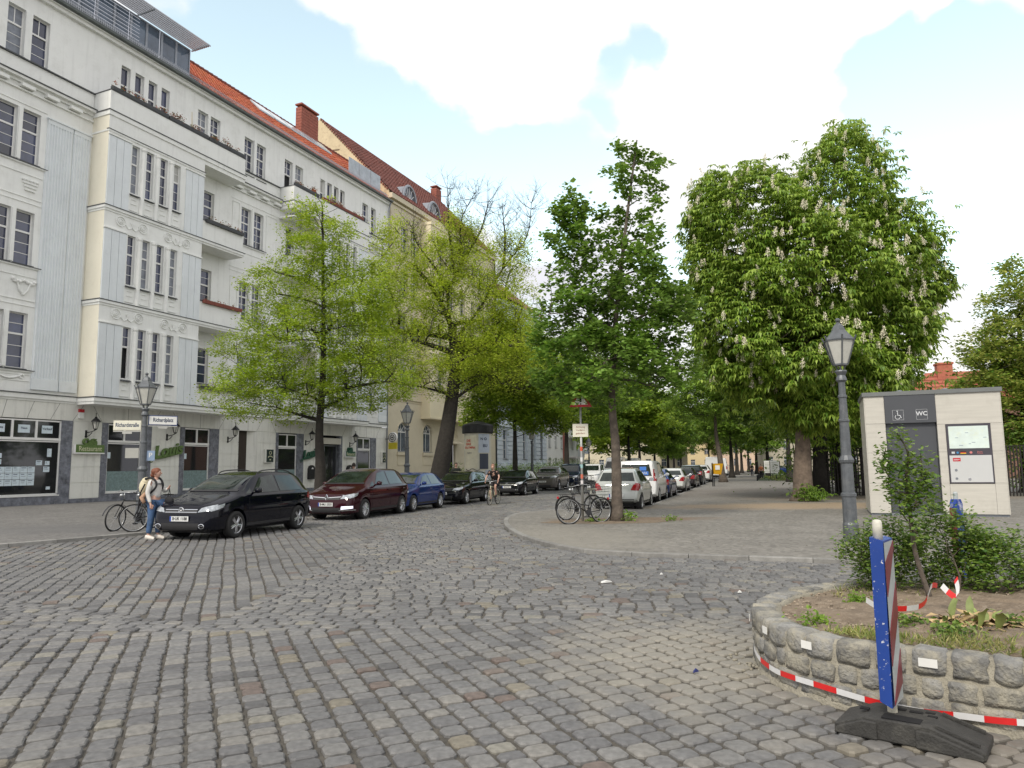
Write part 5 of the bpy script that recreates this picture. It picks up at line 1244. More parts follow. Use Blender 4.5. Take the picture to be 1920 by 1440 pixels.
MB().box((2.22, -.033, 1.62), (2.37, -.03, 1.632)).box((2.22, -.033, 1.60), (2.33, -.03, 1.608)).obj('label_print', m_wht, PT)
mb = MB(); mb.box((2.4, -.028, 1.80), (2.54, -.022, 1.83), 0); mb.box((2.4, -.028, 1.83), (2.54, -.022, 1.855), 1); mb.box((2.4, -.028, 1.775), (2.54, -.022, 1.80), 2)
MB().box((2.4, -.028, 1.835), (2.54, -.022, 1.86)).obj('flag_stripe', m_iron, PT); MB().box((2.4, -.028, 1.81), (2.54, -.022, 1.835)).obj('flag_stripe', m_red, PT); MB().box((2.4, -.028, 1.785), (2.54, -.022, 1.81)).obj('flag_stripe', M('gold', (.7, .45, .03), .5), PT)
MB().box((2.18, -.028, 1.79), (2.26, -.022, 1.85)).obj('icon', m_wht, PT); MB().lathe([(.03, 0), (.03, .006)], 10, (2.33, -.028, 1.82), axis=1).obj('icon', M('icon_blue', (.05, .25, .5), .5), PT); MB().lathe([(.035, 0), (.035, .006)], 12, (2.66, -.028, 1.82), axis=1).obj('icon', M('icon_pink', (.6, .2, .2), .5), PT)
text('Berlin', .055, M('icon_pink', (.6, .2, .2), .5), PT, (2.88, -.024, 1.835), (pi / 2, 0, 0), ext=.001); text('Toilette', .045, M('icon_pink', (.6, .2, .2), .5), PT, (2.88, -.024, 1.795), (pi / 2, 0, 0), ext=.001)
MB().lathe([(.035, 0), (.035, .012)], 12, (2.26, -.034, 1.32), axis=1).lathe([(.035, 0), (.035, .012)], 12, (2.26, -.034, 1.08), axis=1).obj('button', m_zinc, PT)
MB().lathe([(.04, 0), (.04, .012)], 12, (2.58, -.034, 1.06), axis=1).obj('coin_button', m_chrome, PT)

# low rail round the grass, fences --------------------------------------
def railing(name, lab, P, h, gap, mat, cat='railing', z=ZR, bars=2, picket=False, r=.02):
    t = thing(name, lab, cat, (P[0][0], P[0][1], z), 0); O = Vector((P[0][0], P[0][1], 0))
    pm = MB().box((-.035, -.035, 0), (.035, .035, h)).mesh('post', mat); km = MB().prism([(-.03, 0), (.03, 0), (.03, h - .05), (0, h), (-.03, h - .05)], 1, -.012, .012).mesh('picket', mat)
    for i in range(len(P) - 1):
        a, b = Vector((*P[i], 0)) - O, Vector((*P[i + 1], 0)) - O; L_ = (b - a).length; an = math.atan2((b - a).y, (b - a).x)
        mb = MB(); R = Matrix.Translation(a) @ Matrix.Rotation(an, 4, 'Z')
        for k in range(bars): zz_ = h - .04 - k * (h - .2) / max(1, bars - 1) if bars > 1 else h - .03; mb.box((0, -r, zz_ - r), (L_, r, zz_ + r), X=R)
        mb.obj('rail', mat, t)
        n = max(1, int(L_ / (2.0))); 
        for k in range(n + 1): q = a.lerp(b, k / n); link('post', pm, t, q, an)
        if picket:
            n = int(L_ / gap)
            for k in range(n): q = a.lerp(b, (k + .5) / n); link('picket', km, t, q, an)
    return t
pts = [at_px(x, Y) for x, Y in ((1418, 68), (1432, 82), (1470, 80))]
railing('low_railing', 'low dark rail around the small lawn by the notice boards', [(gp(1420, 903).x, gp(1420, 903).y), (gp(1560, 900).x, gp(1560, 900).y)], .55, 1, m_iron)
railing('low_railing', 'low dark rail running away beside the park path', [(gp(1420, 903).x, gp(1420, 903).y), (gp(1432, 890).x, gp(1432, 890).y)], .55, 1, m_iron)
bp = lambda Y, off: (-8.95 + SLL * (Y - 19.1) - off, Y)
railing('picket_fence', 'dark picket fence in front of the pale blue house and its hedge', [bp(48, 2.6), bp(62, 2.6)], 1.25, .16, m_iron, 'fence', ZL, picket=True)
fr0, fr1, fr2 = (14.6, 36), (21.5, 33.2), (34, 28.5)
railing('board_fence', 'tall dark slatted fence behind the toilet and chestnut', [fr0, fr1, fr2], 2.3, .13, M('black_brown_wood', (.018, .015, .013), .8, var=.3, scale=5), 'fence', ZR, picket=True)
tag(slab('lawn', [Vector(p) for p in ((gp(1422, 902).x, gp(1422, 902).y, 0), (gp(1700, 899).x, gp(1700, 899).y, 0), (60, 150, 0), (gp(1436, 886).x + .2, gp(1436, 886).y, 0))], ZR + .02, M('lawn_soil', (.06, .10, .03), .95, var=.35, scale=.6, dirt=((.14, .11, .07), .5, .8)), .05))
# ================================================================== TREES
def grow(trunk, r0, r1, blobs, n1, n2, n3, seed, up=.35, trunkpart=.45, r_prim=.35, bareness=None, shell=.0):
    """skeleton: list of (points, radii); twig end points"""
    r = np.random.default_rng(seed)
    T = [Vector(p) for p in catmull([Vector(p) for p in trunk], 5)]
    nT = len(T); segs = [(T, [r0 + (r1 - r0) * (i / (nT - 1)) ** .8 for i in range(nT)])]
    segs[0][1][0] = r0 * 1.35; segs[0][1][1] = r0 * 1.1
    nodes = [tuple(p) for i, p in enumerate(T) if i > nT * trunkpart]; nrad = [segs[0][1][i] for i in range(nT) if i > nT * trunkpart]
    vol = np.array([b[3] * b[4] * b[5] for b in blobs]) ** .75; vol = vol / vol.sum()
    def sample(n, inner, outer):
        k = r.choice(len(blobs), n, p=vol); d = r.normal(0, 1, (n, 3)); d /= np.linalg.norm(d, axis=1)[:, None]
        rad = r.uniform(inner ** 3, outer ** 3, n) ** (1 / 3)
        B = np.array(blobs, float)[k]; return B[:, :3] + d * rad[:, None] * B[:, 3:6]
    ends = []
    def connect(tips, rmax, rmin, npts, jit, sag, keep):
        nonlocal nodes, nrad
        for tp in tips:
            A_ = np.array(nodes); dv_ = tp - A_; dist = np.linalg.norm(dv_, axis=1) + np.maximum(0, -dv_[:, 2]) * 1.2 + np.maximum(0, A_[:, 2] - tp[2] + .5) * .6
            i = int(np.argmin(dist)); a = Vector(nodes[i]); b = Vector(tp); L_ = (b - a).length
            if L_ < .15: continue
            mid = a.lerp(b, .5) + Vector((r.normal(0, jit), r.normal(0, jit), sag + r.normal(0, jit * .5))) * L_
            pts = [a * (1 - t) ** 2 + mid * 2 * t * (1 - t) + b * t * t for t in np.linspace(0, 1, npts)]
            ra = min(rmax, nrad[i] * .75); rr = [ra + (rmin - ra) * (k / (npts - 1)) ** .7 for k in range(npts)]
            segs.append((pts, rr)); 
            for p, q in zip(pts[1:], rr[1:]): nodes.append(tuple(p)); nrad.append(q)
            if keep: ends.append((np.array(b), np.array((b - pts[-2]).normalized()))); 
            if keep and npts > 3: ends.append((np.array(pts[-2]), np.array((b - pts[-2]).normalized())))
    connect(sample(n1, .45, .75), r0 * r_prim, r0 * .12, 7, .10, .06, False)
    connect(sample(n2, .5, .95), r0 * .16, r0 * .04, 5, .10, .05, False)
    connect(sample(n3, shell, 1.0), r0 * .05, max(.004, r0 * .014), 4, .10, .04, True)
    return segs, np.array([e[0] for e in ends]), np.array([e[1] for e in ends])
def wood(segs, root, bark, sides=(10, 5, 4)):
    tk = MB(); tk.tube(segs[0][0], segs[0][1], 12); p, q = segs[0]
    tk.obj('trunk', bark, root, smooth=True)
    br = MB()
    for pts, rr in segs[1:]: br.tube(pts, rr, 6 if rr[0] > .05 else 3, caps=False)
    br.obj('branches', bark, root, smooth=True)
def leaves(root, E_, D_, n, mat, l0, l1, spread, seed, flat=.5, wid=.7, name='crown', out_=.0, drop=0):
    r = np.random.default_rng(seed); k = r.integers(0, len(E_), n)
    c = E_[k] + r.normal(0, 1, (n, 3)) * np.asarray(spread)
    d = D_[k].copy(); d[:, 2] -= drop
    return leafmesh(c, r.uniform(l0, l1, n), mat, name, root, None, flat, 0, r, d, wid)
def tree(name, lab, cat, X, Y, trunk, r0, r1, blobs, ns, nleaf, mat, lsz, spread, seed, bark=None, group=None, flat=.5, z=ZL, shell=.2, tp=.45, drop=0, wid=.7, rp=.35):
    t = thing(name, lab, cat, (X, Y, z - .03), 0, group)
    segs, E_, D_ = grow(trunk, r0, r1, blobs, *ns, seed, trunkpart=tp, shell=shell, r_prim=rp)
    wood(segs, t, bark or m_bark); leaves(t, E_, D_, nleaf, mat, lsz[0], lsz[1], spread, seed + 50, flat, wid, drop=drop); return t
lf_lind = leafmat('linden_leaves_spring', (.105, .185, .008), (.20, .31, .015), (.28, .36, .04), trans=.42)
lf_old = leafmat('sparse_yellow_green_leaves', (.17, .26, .012), (.28, .38, .025), (.36, .42, .06), trans=.42)
lf_maple = leafmat('fresh_broad_leaves', (.055, .125, .012), (.14, .25, .025), (.16, .26, .05), trans=.35)
lf_chest = leafmat('chestnut_leaves', (.065, .14, .014), (.165, .27, .030), (.26, .35, .06), trans=.3, rough=.42)
lf_row = leafmat('street_tree_leaves', (.075, .145, .016), (.155, .26, .032), (.18, .28, .045), trans=.4)
lf_dark = leafmat('dark_park_foliage', (.04, .085, .014), (.09, .16, .025), (.12, .2, .03), trans=.3)
lf_right = leafmat('olive_leaves_with_blossom', (.065, .15, .018), (.17, .30, .03), (.34, .36, .09), trans=.35)

# young linden on the left pavement
tree('linden_tree', 'young linden with airy light green crown before the white building, behind the black car', 'tree', -7.36, 27.6,
     [(0, 0, 0), (.03, 0, 1.6), (-.05, .03, 3.0), (.06, 0, 5.5), (.0, 0, 8.5), (-.1, 0, 12.0)], .26, .03,
     [(-.2, 0, 10.6, 1.5, 1.5, 1.9), (-.3, 0, 8.2, 2.9, 2.6, 1.8), (-.4, 0, 6.2, 3.6, 3.2, 1.8), (-1.6, 0, 4.5, 2.9, 2.6, 1.2), (1.4, 0, 5.0, 2.3, 2.4, 1.3), (-2.6, -.3, 5.6, 1.7, 1.6, 1.4), (1.9, 0, 8.3, 1.3, 1.6, 1.6)],
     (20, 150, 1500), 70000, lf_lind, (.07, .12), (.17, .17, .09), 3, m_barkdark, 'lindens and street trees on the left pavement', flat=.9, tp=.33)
# old tree with bare topmost limbs
oX, oY = -3.6, 39.0
OT = thing('old_street_tree', 'old leaning tree with thick dark trunk, sparse leaves and bare topmost branches', 'tree', (oX, oY, ZL - .03), 0, 'lindens and street trees on the left pavement')
segs, E_, D_ = grow([(-.5, 0, 0), (-.35, 0, 1.2), (0, 0, 3.2), (.35, 0, 5.5), (.5, 0, 7.4), (.3, .1, 9.3)], .62, .22,
     [(-.6, 0, 7.6, 3.9, 3.0, 2.2), (-2.5, 0, 10.8, 2.4, 2.3, 2.8), (-2.9, 0, 13.8, 1.4, 1.4, 2.0), (1.4, 0, 10.5, 2.8, 2.2, 2.4), (3.0, 0, 7.6, 2.9, 2.3, 2.2), (-3.6, 0, 8.4, 1.7, 1.5, 2.2), (.2, 0, 12.6, 2.3, 1.8, 1.8), (3.6, 0, 10.6, 1.6, 1.5, 1.8), (.6, 0, 14.3, 1.7, 1.3, 1.5), (3.6, 0, 13.2, 1.3, 1.2, 1.6), (3.4, 0, 8.8, 1.8, 1.6, 1.8)],
     22, 170, 2000, 21, trunkpart=.5, r_prim=.34)
# explicit bare leaders
bl = []
for P_ in ([(.3, .1, 9.3), (.1, 0, 11.2), (.9, 0, 13.0), (.8, .1, 15.2), (1.6, .1, 16.9)], [(.1, 0, 11.2), (-.6, 0, 12.6), (-1.6, 0, 14.0), (-1.9, 0, 15.0)], [(.5, 0, 8.5), (2.0, 0, 10.5), (3.2, 0, 12.6), (4.5, 0, 14.3), (4.8, 0, 16.3)], [(.9, 0, 13.0), (1.9, 0, 14.6), (2.4, 0, 16.4)], [(.5, 0, 12.2), (.2, 0, 14.5), (.1, 0, 17.2)], [(0, 0, 4.9), (1.6, -.2, 6.0), (3.0, -.2, 6.1), (4.2, -.2, 5.7)], [(3.2, 0, 12.6), (3.3, 0, 14.2), (3.2, 0, 15.6)]):
    c_ = catmull([Vector(p) for p in P_], 4); bl.append((c_, [.085 * (1 - i / len(c_)) ** 1.0 + .010 for i in range(len(c_))]))
r = np.random.default_rng(5); tw = []
for pts, rr in list(bl):
    for i in range(2, len(pts)):
        for k in range(5):
            d = Vector((r.normal(0, .8), r.normal(0, .6), r.uniform(.2, 1.4))); L_ = r.uniform(.4, 1.5); a = pts[i]; b = a + d.normalized() * L_
            m_ = a.lerp(b, .5) + Vector((0, 0, -.08 * L_)); tw.append(([a, m_, b], [.018, .011, .005]))
            for q in range(7): e = m_.lerp(b, r.uniform(0, 1)); tw.append(([e, e + Vector((r.normal(0, .25), r.normal(0, .2), r.uniform(.15, .5)))], [.006, .003]))
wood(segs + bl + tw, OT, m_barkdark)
leaves(OT, E_, D_, 92000, lf_old, .075, .14, (.26, .26, .16), 77, .9)
te = np.array([tuple(t_[0][-1]) for t_ in tw]); te = te[te[:, 2] < 15.5]; leafmesh(te + np.random.default_rng(2).normal(0, .06, te.shape), np.full(len(te), .08), lf_old, 'sparse_top_leaves', OT, None, .5, 0, np.random.default_rng(3))
MB().lathe([(.75, -.02), (.7, .3), (.55, .8), (.3, 1.1), (.05, 1.2)], 12, (-.75, -.1, 0)).obj('burl', m_barkdark, OT, smooth=True)

# further trees on the left pavement
def simple_tree(name, lab, px, Y, H, R, lowc, r0, mat, n, seed, group, lean=0, z=ZL, lsz=(.14, .24), bark=None):
    q = at_px(px, Y); t = thing(name, lab, 'tree', (q.x, q.y, z - .03), 0, group); rr = random.Random(seed)
    bl_ = [(0, 0, H * .62 + lowc * .2, R * .85, R * .85, (H - lowc) * .34)]
    for k in range(6):
        a = 2 * pi * k / 6 + rr.random(); bl_.append((R * .5 * cos(a), R * .5 * sin(a), lowc + (H - lowc) * rr.uniform(.25, .75), R * .55, R * .55, (H - lowc) * .22))
    bl_.append((rr.uniform(-.5, .5), 0, H - (H - lowc) * .2, R * .4, R * .4, (H - lowc) * .2))
    segs, E_, D_ = grow([(-lean, 0, 0), (-lean * .5, 0, H * .2), (0, 0, H * .4), (rr.uniform(-.3, .3), 0, H * .85)], r0, r0 * .2, bl_, 10, 50, 380, seed, trunkpart=.4)
    wood(segs, t, bark or m_barkdark); leaves(t, E_, D_, n, mat, lsz[0], lsz[1], (.35, .35, .2), seed + 9, .7); return t
gl = 'lindens and street trees on the left pavement'
lf_old2 = leafmat('avenue_yellow_green', (.085, .165, .012), (.18, .285, .02), (.25, .33, .04), trans=.42)
simple_tree('street_tree', 'third tree along the left pavement, before the pale blue house', 966, 50, 12.0, 4.6, 3.0, .26, lf_old2, 62000, 31, gl)
simple_tree('street_tree', 'tree beyond the hedge before the white balcony house', 1063, 66, 14.5, 6.0, 3.0, .32, lf_row, 60000, 32, gl)
for i, (px, Y, H) in enumerate([(1150, 88, 15), (1200, 108, 15), (1253, 130, 15), (1264, 150, 15), (1277, 168, 15), (1180, 84, 12), (1228, 118, 12)]):
    simple_tree('street_tree', ['tree behind the white delivery vans on the left side', 'tree far down the left pavement above the second white van', 'slim dark trunk far down the street, leftmost of three', 'slim dark trunk far down the street, middle of three', 'slim dark trunk far down the street, rightmost of three', 'low crowned tree beside the first white delivery van on the left side', 'low crowned tree left of the three slim dark trunks'][i], px, Y, H, 6.4, 2.3, .3, (lf_row, lf_old2)[i % 2], 26000, 40 + i, gl, lsz=(.28, .48))
# right hand row
gr = 'street trees along the right kerb'
for i, (px, Y, H, R, lean, lab) in enumerate([(1345, 66, 12.5, 4.8, -.5, 'leaning street tree behind the yellow litter bin'), (1372, 88, 12, 4.6, 0, 'second street tree of the right kerb, a slim straight trunk'), (1382, 112, 13, 4.8, 0, 'third street tree of the right kerb, thicker grey trunk'), (1391, 135, 13, 5, 0, 'fourth street tree of the right kerb'), (1404, 150, 13, 5, 0, 'park tree trunk right of the path far away'), (1419, 120, 12, 5, 0, 'dark park tree trunk just left of the notice boards'), (1330, 175, 13, 6, 0, 'tree closing the view above the far white cars')]):
    simple_tree('street_tree', lab, px, Y, H, R, 3.8 if Y < 80 else 2.6, .34, lf_row, 38000 if Y < 80 else 17000, 60 + i, gr, lean, ZR, lsz=(.15, .26) if Y < 80 else (.26, .42), bark=m_bark if i == 0 else None)
# park trees behind
gk = 'park trees behind the chestnut and toilet'
for i, (px, Y, H, R, m_, lab) in enumerate([(1480, 64, 12, 5.5, lf_dark, 'park tree behind the left edge of the chestnut crown'), (1440, 90, 13, 6, lf_row, 'park tree above the notice boards'), (1600, 46, 8.2, 4.0, lf_dark, 'dark bushy park tree directly behind the lamp post'), (1560, 78, 10, 6, lf_dark, 'dark park tree right behind the chestnut trunk'), (1680, 85, 10.5, 5.5, lf_row, 'bright green tree left of the red roofed house'), (1790, 95, 12.0, 5, lf_row, 'bright green tree right of the brick chimney'), (1735, 110, 13.5, 4, lf_dark, 'thin pale tree rising behind the brick chimney')]):
    simple_tree('park_tree', lab, px, Y, H, R, 1.8, .3, m_, 24000, 80 + i, gk, 0, ZR, lsz=(.2, .34))

# tall young tree at the pavement tip (two leaders)
P5 = gp(1157, 978, ZR)
tree('broadleaf_tree', 'slender young tree with tall two-pointed crown standing beside the sign post', 'tree', P5.x, P5.y,
     [(0, 0, 0), (.02, 0, 2.0), (-.05, 0, 3.6), (.15, 0, 6.0), (.5, 0, 8.6), (.9, 0, 11.2)], .17, .02,
     [(.85, 0, 10.3, .85, .8, 1.0), (.8, 0, 8.6, 1.15, 1.0, .9), (.2, 0, 7.2, 1.6, 1.3, 1.0), (.4, 0, 5.9, 2.1, 1.7, 1.1), (-.1, 0, 4.4, 2.3, 2.0, 1.15), (-1.15, 0, 9.0, .55, .5, .95), (-1.1, 0, 9.2, .45, .5, .7), (-1.2, 0, 8.2, .75, .6, .8), (-1.3, 0, 7.4, .9, .7, 1.0), (-1.2, 0, 5.6, 1.3, 1.2, 1.2), (.9, 0, 4.5, 1.6, 1.5, 1.1), (1.6, 0, 6.4, .9, .9, .8), (-1.15, -.25, 3.75, .65, .5, .42)],
     (22, 110, 620), 24000, lf_maple, (.09, .175), (.12, .12, .08), 8, m_bark, flat=.7, z=ZR, tp=.42, shell=.35, drop=.3, wid=.95, rp=.3)
# soil and weeds at its foot
st = MB(); r = random.Random(4); n = 22
st.add([(P5.x - .5, P5.y, ZR + .035)] + [(P5.x - .3 + (1.75 + r.uniform(-.2, .2)) * cos(2 * pi * k / n), P5.y + (.75 + r.uniform(-.1, .1)) * sin(2 * pi * k / n), ZR + .004) for k in range(n)], [(0, 1 + k, 1 + (k + 1) % n) for k in range(n)])
tag(st.obj('tree_pit_soil', m_soil), kind='structure')
wd = thing('weed_tuft', 'small green weeds growing at the foot of the young tree', 'weed', (P5.x + .25, P5.y - .1, ZR), 0)
leafcloud([(0, 0, .12), (.05, .02, .2), (-.9, 0, .04), (1.2, .1, .05)], ((.13, .06, .06), .05, .12), 260, lf_row, 'foliage', wd, seed=3)

# the flowering horse chestnut --------------------------------------------
cX, cY = 12.22, 30.67
CT = thing('chestnut_tree', 'huge horse chestnut in bloom with white flower candles and stout pale trunk', 'tree', (cX, cY, ZR - .03), 0)
CB = [(-1.7, 0, 12.0, 2.6, 2.9, 2.5), (2.5, 0, 13.4, 2.0, 2.4, 2.8), (.6, -.2, 9.6, 4.2, 3.8, 2.7), (3.9, 0, 10.9, 2.1, 2.6, 1.9), (-2.4, -.2, 8.2, 2.3, 2.6, 2.4), (3.5, -.2, 7.7, 2.2, 2.5, 1.8), (0, -.4, 6.2, 3.4, 3.2, 1.9), (2.3, -.2, 5.2, 2.3, 2.6, 1.4), (-1.9, 0, 5.6, 1.8, 2.2, 1.2), (.6, -.3, 4.0, 1.5, 1.8, 1.0), (2.7, 0, 15.4, .9, 1.0, 1.1), (5.2, 0, 9.3, 1.5, 1.6, 1.2), (-3.0, 0, 13.0, 1.2, 1.6, 1.5), (-3.2, 0, 10.3, 1.4, 1.6, 1.6)]
segs, E_, D_ = grow([(0, 0, 0), (.02, 0, 1.4), (.1, 0, 2.6), (.2, 0, 5), (.6, 0, 8), (1.5, 0, 12)], .46, .12, CB, 26, 150, 500, 15, trunkpart=.3)
wood(segs, CT, M('chestnut_bark', (.17, .13, .10), .9, var=.4, scale=5, bump=1.0, bscale=14, dirt=((.07, .055, .045), .8, 3)))
def palmate(centres, outward, seed, mat, name, root, size=.30):
    """drooping hands of five to seven leaflets"""
    r = np.random.default_rng(seed); n = len(centres); K = 6
    ang = r.uniform(0, 2 * pi, (n, 1)) + np.arange(K)[None, :] * (2 * pi / K) + r.normal(0, .12, (n, K))
    droop = r.uniform(.55, 1.25, (n, 1)) + r.normal(0, .12, (n, K)); L_ = size * r.uniform(.62, 1.1, (n, K)) * r.uniform(.8, 1.15, (n, 1))
    d0 = np.stack([np.cos(ang), np.sin(ang), np.zeros_like(ang)], -1)
    d0 = d0 + outward[:, None, :] * .55; d0 /= np.linalg.norm(d0, axis=-1)[..., None]
    c = centres[:, None, :]; side = np.cross(d0, np.array([0, 0, 1.0])); side /= np.linalg.norm(side, axis=-1)[..., None] + 1e-9
    dn = np.zeros_like(d0); dn[..., 2] = -1
    p0 = c + d0 * 0.01; pm = c + (d0 * .55 + dn * droop[..., None] * .22) * L_[..., None]; pe = c + (d0 * .85 + dn * droop[..., None] * .75) * L_[..., None]
    w_ = side * (L_[..., None] * .17)
    V = np.stack([p0, pm + w_, pe, pm - w_], 2).reshape(-1, 3); F = np.arange(len(V)).reshape(-1, 4)
    return link(name, fastmesh(name, V, F, mat), root)
r = np.random.default_rng(9); cs, os_ = [], []
CBa = np.array(CB)
def shellpts(n, lo=.8, hi=1.04):
    vol = (CBa[:, 3] * CBa[:, 4]) ; k = r.choice(len(CBa), n, p=vol / vol.sum()); d = r.normal(0, 1, (n, 3)); d /= np.linalg.norm(d, axis=1)[:, None]
    bump = 1 + .13 * np.sin(d[:, 0] * 6 + k) * np.cos(d[:, 2] * 5 + k * 2) + .08 * np.sin(d[:, 0] * 13 + d[:, 2] * 9 + k * 3)
    return CBa[k, :3] + d * CBa[k, 3:6] * (r.uniform(lo, hi, n) * bump)[:, None], d
def inside(P_, f=.78):
    q = ((P_[:, None, :] - CBa[None, :, :3]) / CBa[None, :, 3:6]); return (np.linalg.norm(q, axis=2) < f).any(1)
P_, d_ = shellpts(40000, .70); keep = ~inside(P_) 
# cut gaps where boughs separate
gapn = np.sin(P_[:, 0] * 1.9 + 1) * np.sin(P_[:, 2] * 1.7) * np.sin(P_[:, 1] * 1.6 + .5)
keep &= gapn < .42
P_, d_ = P_[keep], d_[keep]
palmate(P_, d_, 4, lf_chest, 'crown', CT, .31)
k = r.integers(0, len(E_), 6500); palmate(E_[k] + r.normal(0, .45, (6500, 3)), D_[k], 5, lf_chest, 'inner_crown', CT)
# flower candles
m_cand = M('cream_blossom', (.80, .74, .58), .7, var=.12, scale=30, isl=.25)
def candle():
    mb = MB(); rr = random.Random(3); mb.tube([(0, 0, 0), (0, 0, .26)], .008, 4)
    for k in range(34):
        z = .03 + .25 * k / 34; R_ = .062 * (1 - k / 36) + .012; a = k * 2.4; c = Vector((R_ * cos(a), R_ * sin(a), z)); s_ = .026
        v = [c + Vector((rr.uniform(-1, 1), rr.uniform(-1, 1), rr.uniform(-1, 1))) * s_ for _ in range(4)]; mb.add(v, [(0, 1, 2), (0, 2, 3), (0, 3, 1), (1, 3, 2)])
    return mb.mesh('flower_spike', m_cand)
cme = candle(); P2, d2 = shellpts(2600, .98, 1.06); ok = (~inside(P2, .97)) & (d2[:, 1] < .25) & (P2[:, 2] > 4.2) & (d2[:, 2] < .75); P2 = P2[ok][:290]
for p in P2:
    o = link('flower_spike', cme, CT, p + np.array([0, -.08, .05]), rnd.uniform(0, 6)); s_ = rnd.uniform(.85, 1.35); o.scale = (s_, s_, s_ * 1.15); o.rotation_euler = (rnd.uniform(-.25, .25), rnd.uniform(-.25, .25), rnd.uniform(0, 6))
# shoots at the foot
q = gp(1520, 940, ZR); sh = thing('chestnut_shoots', 'low clump of fresh shoots at the foot of the big chestnut trunk', 'shrub', (q.x, q.y, ZR), 0)
r = np.random.default_rng(8); pc_ = r.normal(0, 1, (260, 3)) * (.3, .22, .16) + (0, 0, .26); pc_[:, 2] = np.abs(pc_[:, 2]) + .05
palmate(pc_, r.normal(0, .4, pc_.shape), 6, lf_row, 'foliage', sh, .17)
# second chestnut trunk close behind
q = at_px(1537, 36); t2 = thing('chestnut_tree', 'second dark chestnut trunk standing just behind and right of the big one', 'tree', (q.x, q.y, ZR), 0)
MB().tube([(0, 0, 0), (.05, 0, 1.5), (.1, 0, 3), (.3, 0, 6)], [.44, .36, .33, .25], 12).obj('trunk', m_barkdark, t2, smooth=True)
r = np.random.default_rng(12); pc_ = r.normal(0, 1, (4600, 3)) * (1.9, 1.7, 1.5) + (.3, 0, 6.0); palmate(pc_, r.normal(0, .5, pc_.shape), 7, lf_chest, 'crown', t2, .32)
q = at_px(1575, 37); t3 = thing('chestnut_tree', 'third slim dark trunk right behind the chestnut pair', 'tree', (q.x, q.y, ZR), 0)
MB().tube([(0, 0, 0), (.05, 0, 2), (.1, 0, 5)], [.3, .26, .2], 10).obj('trunk', m_barkdark, t3, smooth=True)
r = np.random.default_rng(14); pc_ = r.normal(0, 1, (2200, 3)) * (1.7, 1.5, 1.3) + (.2, 0, 5.4); palmate(pc_, r.normal(0, .5, pc_.shape), 9, lf_chest, 'crown', t3, .32)

# tree at the right edge with yellowish blossom
q = at_px(1925, 36); tree('blossoming_tree', 'broad tree with yellow tinged foliage at the right edge behind the toilet', 'tree', q.x, q.y,
     [(0, 0, 0), (0, 0, 2), (.2, 0, 5), (.3, 0, 9)], .35, .08, [(.8, 0, 9.8, 2.0, 2.2, 2.2), (0, 0, 7.2, 3.0, 2.8, 1.8), (-.6, 0, 4.8, 2.8, 2.6, 1.6), (2.5, 0, 6.0, 3.0, 2.8, 2.4), (-1.3, 0, 6.0, 1.8, 1.8, 1.2), (.5, 0, 3.1, 2.4, 2.3, 1.2)],
     (16, 90, 700), 46000, lf_right, (.13, .24), (.24, .24, .14), 99, m_barkdark, flat=.8, z=ZR)

# hedges and shrub masses
def hedge(lab, P, h, wdt, mat, n, seed, cat='hedge', sz=(.08, .16), name='hedge'):
    t = thing(name, lab, cat, (P[0][0], P[0][1], ZL), 0); r = np.random.default_rng(seed); a = np.array(P[0]); b = np.array(P[1]); k = r.uniform(0, 1, n)
    xy = a + (b - a) * k[:, None] + r.normal(0, wdt, (n, 2)) - a; topz = h * (.75 + .25 * np.sin(k * 23 + seed) * np.cos(k * 11)); z = topz * r.uniform(0, 1, n) ** .6
    leafmesh(np.column_stack([xy, z]), r.uniform(*sz, n), mat, 'foliage', t, None, .5, .2, r)
    mb = MB()
    for q in range(14): 
        u_ = q / 13; p = (b - a) * u_; mb.tube([(p[0], p[1], 0), (p[0] + r.normal(0, .1), p[1], h * .6)], .03, 4)
    mb.obj('stems', m_barkdark, t); return t
hedge('rough green hedge behind the picket fence of the pale blue house', [bp(47, 3.6), bp(61, 3.6)], 2.0, .5, lf_dark, 6500, 2)
hedge('dark shrubs in the front gardens beyond the hedge, behind the silver brown car', [bp(62, 3.0), bp(92, 3.2)], 2.6, .8, lf_dark, 7500, 3)
hedge('dark shrubbery filling the back of the square behind the fence', [(15, 38.5), (38, 30)], 4.2, .9, lf_dark, 14000, 4, sz=(.12, .24))
hedge('sunlit shrubs at the far end of the park path', [(gp(1450, 880).x, 120), (60, 100)], 3.0, 1.2, lf_row, 4000, 5, sz=(.25, .45))
# lawn grass
r = np.random.default_rng(3); n = 9000; X0, X1 = gp(1422, 902).x, gp(1700, 899).x
xy = np.column_stack([r.uniform(X0 + .3, X1, n), r.uniform(67, 92, n)]); xy = xy[xy[:, 0] > X0 + (xy[:, 1] - 67) * .31]
leafmesh(np.column_stack([xy, np.full(len(xy), ZR + .03)]), r.uniform(.12, .26, len(xy)), leafmat('lawn_blades', (.06, .12, .02), (.13, .20, .03), (.2, .2, .08)), 'lawn_grass', None, 'stuff', 0, 3.0, r)
tag(bpy.data.objects['lawn_grass'], kind='stuff')
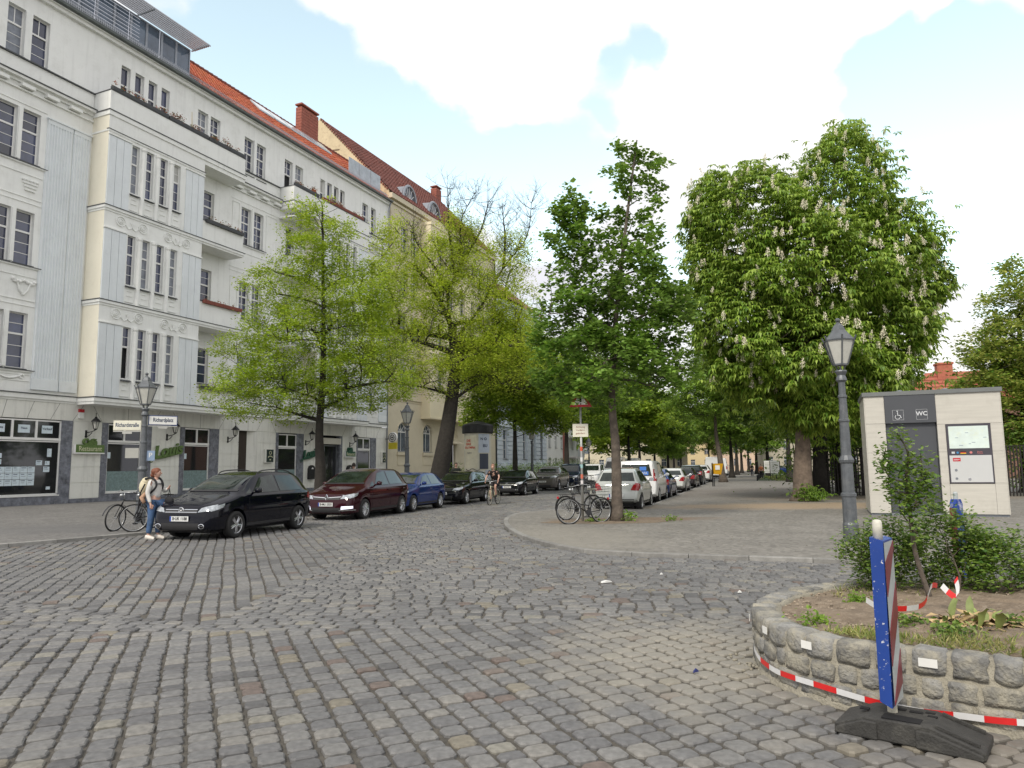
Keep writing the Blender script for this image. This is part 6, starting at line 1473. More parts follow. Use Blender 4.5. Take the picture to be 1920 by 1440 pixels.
# ================================================================== CARS
def pchip(xs, ys, x):
    xs = np.array(xs, float); ys = np.array(ys, float); h = np.diff(xs); d = np.diff(ys) / h; m = np.zeros(len(xs)); m[0] = d[0]; m[-1] = d[-1]
    for i in range(1, len(xs) - 1): m[i] = 0 if d[i - 1] * d[i] <= 0 else 2 * d[i - 1] * d[i] / (d[i - 1] + d[i])
    k = np.clip(np.searchsorted(xs, x) - 1, 0, len(xs) - 2); t = (x - xs[k]) / h[k]
    return ys[k] * (1 + 2 * t) * (1 - t) ** 2 + m[k] * h[k] * t * (1 - t) ** 2 + ys[k + 1] * t * t * (3 - 2 * t) + m[k + 1] * h[k] * t * t * (t - 1)
TYPES = {
 # L, W, top profile, belt, wheel x front/rear, wheel radius, window pillars [(x bottom a, x bottom b, x top a, x top b)...]
 'mpv': dict(L=4.2, W=1.78, R=.315, fo=.88, wb=2.58, top=[(0, .50), (.03, .64), (.12, .80), (.5, .93), (.98, 1.06), (1.25, 1.22), (1.9, 1.50), (2.4, 1.575), (3.2, 1.555), (3.72, 1.44), (4.02, 1.1), (4.13, .95), (4.2, .62)], belt=(.98, 1.04), dlo=[(1.52, 2.58, 1.98, 2.55), (2.66, 3.62, 2.63, 3.38)], quarter=(1.24, 1.48, 1.45, 1.5), ws=(1.10, 1.50), rw=(1.10, 1.42)),
 'scenic': dict(L=4.35, W=1.84, R=.32, fo=.90, wb=2.70, top=[(0, .50), (.04, .66), (.15, .82), (.55, .96), (.95, 1.06), (1.3, 1.25), (2.0, 1.54), (2.5, 1.62), (3.4, 1.60), (3.9, 1.48), (4.18, 1.12), (4.28, .95), (4.35, .62)], belt=(1.0, 1.06), dlo=[(1.62, 2.62, 2.05, 2.6), (2.70, 3.72, 2.68, 3.45)], quarter=(1.26, 1.58, 1.6, 1.66), ws=(1.12, 1.55), rw=(1.12, 1.46)),
 'hatch': dict(L=4.15, W=1.74, R=.305, fo=.84, wb=2.56, top=[(0, .48), (.04, .62), (.15, .76), (.6, .88), (1.1, .97), (1.4, 1.12), (2.0, 1.38), (2.5, 1.45), (3.15, 1.43), (3.65, 1.30), (3.98, 1.02), (4.08, .92), (4.15, .6)], belt=(.92, .97), dlo=[(1.52, 2.48, 1.98, 2.45), (2.56, 3.42, 2.52, 3.22)], quarter=None, ws=(1.02, 1.38), rw=(1.04, 1.30)),
 'estate': dict(L=4.5, W=1.76, R=.31, fo=.86, wb=2.62, top=[(0, .46), (.04, .60), (.15, .74), (.7, .88), (1.25, .95), (1.55, 1.1), (2.1, 1.37), (2.6, 1.45), (3.6, 1.44), (4.1, 1.36), (4.38, 1.0), (4.46, .9), (4.5, .58)], belt=(.91, .97), dlo=[(1.68, 2.52, 2.08, 2.5), (2.6, 3.4, 2.56, 3.36), (3.48, 4.1, 3.44, 3.95)], quarter=None, ws=(1.0, 1.38), rw=(1.04, 1.34)),
 'suv': dict(L=4.4, W=1.92, R=.36, fo=.88, wb=2.68, top=[(0, .62), (.05, .84), (.15, .96), (.6, 1.08), (1.25, 1.15), (1.5, 1.28), (2.05, 1.58), (2.6, 1.65), (3.4, 1.60), (3.95, 1.48), (4.25, 1.15), (4.35, 1.0), (4.4, .7)], belt=(1.10, 1.2), dlo=[(1.68, 2.55, 2.08, 2.52), (2.62, 3.4, 2.6, 3.36), (3.47, 3.95, 3.43, 3.8)], quarter=None, ws=(1.2, 1.56), rw=(1.22, 1.5)),
 'yaris': dict(L=3.75, W=1.70, R=.30, fo=.75, wb=2.46, top=[(0, .5), (.04, .64), (.12, .8), (.45, .92), (.8, 1.0), (1.1, 1.18), (1.7, 1.46), (2.2, 1.53), (2.85, 1.50), (3.3, 1.38), (3.56, 1.08), (3.66, .97), (3.75, .62)], belt=(.96, 1.03), dlo=[(1.36, 2.2, 1.76, 2.18), (2.28, 3.1, 2.24, 2.95)], quarter=None, ws=(1.06, 1.46), rw=(1.06, 1.36)),
 'van': dict(L=4.4, W=1.83, R=.32, fo=.88, wb=2.7, top=[(0, .55), (.05, .78), (.2, .95), (.6, 1.08), (1.0, 1.18), (1.3, 1.42), (1.7, 1.72), (2.2, 1.83), (3.6, 1.84), (4.15, 1.82), (4.32, 1.70), (4.38, 1.1), (4.4, .55)], belt=(1.08, 1.14), dlo=[(1.45, 2.25, 1.72, 2.23), (2.4, 3.15, 2.38, 3.13)], quarter=None, ws=(1.24, 1.72), rw=(1.16, 1.66)),
 'transporter': dict(L=5.3, W=2.0, R=.35, fo=.95, wb=3.3, top=[(0, .6), (.05, .9), (.2, 1.08), (.6, 1.22), (.95, 1.35), (1.3, 1.75), (1.7, 2.25), (2.1, 2.55), (3.6, 2.62), (5.0, 2.60), (5.22, 2.5), (5.28, 1.5), (5.3, .6)], belt=(1.35, 1.45), dlo=[(1.45, 2.15, 1.65, 2.12)], quarter=None, ws=(1.42, 2.15), rw=(1.5, 2.1)),
}
_bodies = {}
def paint(name, col, rough=.28, metal=.35): return M('paint_' + name, col, rough * .35, metal * .3, var=.04, scale=1, coat=0, spec=.36)
m_carglass = M('car_glass', (.018, .026, .022), .03, var=.8, scale=3, spec=.55)
m_lampclear = M('headlight_glass', (.38, .41, .44), .12, metal=.3, var=.5, scale=14, spec=1.0, coat=.8)
m_taillens = M('tail_lens', (.30, .012, .015), .15, var=.25, scale=12, coat=.8)
m_platew = M('number_plate_white', (.68, .69, .68), .4, var=.03); m_plateb = M('number_plate_blue', (.02, .06, .32), .4)
m_seam = M('panel_gap', (.004, .004, .005), .8, var=0)
def build_body(kind):
    T = TYPES[kind]; L_, W_ = T['L'], T['W'] / 2; tx, tz = zip(*T['top'])
    xs = np.unique(np.concatenate([[0, .015, .03, .06, .1], np.linspace(.15, L_ - .12, 58), [L_ - .08, L_ - .04, L_ - .015, L_]]))
    zt = pchip(tx, tz, xs); belt = T['belt'][0] + (T['belt'][1] - T['belt'][0]) * xs / L_
    van = kind in ('van', 'transporter')
    w = W_ * pchip([0, .03, .1, .3, .7, 1.3, L_ - 1.0, L_ - .35, L_ - .1, L_ - .03, L_], [.70, .80, .875, .95, .985, 1, 1, .975 if not van else .99, .91 if not van else .96, .87 if not van else .93, .80 if not van else .86], xs)
    zb = pchip([0, .05, .3, 1, L_ - 1, L_ - .3, L_], [.30, .22, .19, .19, .20, .26, .36], xs)
    hr = max(zt)
    rows = []
    for i, x in enumerate(xs):
        z1 = zt[i]; zb_ = zb[i]; b = min(belt[i], z1 - .07); g = max(0, (z1 - belt[i])) / (hr - belt[i]); tum = .20 if not van else .10
        wr = w[i] * (.90 - tum * g + (.0)) if g > 0 else w[i] * .88
        ze = z1 - .05 - .02 * (g > .3)
        b = min(b, ze - .02); zm = zb_ + (b - zb_) * .52
        rows.append([(0, zb_), (w[i] * .82, zb_), (w[i] * .965, zb_ + .05), (w[i] * .995, zb_ + (b - zb_) * .28), (w[i] * 1.0, zm), (w[i] * .99, b - .07), (w[i] * .965, b - .012), (w[i] * .94, b + .012) if g > .15 else (w[i] * .93, b + .008), (wr, ze), (wr * .93, z1 - .022), (wr * .6, z1 - .006), (0, z1)])
    V, F = [], []; ns = len(rows[0])
    for i, x in enumerate(xs):
        half = rows[i]; ring = [(x - L_ / 2, y, z) for y, z in half] + [(x - L_ / 2, -y, z) for y, z in half[-2:0:-1]]; V += ring
    k = len(V) // len(xs)
    for i in range(len(xs) - 1):
        for j in range(k): F.append((i * k + j, i * k + (j + 1) % k, (i + 1) * k + (j + 1) % k, (i + 1) * k + j))
    F.append(tuple(range(k - 1, -1, -1))); F.append(tuple((len(xs) - 1) * k + j for j in range(k)))
    bvh = BVHTree.FromPolygons([Vector(v) for v in V], F)
    me = bpy.data.meshes.new('car_body'); me.from_pydata(V, [], F); bm = bmesh.new(); bm.from_mesh(me); bmesh.ops.recalc_face_normals(bm, faces=bm.faces); bm.to_mesh(me); bm.free()
    o = bpy.data.objects.new('tmpbody', me); COL.objects.link(o); cuts = []
    for wx in (T['fo'], T['fo'] + T['wb']):
        for s in (-1, 1):
            mb = MB(); mb.lathe([(T['R'] + .055, s * (W_ - .27)), (T['R'] + .055, s * (W_ + .2))], 28, (wx - L_ / 2, 0, T['R'] + .01), axis=1)
            cm_ = mb.mesh('cut', []); bm = bmesh.new(); bm.from_mesh(cm_); bmesh.ops.recalc_face_normals(bm, faces=bm.faces); bm.to_mesh(cm_); bm.free()
            c = bpy.data.objects.new('tmpcut', cm_); COL.objects.link(c); cuts.append(c)
            md = o.modifiers.new('b', 'BOOLEAN'); md.operation = 'DIFFERENCE'; md.solver = 'EXACT'; md.object = c
    bpy.context.view_layer.update()
    me2 = bpy.data.meshes.new_from_object(o.evaluated_get(bpy.context.evaluated_depsgraph_get()))
    for c in cuts + [o]: bpy.data.objects.remove(c)
    if len(me2.polygons) < 300: print('BOOLEAN FAILED', kind); me2 = me
    me2.polygons.foreach_set('use_smooth', [True] * len(me2.polygons))
    try: me2.set_sharp_from_angle(angle=radians(38))
    except Exception as e: pass
    me2.name = 'car_body'; _bodies[kind] = (me2, bvh); return _bodies[kind]
def patch(bvh, axis, quad, off=.006, n=(10, 6), L_=4, name='p', keep=None):
    """project a bilinear patch on to the body. axis '+x' front, '-x' rear, '+y'/'-y' sides, 'z' top. quad in the two other coordinates"""
    V, ok = [], []
    for j in range(n[1] + 1):
        for i in range(n[0] + 1):
            s, t = i / n[0], j / n[1]
            a = [(1 - s) * (1 - t) * quad[0][c] + s * (1 - t) * quad[1][c] + s * t * quad[2][c] + (1 - s) * t * quad[3][c] for c in (0, 1)]
            if axis == '+x': o, d = Vector((-5, a[0], a[1])), Vector((1, 0, 0))
            elif axis == '-x': o, d = Vector((5, a[0], a[1])), Vector((-1, 0, 0))
            elif axis == '+y': o, d = Vector((a[0], 3, a[1])), Vector((0, -1, 0))
            elif axis == '-y': o, d = Vector((a[0], -3, a[1])), Vector((0, 1, 0))
            else: o, d = Vector((a[0], a[1], 5)), Vector((0, 0, -1))
            h = bvh.ray_cast(o, d)
            if h[0] is None: V.append(None)
            else:
                nn = h[1]; nn = -nn if nn.dot(d) > 0 else nn
                V.append(h[0] + nn * off)
    ids = {}; vs = []; fs = []
    for i, v in enumerate(V):
        if v is not None: ids[i] = len(vs); vs.append(v)
    w_ = n[0] + 1
    for j in range(n[1]):
        for i in range(n[0]):
            q = (j * w_ + i, j * w_ + i + 1, (j + 1) * w_ + i + 1, (j + 1) * w_ + i)
            if all(k in ids for k in q): fs.append(tuple(ids[k] for k in q))
    mb = MB(); mb.add(vs, fs); return mb
_wheels = {}
def wheel_meshes(R, style):
    if (R, style) in _wheels: return _wheels[(R, style)]
    ty = MB().lathe([(R * .66, -.09), (R * .70, -.105), (R * .93, -.105), (R, -.08), (R, .08), (R * .93, .105), (R * .70, .105), (R * .66, .09)], 28, axis=1)
    rm = MB(); rm.lathe([(R * .66, -.10), (R * .62, -.085), (R * .58, -.03)], 24, axis=1, cap=False); rm.lathe([(.06, -.095), (.055, -.10)], 12, axis=1)
    ns_ = 5 if style == 'alloy' else 7
    for k in range(ns_):
        a = 2 * pi * k / ns_
        for da in ((-.13, .13) if style == 'alloy' else (-.2, .2)):
            a1 = a + da; mb_ = [(.04 * cos(a + da * 2), -.088, .04 * sin(a + da * 2)), (R * .64 * cos(a1), -.075, R * .64 * sin(a1))]
            rm.tube(mb_, [.024, .020] if style == 'alloy' else [.028, .026], 5)
    bk = MB().lathe([(R * .64, -.02), (R * .64, .02)], 20, axis=1)
    _wheels[(R, style)] = (ty.mesh('tyre', m_rubber, True), rm.mesh('rim', m_alloy, False), bk.mesh('brake_disc', m_blackpl)); return _wheels[(R, style)]
def car(kind, lab, cat, X, Y, ang, pm, plate='', style='alloy', rails=False, front='plain', group=None, z=0.0, detail=True, rear='plain', darkrear=False, name='parked_car'):
    """front points to local -x"""
    T = TYPES[kind]; me, bvh = _bodies.get(kind) or build_body(kind); L_, W_ = T['L'], T['W'] / 2; h = L_ / 2
    t = thing(name, lab, cat, (X, Y, z), ang, group)
    bme = me.copy(); bme.materials.clear(); bme.materials.append(pm); body = link('body', bme, t)
    P = lambda ax, q, mat, nm, off=.006, n=(10, 6), par=t: patch(bvh, ax, q, off, n).obj(nm, mat, par, smooth=True)
    van = kind in ('van', 'transporter')
    # wells, underside
    for wx in (T['fo'], T['fo'] + T['wb']):
        for s in (-1, 1):
            wp = thing('wheel', None, None); wp.parent = t; wp.location = (wx - h, s * (W_ - .105), T['R']); wp.rotation_euler = (0, rnd.uniform(0, 6), 0 if s < 0 else pi)
            a, b, c = wheel_meshes(T['R'], style); link('tyre', a, wp); link('rim', b, wp); link('brake_disc', c, wp)
            MB().lathe([(T['R'] + .05, -.15), (T['R'] + .05, -.149)], 20, (wx - h, s * (W_ - .262) + .15, T['R'] + .01), axis=1).obj('wheel_well', m_seam, t)
    MB().box((-h + .25, -W_ * .8, .16), (h - .25, W_ * .8, .24)).obj('underside', m_seam, t)
    xoff = lambda x: x - h
    zr = lambda x: float(pchip(*zip(*T['top']), np.array([x]))[0])
    bl = lambda x: T['belt'][0] + (T['belt'][1] - T['belt'][0]) * x / L_
    # side glass
    for sd in ('+y', '-y'):
        for (a, b, c, d) in T['dlo']:
            P(sd, [(xoff(a), bl(a) + .03), (xoff(b), bl(b) + .03), (xoff(d), zr(d) - .095), (xoff(c), zr(c) - .105)], m_carglass, 'side_window', .007, (8, 5))
        if T['quarter']:
            a, b, c, d = T['quarter']; P(sd, [(xoff(a), bl(a) + .02), (xoff(b), bl(b) + .03), (xoff(b), bl(b) + .17), (xoff(a + .18), bl(a) + .12)], m_carglass, 'quarter_window', .007, (3, 3))
        # door seams, handles, sill
        x0, x1 = T['fo'] + T['R'] + .14, T['fo'] + T['wb'] - T['R'] - .08; mid = T['dlo'][0][1] + .04
        for xx in ([x0, mid] + ([T['dlo'][1][1] - .05] if len(T['dlo']) > 1 else [])):
            P(sd, [(xoff(xx), .34 if xx < x1 else .75), (xoff(xx) + .012, .34 if xx < x1 else .75), (xoff(xx) + .012, bl(xx)), (xoff(xx), bl(xx))], m_seam, 'door_seam', .003, (1, 8))
        for xx in (mid - .22, (T['dlo'][1][1] - .1 if len(T['dlo']) > 1 else mid + .5)):
            P(sd, [(xoff(xx), bl(xx) - .15), (xoff(xx) + .17, bl(xx) - .15), (xoff(xx) + .17, bl(xx) - .115), (xoff(xx), bl(xx) - .115)], pm, 'door_handle', .03, (3, 1))
        P(sd, [(xoff(x0 - .05), .26), (xoff(x1), .27), (xoff(x1), .335), (xoff(x0 - .05), .33)], m_blackpl, 'sill_trim', .004, (10, 1))
        sg = 1 if sd == '+y' else -1; mx_ = T['dlo'][0][0] + .02
        mb = MB(); c0 = (xoff(mx_) - .02, sg * (W_ + .10), bl(mx_) + .10); mb.ball(c0, .1, 8, sc=(.75, 1.0, .7)); mb.tube([(xoff(mx_), sg * (W_ - .1), bl(mx_) + .03), (c0[0], sg * (W_ + .03), c0[2] - .03)], .03, 5); mb.obj('wing_mirror', pm, t, smooth=True)
        MB().box((c0[0] + .06, sg * (W_ + .03), c0[2] - .05), (c0[0] + .072, sg * (W_ + .17), c0[2] + .05)).obj('mirror_glass', m_chrome, t)
    wsz = T['ws']; rwz = T['rw']
    ww = lambda z_: W_ * (.80 if z_ < (wsz[0] + .15) else .66)
    P('+x', [(-W_ * .86, wsz[0]), (W_ * .86, wsz[0]), (W_ * .68, wsz[1] - .035), (-W_ * .68, wsz[1] - .035)], m_carglass, 'windscreen', .006, (14, 10))
    P('+x', [(-W_ * .8, wsz[0] - .01), (W_ * .8, wsz[0] - .01), (W_ * .8, wsz[0] + .03), (-W_ * .8, wsz[0] + .03)], m_blackpl, 'scuttle', .009, (10, 2))
    if rear != 'closed':
        P('-x', [(-W_ * .76, rwz[0]), (W_ * .76, rwz[0]), (W_ * .64, rwz[1]), (-W_ * .64, rwz[1])], m_carglass, 'rear_window', .006, (12, 8))
    zg = T['top'][1][1]; zh = T['top'][2][1]
    # front
    P('+x', [(-W_ * .50, zg - .02), (W_ * .50, zg - .02), (W_ * .50, zg + .07), (-W_ * .50, zg + .07)], m_blackpl, 'grille', .006, (10, 3))
    P('+x', [(-W_ * .55, .25), (W_ * .55, .25), (W_ * .60, .40), (-W_ * .60, .40)], m_blackpl, 'lower_grille', .006, (10, 3))
    for s in (-1, 1):
        P('+x', [(s * W_ * .52, zg + .0), (s * W_ * .90, zg + .04), (s * W_ * .90, zg + .17), (s * W_ * .60, zg + .10)], m_lampclear, 'headlight', .008, (8, 5))
        P('+y' if s > 0 else '-y', [(xoff(.10), zg + .02), (xoff(.42), zg + .10), (xoff(.5), zg + .19), (xoff(.12), zg + .12)], m_lampclear, 'headlight_side', .008, (6, 3))
        zt_ = T['belt'][0]
        if van:
            P('-x', [(s * W_ * .82, .95), (s * W_ * .93, .95), (s * W_ * .93, 1.45), (s * W_ * .82, 1.45)], m_taillens, 'tail_light', .01, (3, 6)); P('+y' if s > 0 else '-y', [(h - .14, .95), (h - .03, .95), (h - .05, 1.45), (h - .13, 1.45)], m_taillens, 'tail_light_side', .008, (3, 5))
        else:
            P('-x', [(s * W_ * .60, zt_ - .22), (s * W_ * .93, zt_ - .24), (s * W_ * .90, zt_ + .03), (s * W_ * .72, zt_ - .03)], m_taillens, 'tail_light', .01, (6, 5)); P('+y' if s > 0 else '-y', [(h - .34, zt_ - .12), (h - .10, zt_ - .22), (h - .12, zt_ + .03), (h - .28, zt_ + .0)], m_taillens, 'tail_light_side', .008, (5, 4))
        if front == 'mpv': 
            mb = MB(); c0 = bvh.ray_cast(Vector((-5, s * W_ * .68, .33)), Vector((1, 0, 0)))[0]
            mb.tube([(c0.x - .012, c0.y + .075 * cos(a), c0.z + .05 * sin(a)) for a in np.linspace(0, 2 * pi, 14)[:-1]], .010, 4, closed=True); mb.box((c0.x - .015, c0.y - .05, c0.z - .006), (c0.x, c0.y + .05, c0.z + .006)); mb.obj('fog_lamp', m_chrome, t)
        if front == 'scenic':
            P('+x', [(s * W_ * .58, .34), (s * W_ * .92, .37), (s * W_ * .92, .45), (s * W_ * .60, .44)], M('daylight_led', (.8, .8, .95), .3, emit=.6), 'running_light', .012, (6, 2))
            mb = patch(bvh, '+x', [(s * W_ * .52, .30), (s * W_ * .94, .31), (s * W_ * .94, .34), (s * W_ * .52, .33)], .014, (8, 1)); mb.obj('chrome_strip', m_chrome, t)
    zc = zg + .04; hit = bvh.ray_cast(Vector((-5, 0, zc)), Vector((1, 0, 0)))[0]
    if front == 'mpv':
        mb = MB(); x_ = hit.x - .014; R_ = .075
        mb.tube([(x_, R_ * cos(a), zc + R_ * sin(a)) for a in np.linspace(0, 2 * pi, 22)[:-1]], .009, 5, closed=True)
        mb.tube([(x_, -.036, zc + .062), (x_, -.004, zc + .0), (x_, .004, zc + .0), (x_, .036, zc + .062)], .007, 4)
        mb.tube([(x_, -.062, zc + .035), (x_, -.03, zc - .058), (x_, 0, zc - .005), (x_, .03, zc - .058), (x_, .062, zc + .035)], .007, 4); mb.obj('emblem', m_chrome, t)
        for zz_ in (zg + .06, zg + .0): P('+x', [(-W_ * .5, zz_), (W_ * .5, zz_), (W_ * .5, zz_ + .012), (-W_ * .5, zz_ + .012)], m_chrome, 'grille_strip', .010, (10, 1))
    elif front == 'scenic':
        mb = MB(); x_ = hit.x - .016; mb.tube([(x_, 0, zc + .10), (x_, -.06, zc), (x_, 0, zc - .10), (x_, .06, zc)], .016, 4, closed=True); mb.tube([(x_, 0, zc + .055), (x_, -.028, zc), (x_, 0, zc - .055), (x_, .028, zc)], .008, 4, closed=True); mb.obj('emblem', m_chrome, t)
        for s in (-1, 1): P('+x', [(s * .08, zc - .005), (s * W_ * .55, zc + .02), (s * W_ * .55, zc + .04), (s * .08, zc + .015)], m_chrome, 'chrome_strip', .012, (8, 1))
    else:
        MB().lathe([(.045, 0), (.05, .01)], 12, (hit.x - .02, 0, zc), axis=0).obj('emblem', m_chrome, t)
    def numplate(front_):
        zc_ = .50 if front_ else (.78 if not van else .62)
        if kind == 'yaris' and not front_: zc_ = .55
        if kind == 'suv': zc_ += .12
        d = Vector((1, 0, 0)) if front_ else Vector((-1, 0, 0)); o_ = Vector((-5 if front_ else 5, 0, zc_)); hx = bvh.ray_cast(o_, d)[0].x + (-.02 if front_ else .02)
        a, b = (hx - .008, hx) if front_ else (hx, hx + .008)
        p = MB().box((a, -.26, zc_ - .057), (b, .26, zc_ + .057)).obj('number_plate', m_platew, t)
        sy = 1 if not front_ else -1
        # blue band on the reader's left
        yl = .26 if front_ else -.26
        MB().box((a - .002, yl - .0 if not front_ else yl - .042, zc_ - .055), (b + .002, yl + .042 if not front_ else yl, zc_ + .055)).obj('plate_band', m_plateb, p)
        if plate:
            o2 = text(plate, .10, m_seam, p, ((a - .003) if front_ else (b + .003), -.02 if front_ else .02, zc_), (pi / 2, 0, -pi / 2 if front_ else pi / 2), ext=.001, sx=.92, bold=.002)
    numplate(True); numplate(False)
    P('-x', [(-W_ * .7, .30), (W_ * .7, .30), (W_ * .75, .42), (-W_ * .75, .42)], m_blackpl, 'rear_bumper_trim', .006, (10, 3))
    if rails:
        for s in (-1, 1):
            pts = catmull([Vector((xoff(1.95), s * W_ * .66, zr(1.95) - .04)), Vector((xoff(2.2), s * W_ * .66, zr(2.2) + .03)), Vector((xoff(3.1), s * W_ * .66, zr(3.1) + .04)), Vector((xoff(3.65), s * W_ * .66, zr(3.65) - .02))], 5); MB().tube(pts, .016, 5).obj('roof_rail', m_blackpl, t, smooth=True)
    return t
def place_left(px_front, kind, wbpx=None):
    """front wheel street side seen at px: centre of the car on the left parking line"""
    T = TYPES[kind]; f = on_line(px_front, -5.9, 20.2, SLL); e = Vector((SLL, 1, 0)).normalized(); m_ = Vector((1, -SLL, 0)).normalized()
    c = f + e * (T['L'] / 2 - T['fo']) - m_ * (T['W'] / 2 - .105); return c
LA = math.atan2(1, SLL); RA = math.atan2(1, SLR) + pi
gpk = 'cars parked along the left kerb, noses towards the square'
def left(px, kind, lab, pm, **k):
    c = place_left(px, kind); return car(kind, lab, 'car' if 'cat' not in k else k.pop('cat'), c.x, c.y, LA + k.pop('turn', 0), pm, group=gpk, **k)
left(440, 'mpv', 'glossy black people carrier with roof rails, first in the left row beside the woman', paint('black', (.003, .0035, .008), .16, .1), plate='B·UK 1188', rails=True, front='mpv')
left(681, 'scenic', 'dark maroon people carrier with bright running lights, second in the left row', paint('maroon', (.032, .005, .010), .2, .3), plate='B·MU 5335', style='hub', front='scenic')
left(772, 'hatch', 'blue hatchback parked third in the left row, behind the maroon car', paint('blue', (.014, .035, .15), .22, .4), style='hub')
left(872, 'estate', 'black estate car with pale headlights, fourth in the left row left of the cyclist', paint('black2', (.008, .009, .012), .2, .2), plate='B·TR 204', style='hub')
left(982, 'hatch', 'black hatchback right of the cyclist, fifth in the left row', paint('black3', (.007, .008, .010), .18, .2), plate='B·KL 731', front='mpv')
left(1046, 'suv', 'brownish grey off-road car, sixth in the left row', paint('taupe', (.13, .12, .11), .3, .5), plate='B·RA 90')
left(1085, 'van', 'dark blue van parked behind the brownish off-road car', paint('darkblue', (.012, .02, .045), .22, .3), cat='van', name='parked_van', style='hub')
left(1124, 'van', 'white small van seen past the sign post, last clearly seen in the left row', paint('white', (.72, .73, .73), .3, 0), cat='van', name='parked_van', style='hub')
left(1165, 'transporter', 'tall white delivery van with dark upper front window, behind the graphic van', paint('white', (.72, .73, .73), .3, 0), cat='van', name='parked_van', style='hub')
left(1196, 'transporter', 'second tall white delivery van further down the left row', paint('white', (.72, .73, .73), .3, 0), cat='van', name='parked_van', style='hub')
left(1225, 'estate', 'dark car far down the left row beyond the delivery vans', paint('black2', (.008, .009, .012)), style='hub'); left(1245, 'hatch', 'farthest dark car in the left row', paint('black3', (.007, .008, .010)), style='hub')
gpr = 'cars parked along the right kerb, seen from behind'
def right(px, kind, lab, pm, side=0.0, **k):
    """rear wheel on the kerb side seen at px"""
    T = TYPES[kind]; f = on_line(px, 4.6 - side, 26.5, SLR); e = Vector((SLR, 1, 0)).normalized(); m_ = Vector((1, -SLR, 0)).normalized()
    c = f + e * (T['L'] / 2 - (T['L'] - T['fo'] - T['wb'])) - m_ * (T['W'] / 2 - .105)
    return car(kind, lab, k.pop('cat', 'car'), c.x, c.y, RA, pm, group=gpr, **k)
right(1198, 'yaris', 'small silver hatchback seen from behind at the head of the right row', paint('silver', (.48, .50, .47), .28, .5), plate='B·JY 385', style='hub')
VG = right(1232, 'van', 'white van with blue round graphic on its rear window, second in the right row', paint('white', (.72, .73, .73), .3, 0), side=.1, cat='van', name='parked_van', style='hub')
right(1254, 'hatch', 'blue and grey hatchback, third in the right row', paint('blue2', (.02, .05, .20), .25, .4), style='hub')
right(1283, 'hatch', 'cream white hatchback with red tail lamps, fourth in the right row', paint('cream', (.60, .62, .60), .3, .1), style='hub')
right(1303, 'estate', 'dark grey estate with red tail lamps, fifth in the right row', paint('darkgrey', (.03, .025, .028), .25, .4), style='hub')
right(1316, 'suv', 'black estate just behind the dark grey one in the right row', paint('black2', (.008, .009, .012)), style='hub')
right(1331, 'suv', 'white off-road car left of the yellow litter bin', paint('pearl', (.66, .66, .64), .3, 0), style='hub')
right(1352, 'transporter', 'big white box van behind the leaning tree trunk', paint('white', (.72, .73, .73), .3, 0), cat='van', name='parked_van', rear='closed', style='hub')
right(1364, 'transporter', 'farther white box van right of the leaning tree', paint('white', (.72, .73, .73), .3, 0), cat='van', name='parked_van', rear='closed', style='hub')
# window graphics of the van
gx = 2.2 + .03; m_gb = M('graphic_blue', (.03, .16, .55), .4, emit=0); 
mbv = _bodies['van'][1]
for (a, b, c, d, mt) in ((.10, .55, 1.2, 1.36, m_gb), (.18, .46, 1.40, 1.56, m_gb), (-.62, -.1, 1.3, 1.52, M('graphic_red', (.45, .10, .06), .5))):
    patch(mbv, '-x', [(a, c), (b, c), (b, d), (a, d)], .011, (6, 4)).obj('window_graphic', mt, VG)
o = text('HAFA', .14, m_enw, VG, (2.2 + .0, .33, 1.28), (pi / 2, 0, pi / 2), ext=.001); 
hx = mbv.ray_cast(Vector((5, .33, 1.28)), Vector((-1, 0, 0)))[0].x; o.location.x = hx + .02
# far parked cars in the distance between the rows
for (px, Y, kind, lab, pm) in [(1296, 150, 'hatch', 'far silver car standing across the end of the street', paint('silver', (.48, .50, .47))), (1318, 140, 'hatch', 'far white car across the street end left of the box van', paint('pearl', (.66, .66, .64))), (1462, 118, 'hatch', 'far blue car beyond the lawn right of the notice boards', paint('blue', (.014, .035, .15)))]:
    q = at_px(px, Y); car(kind, lab, 'car', q.x, q.y, radians(190 if px < 1400 else 175), pm, style='hub')
# ================================================================== BICYCLES
_wh = {}
def bike_wheel(R, rimm):
    k = (R, rimm.name)
    if k in _wh: return _wh[k]
    t = MB(); t.tube([(R * cos(a), 0, R * sin(a)) for a in np.linspace(0, 2 * pi, 33)[:-1]], .018, 6, closed=True)
    r_ = MB(); r_.tube([((R - .026) * cos(a), 0, (R - .026) * sin(a)) for a in np.linspace(0, 2 * pi, 33)[:-1]], .009, 5, closed=True); r_.tube([(0, -.035, 0), (0, .035, 0)], .018, 6)
    for i in range(18): a = 2 * pi * i / 18; r_.tube([(.015 * cos(a + .5), .02 * (-1) ** i, .015 * sin(a + .5)), ((R - .03) * cos(a), 0, (R - .03) * sin(a))], .0018, 3, caps=False)
    _wh[k] = (t.mesh('tyre', m_rubber, True), r_.mesh('rim', rimm, True)); return _wh[k]
m_spoke = M('spoke_steel', (.45, .46, .47), .3, metal=.8, var=.05)
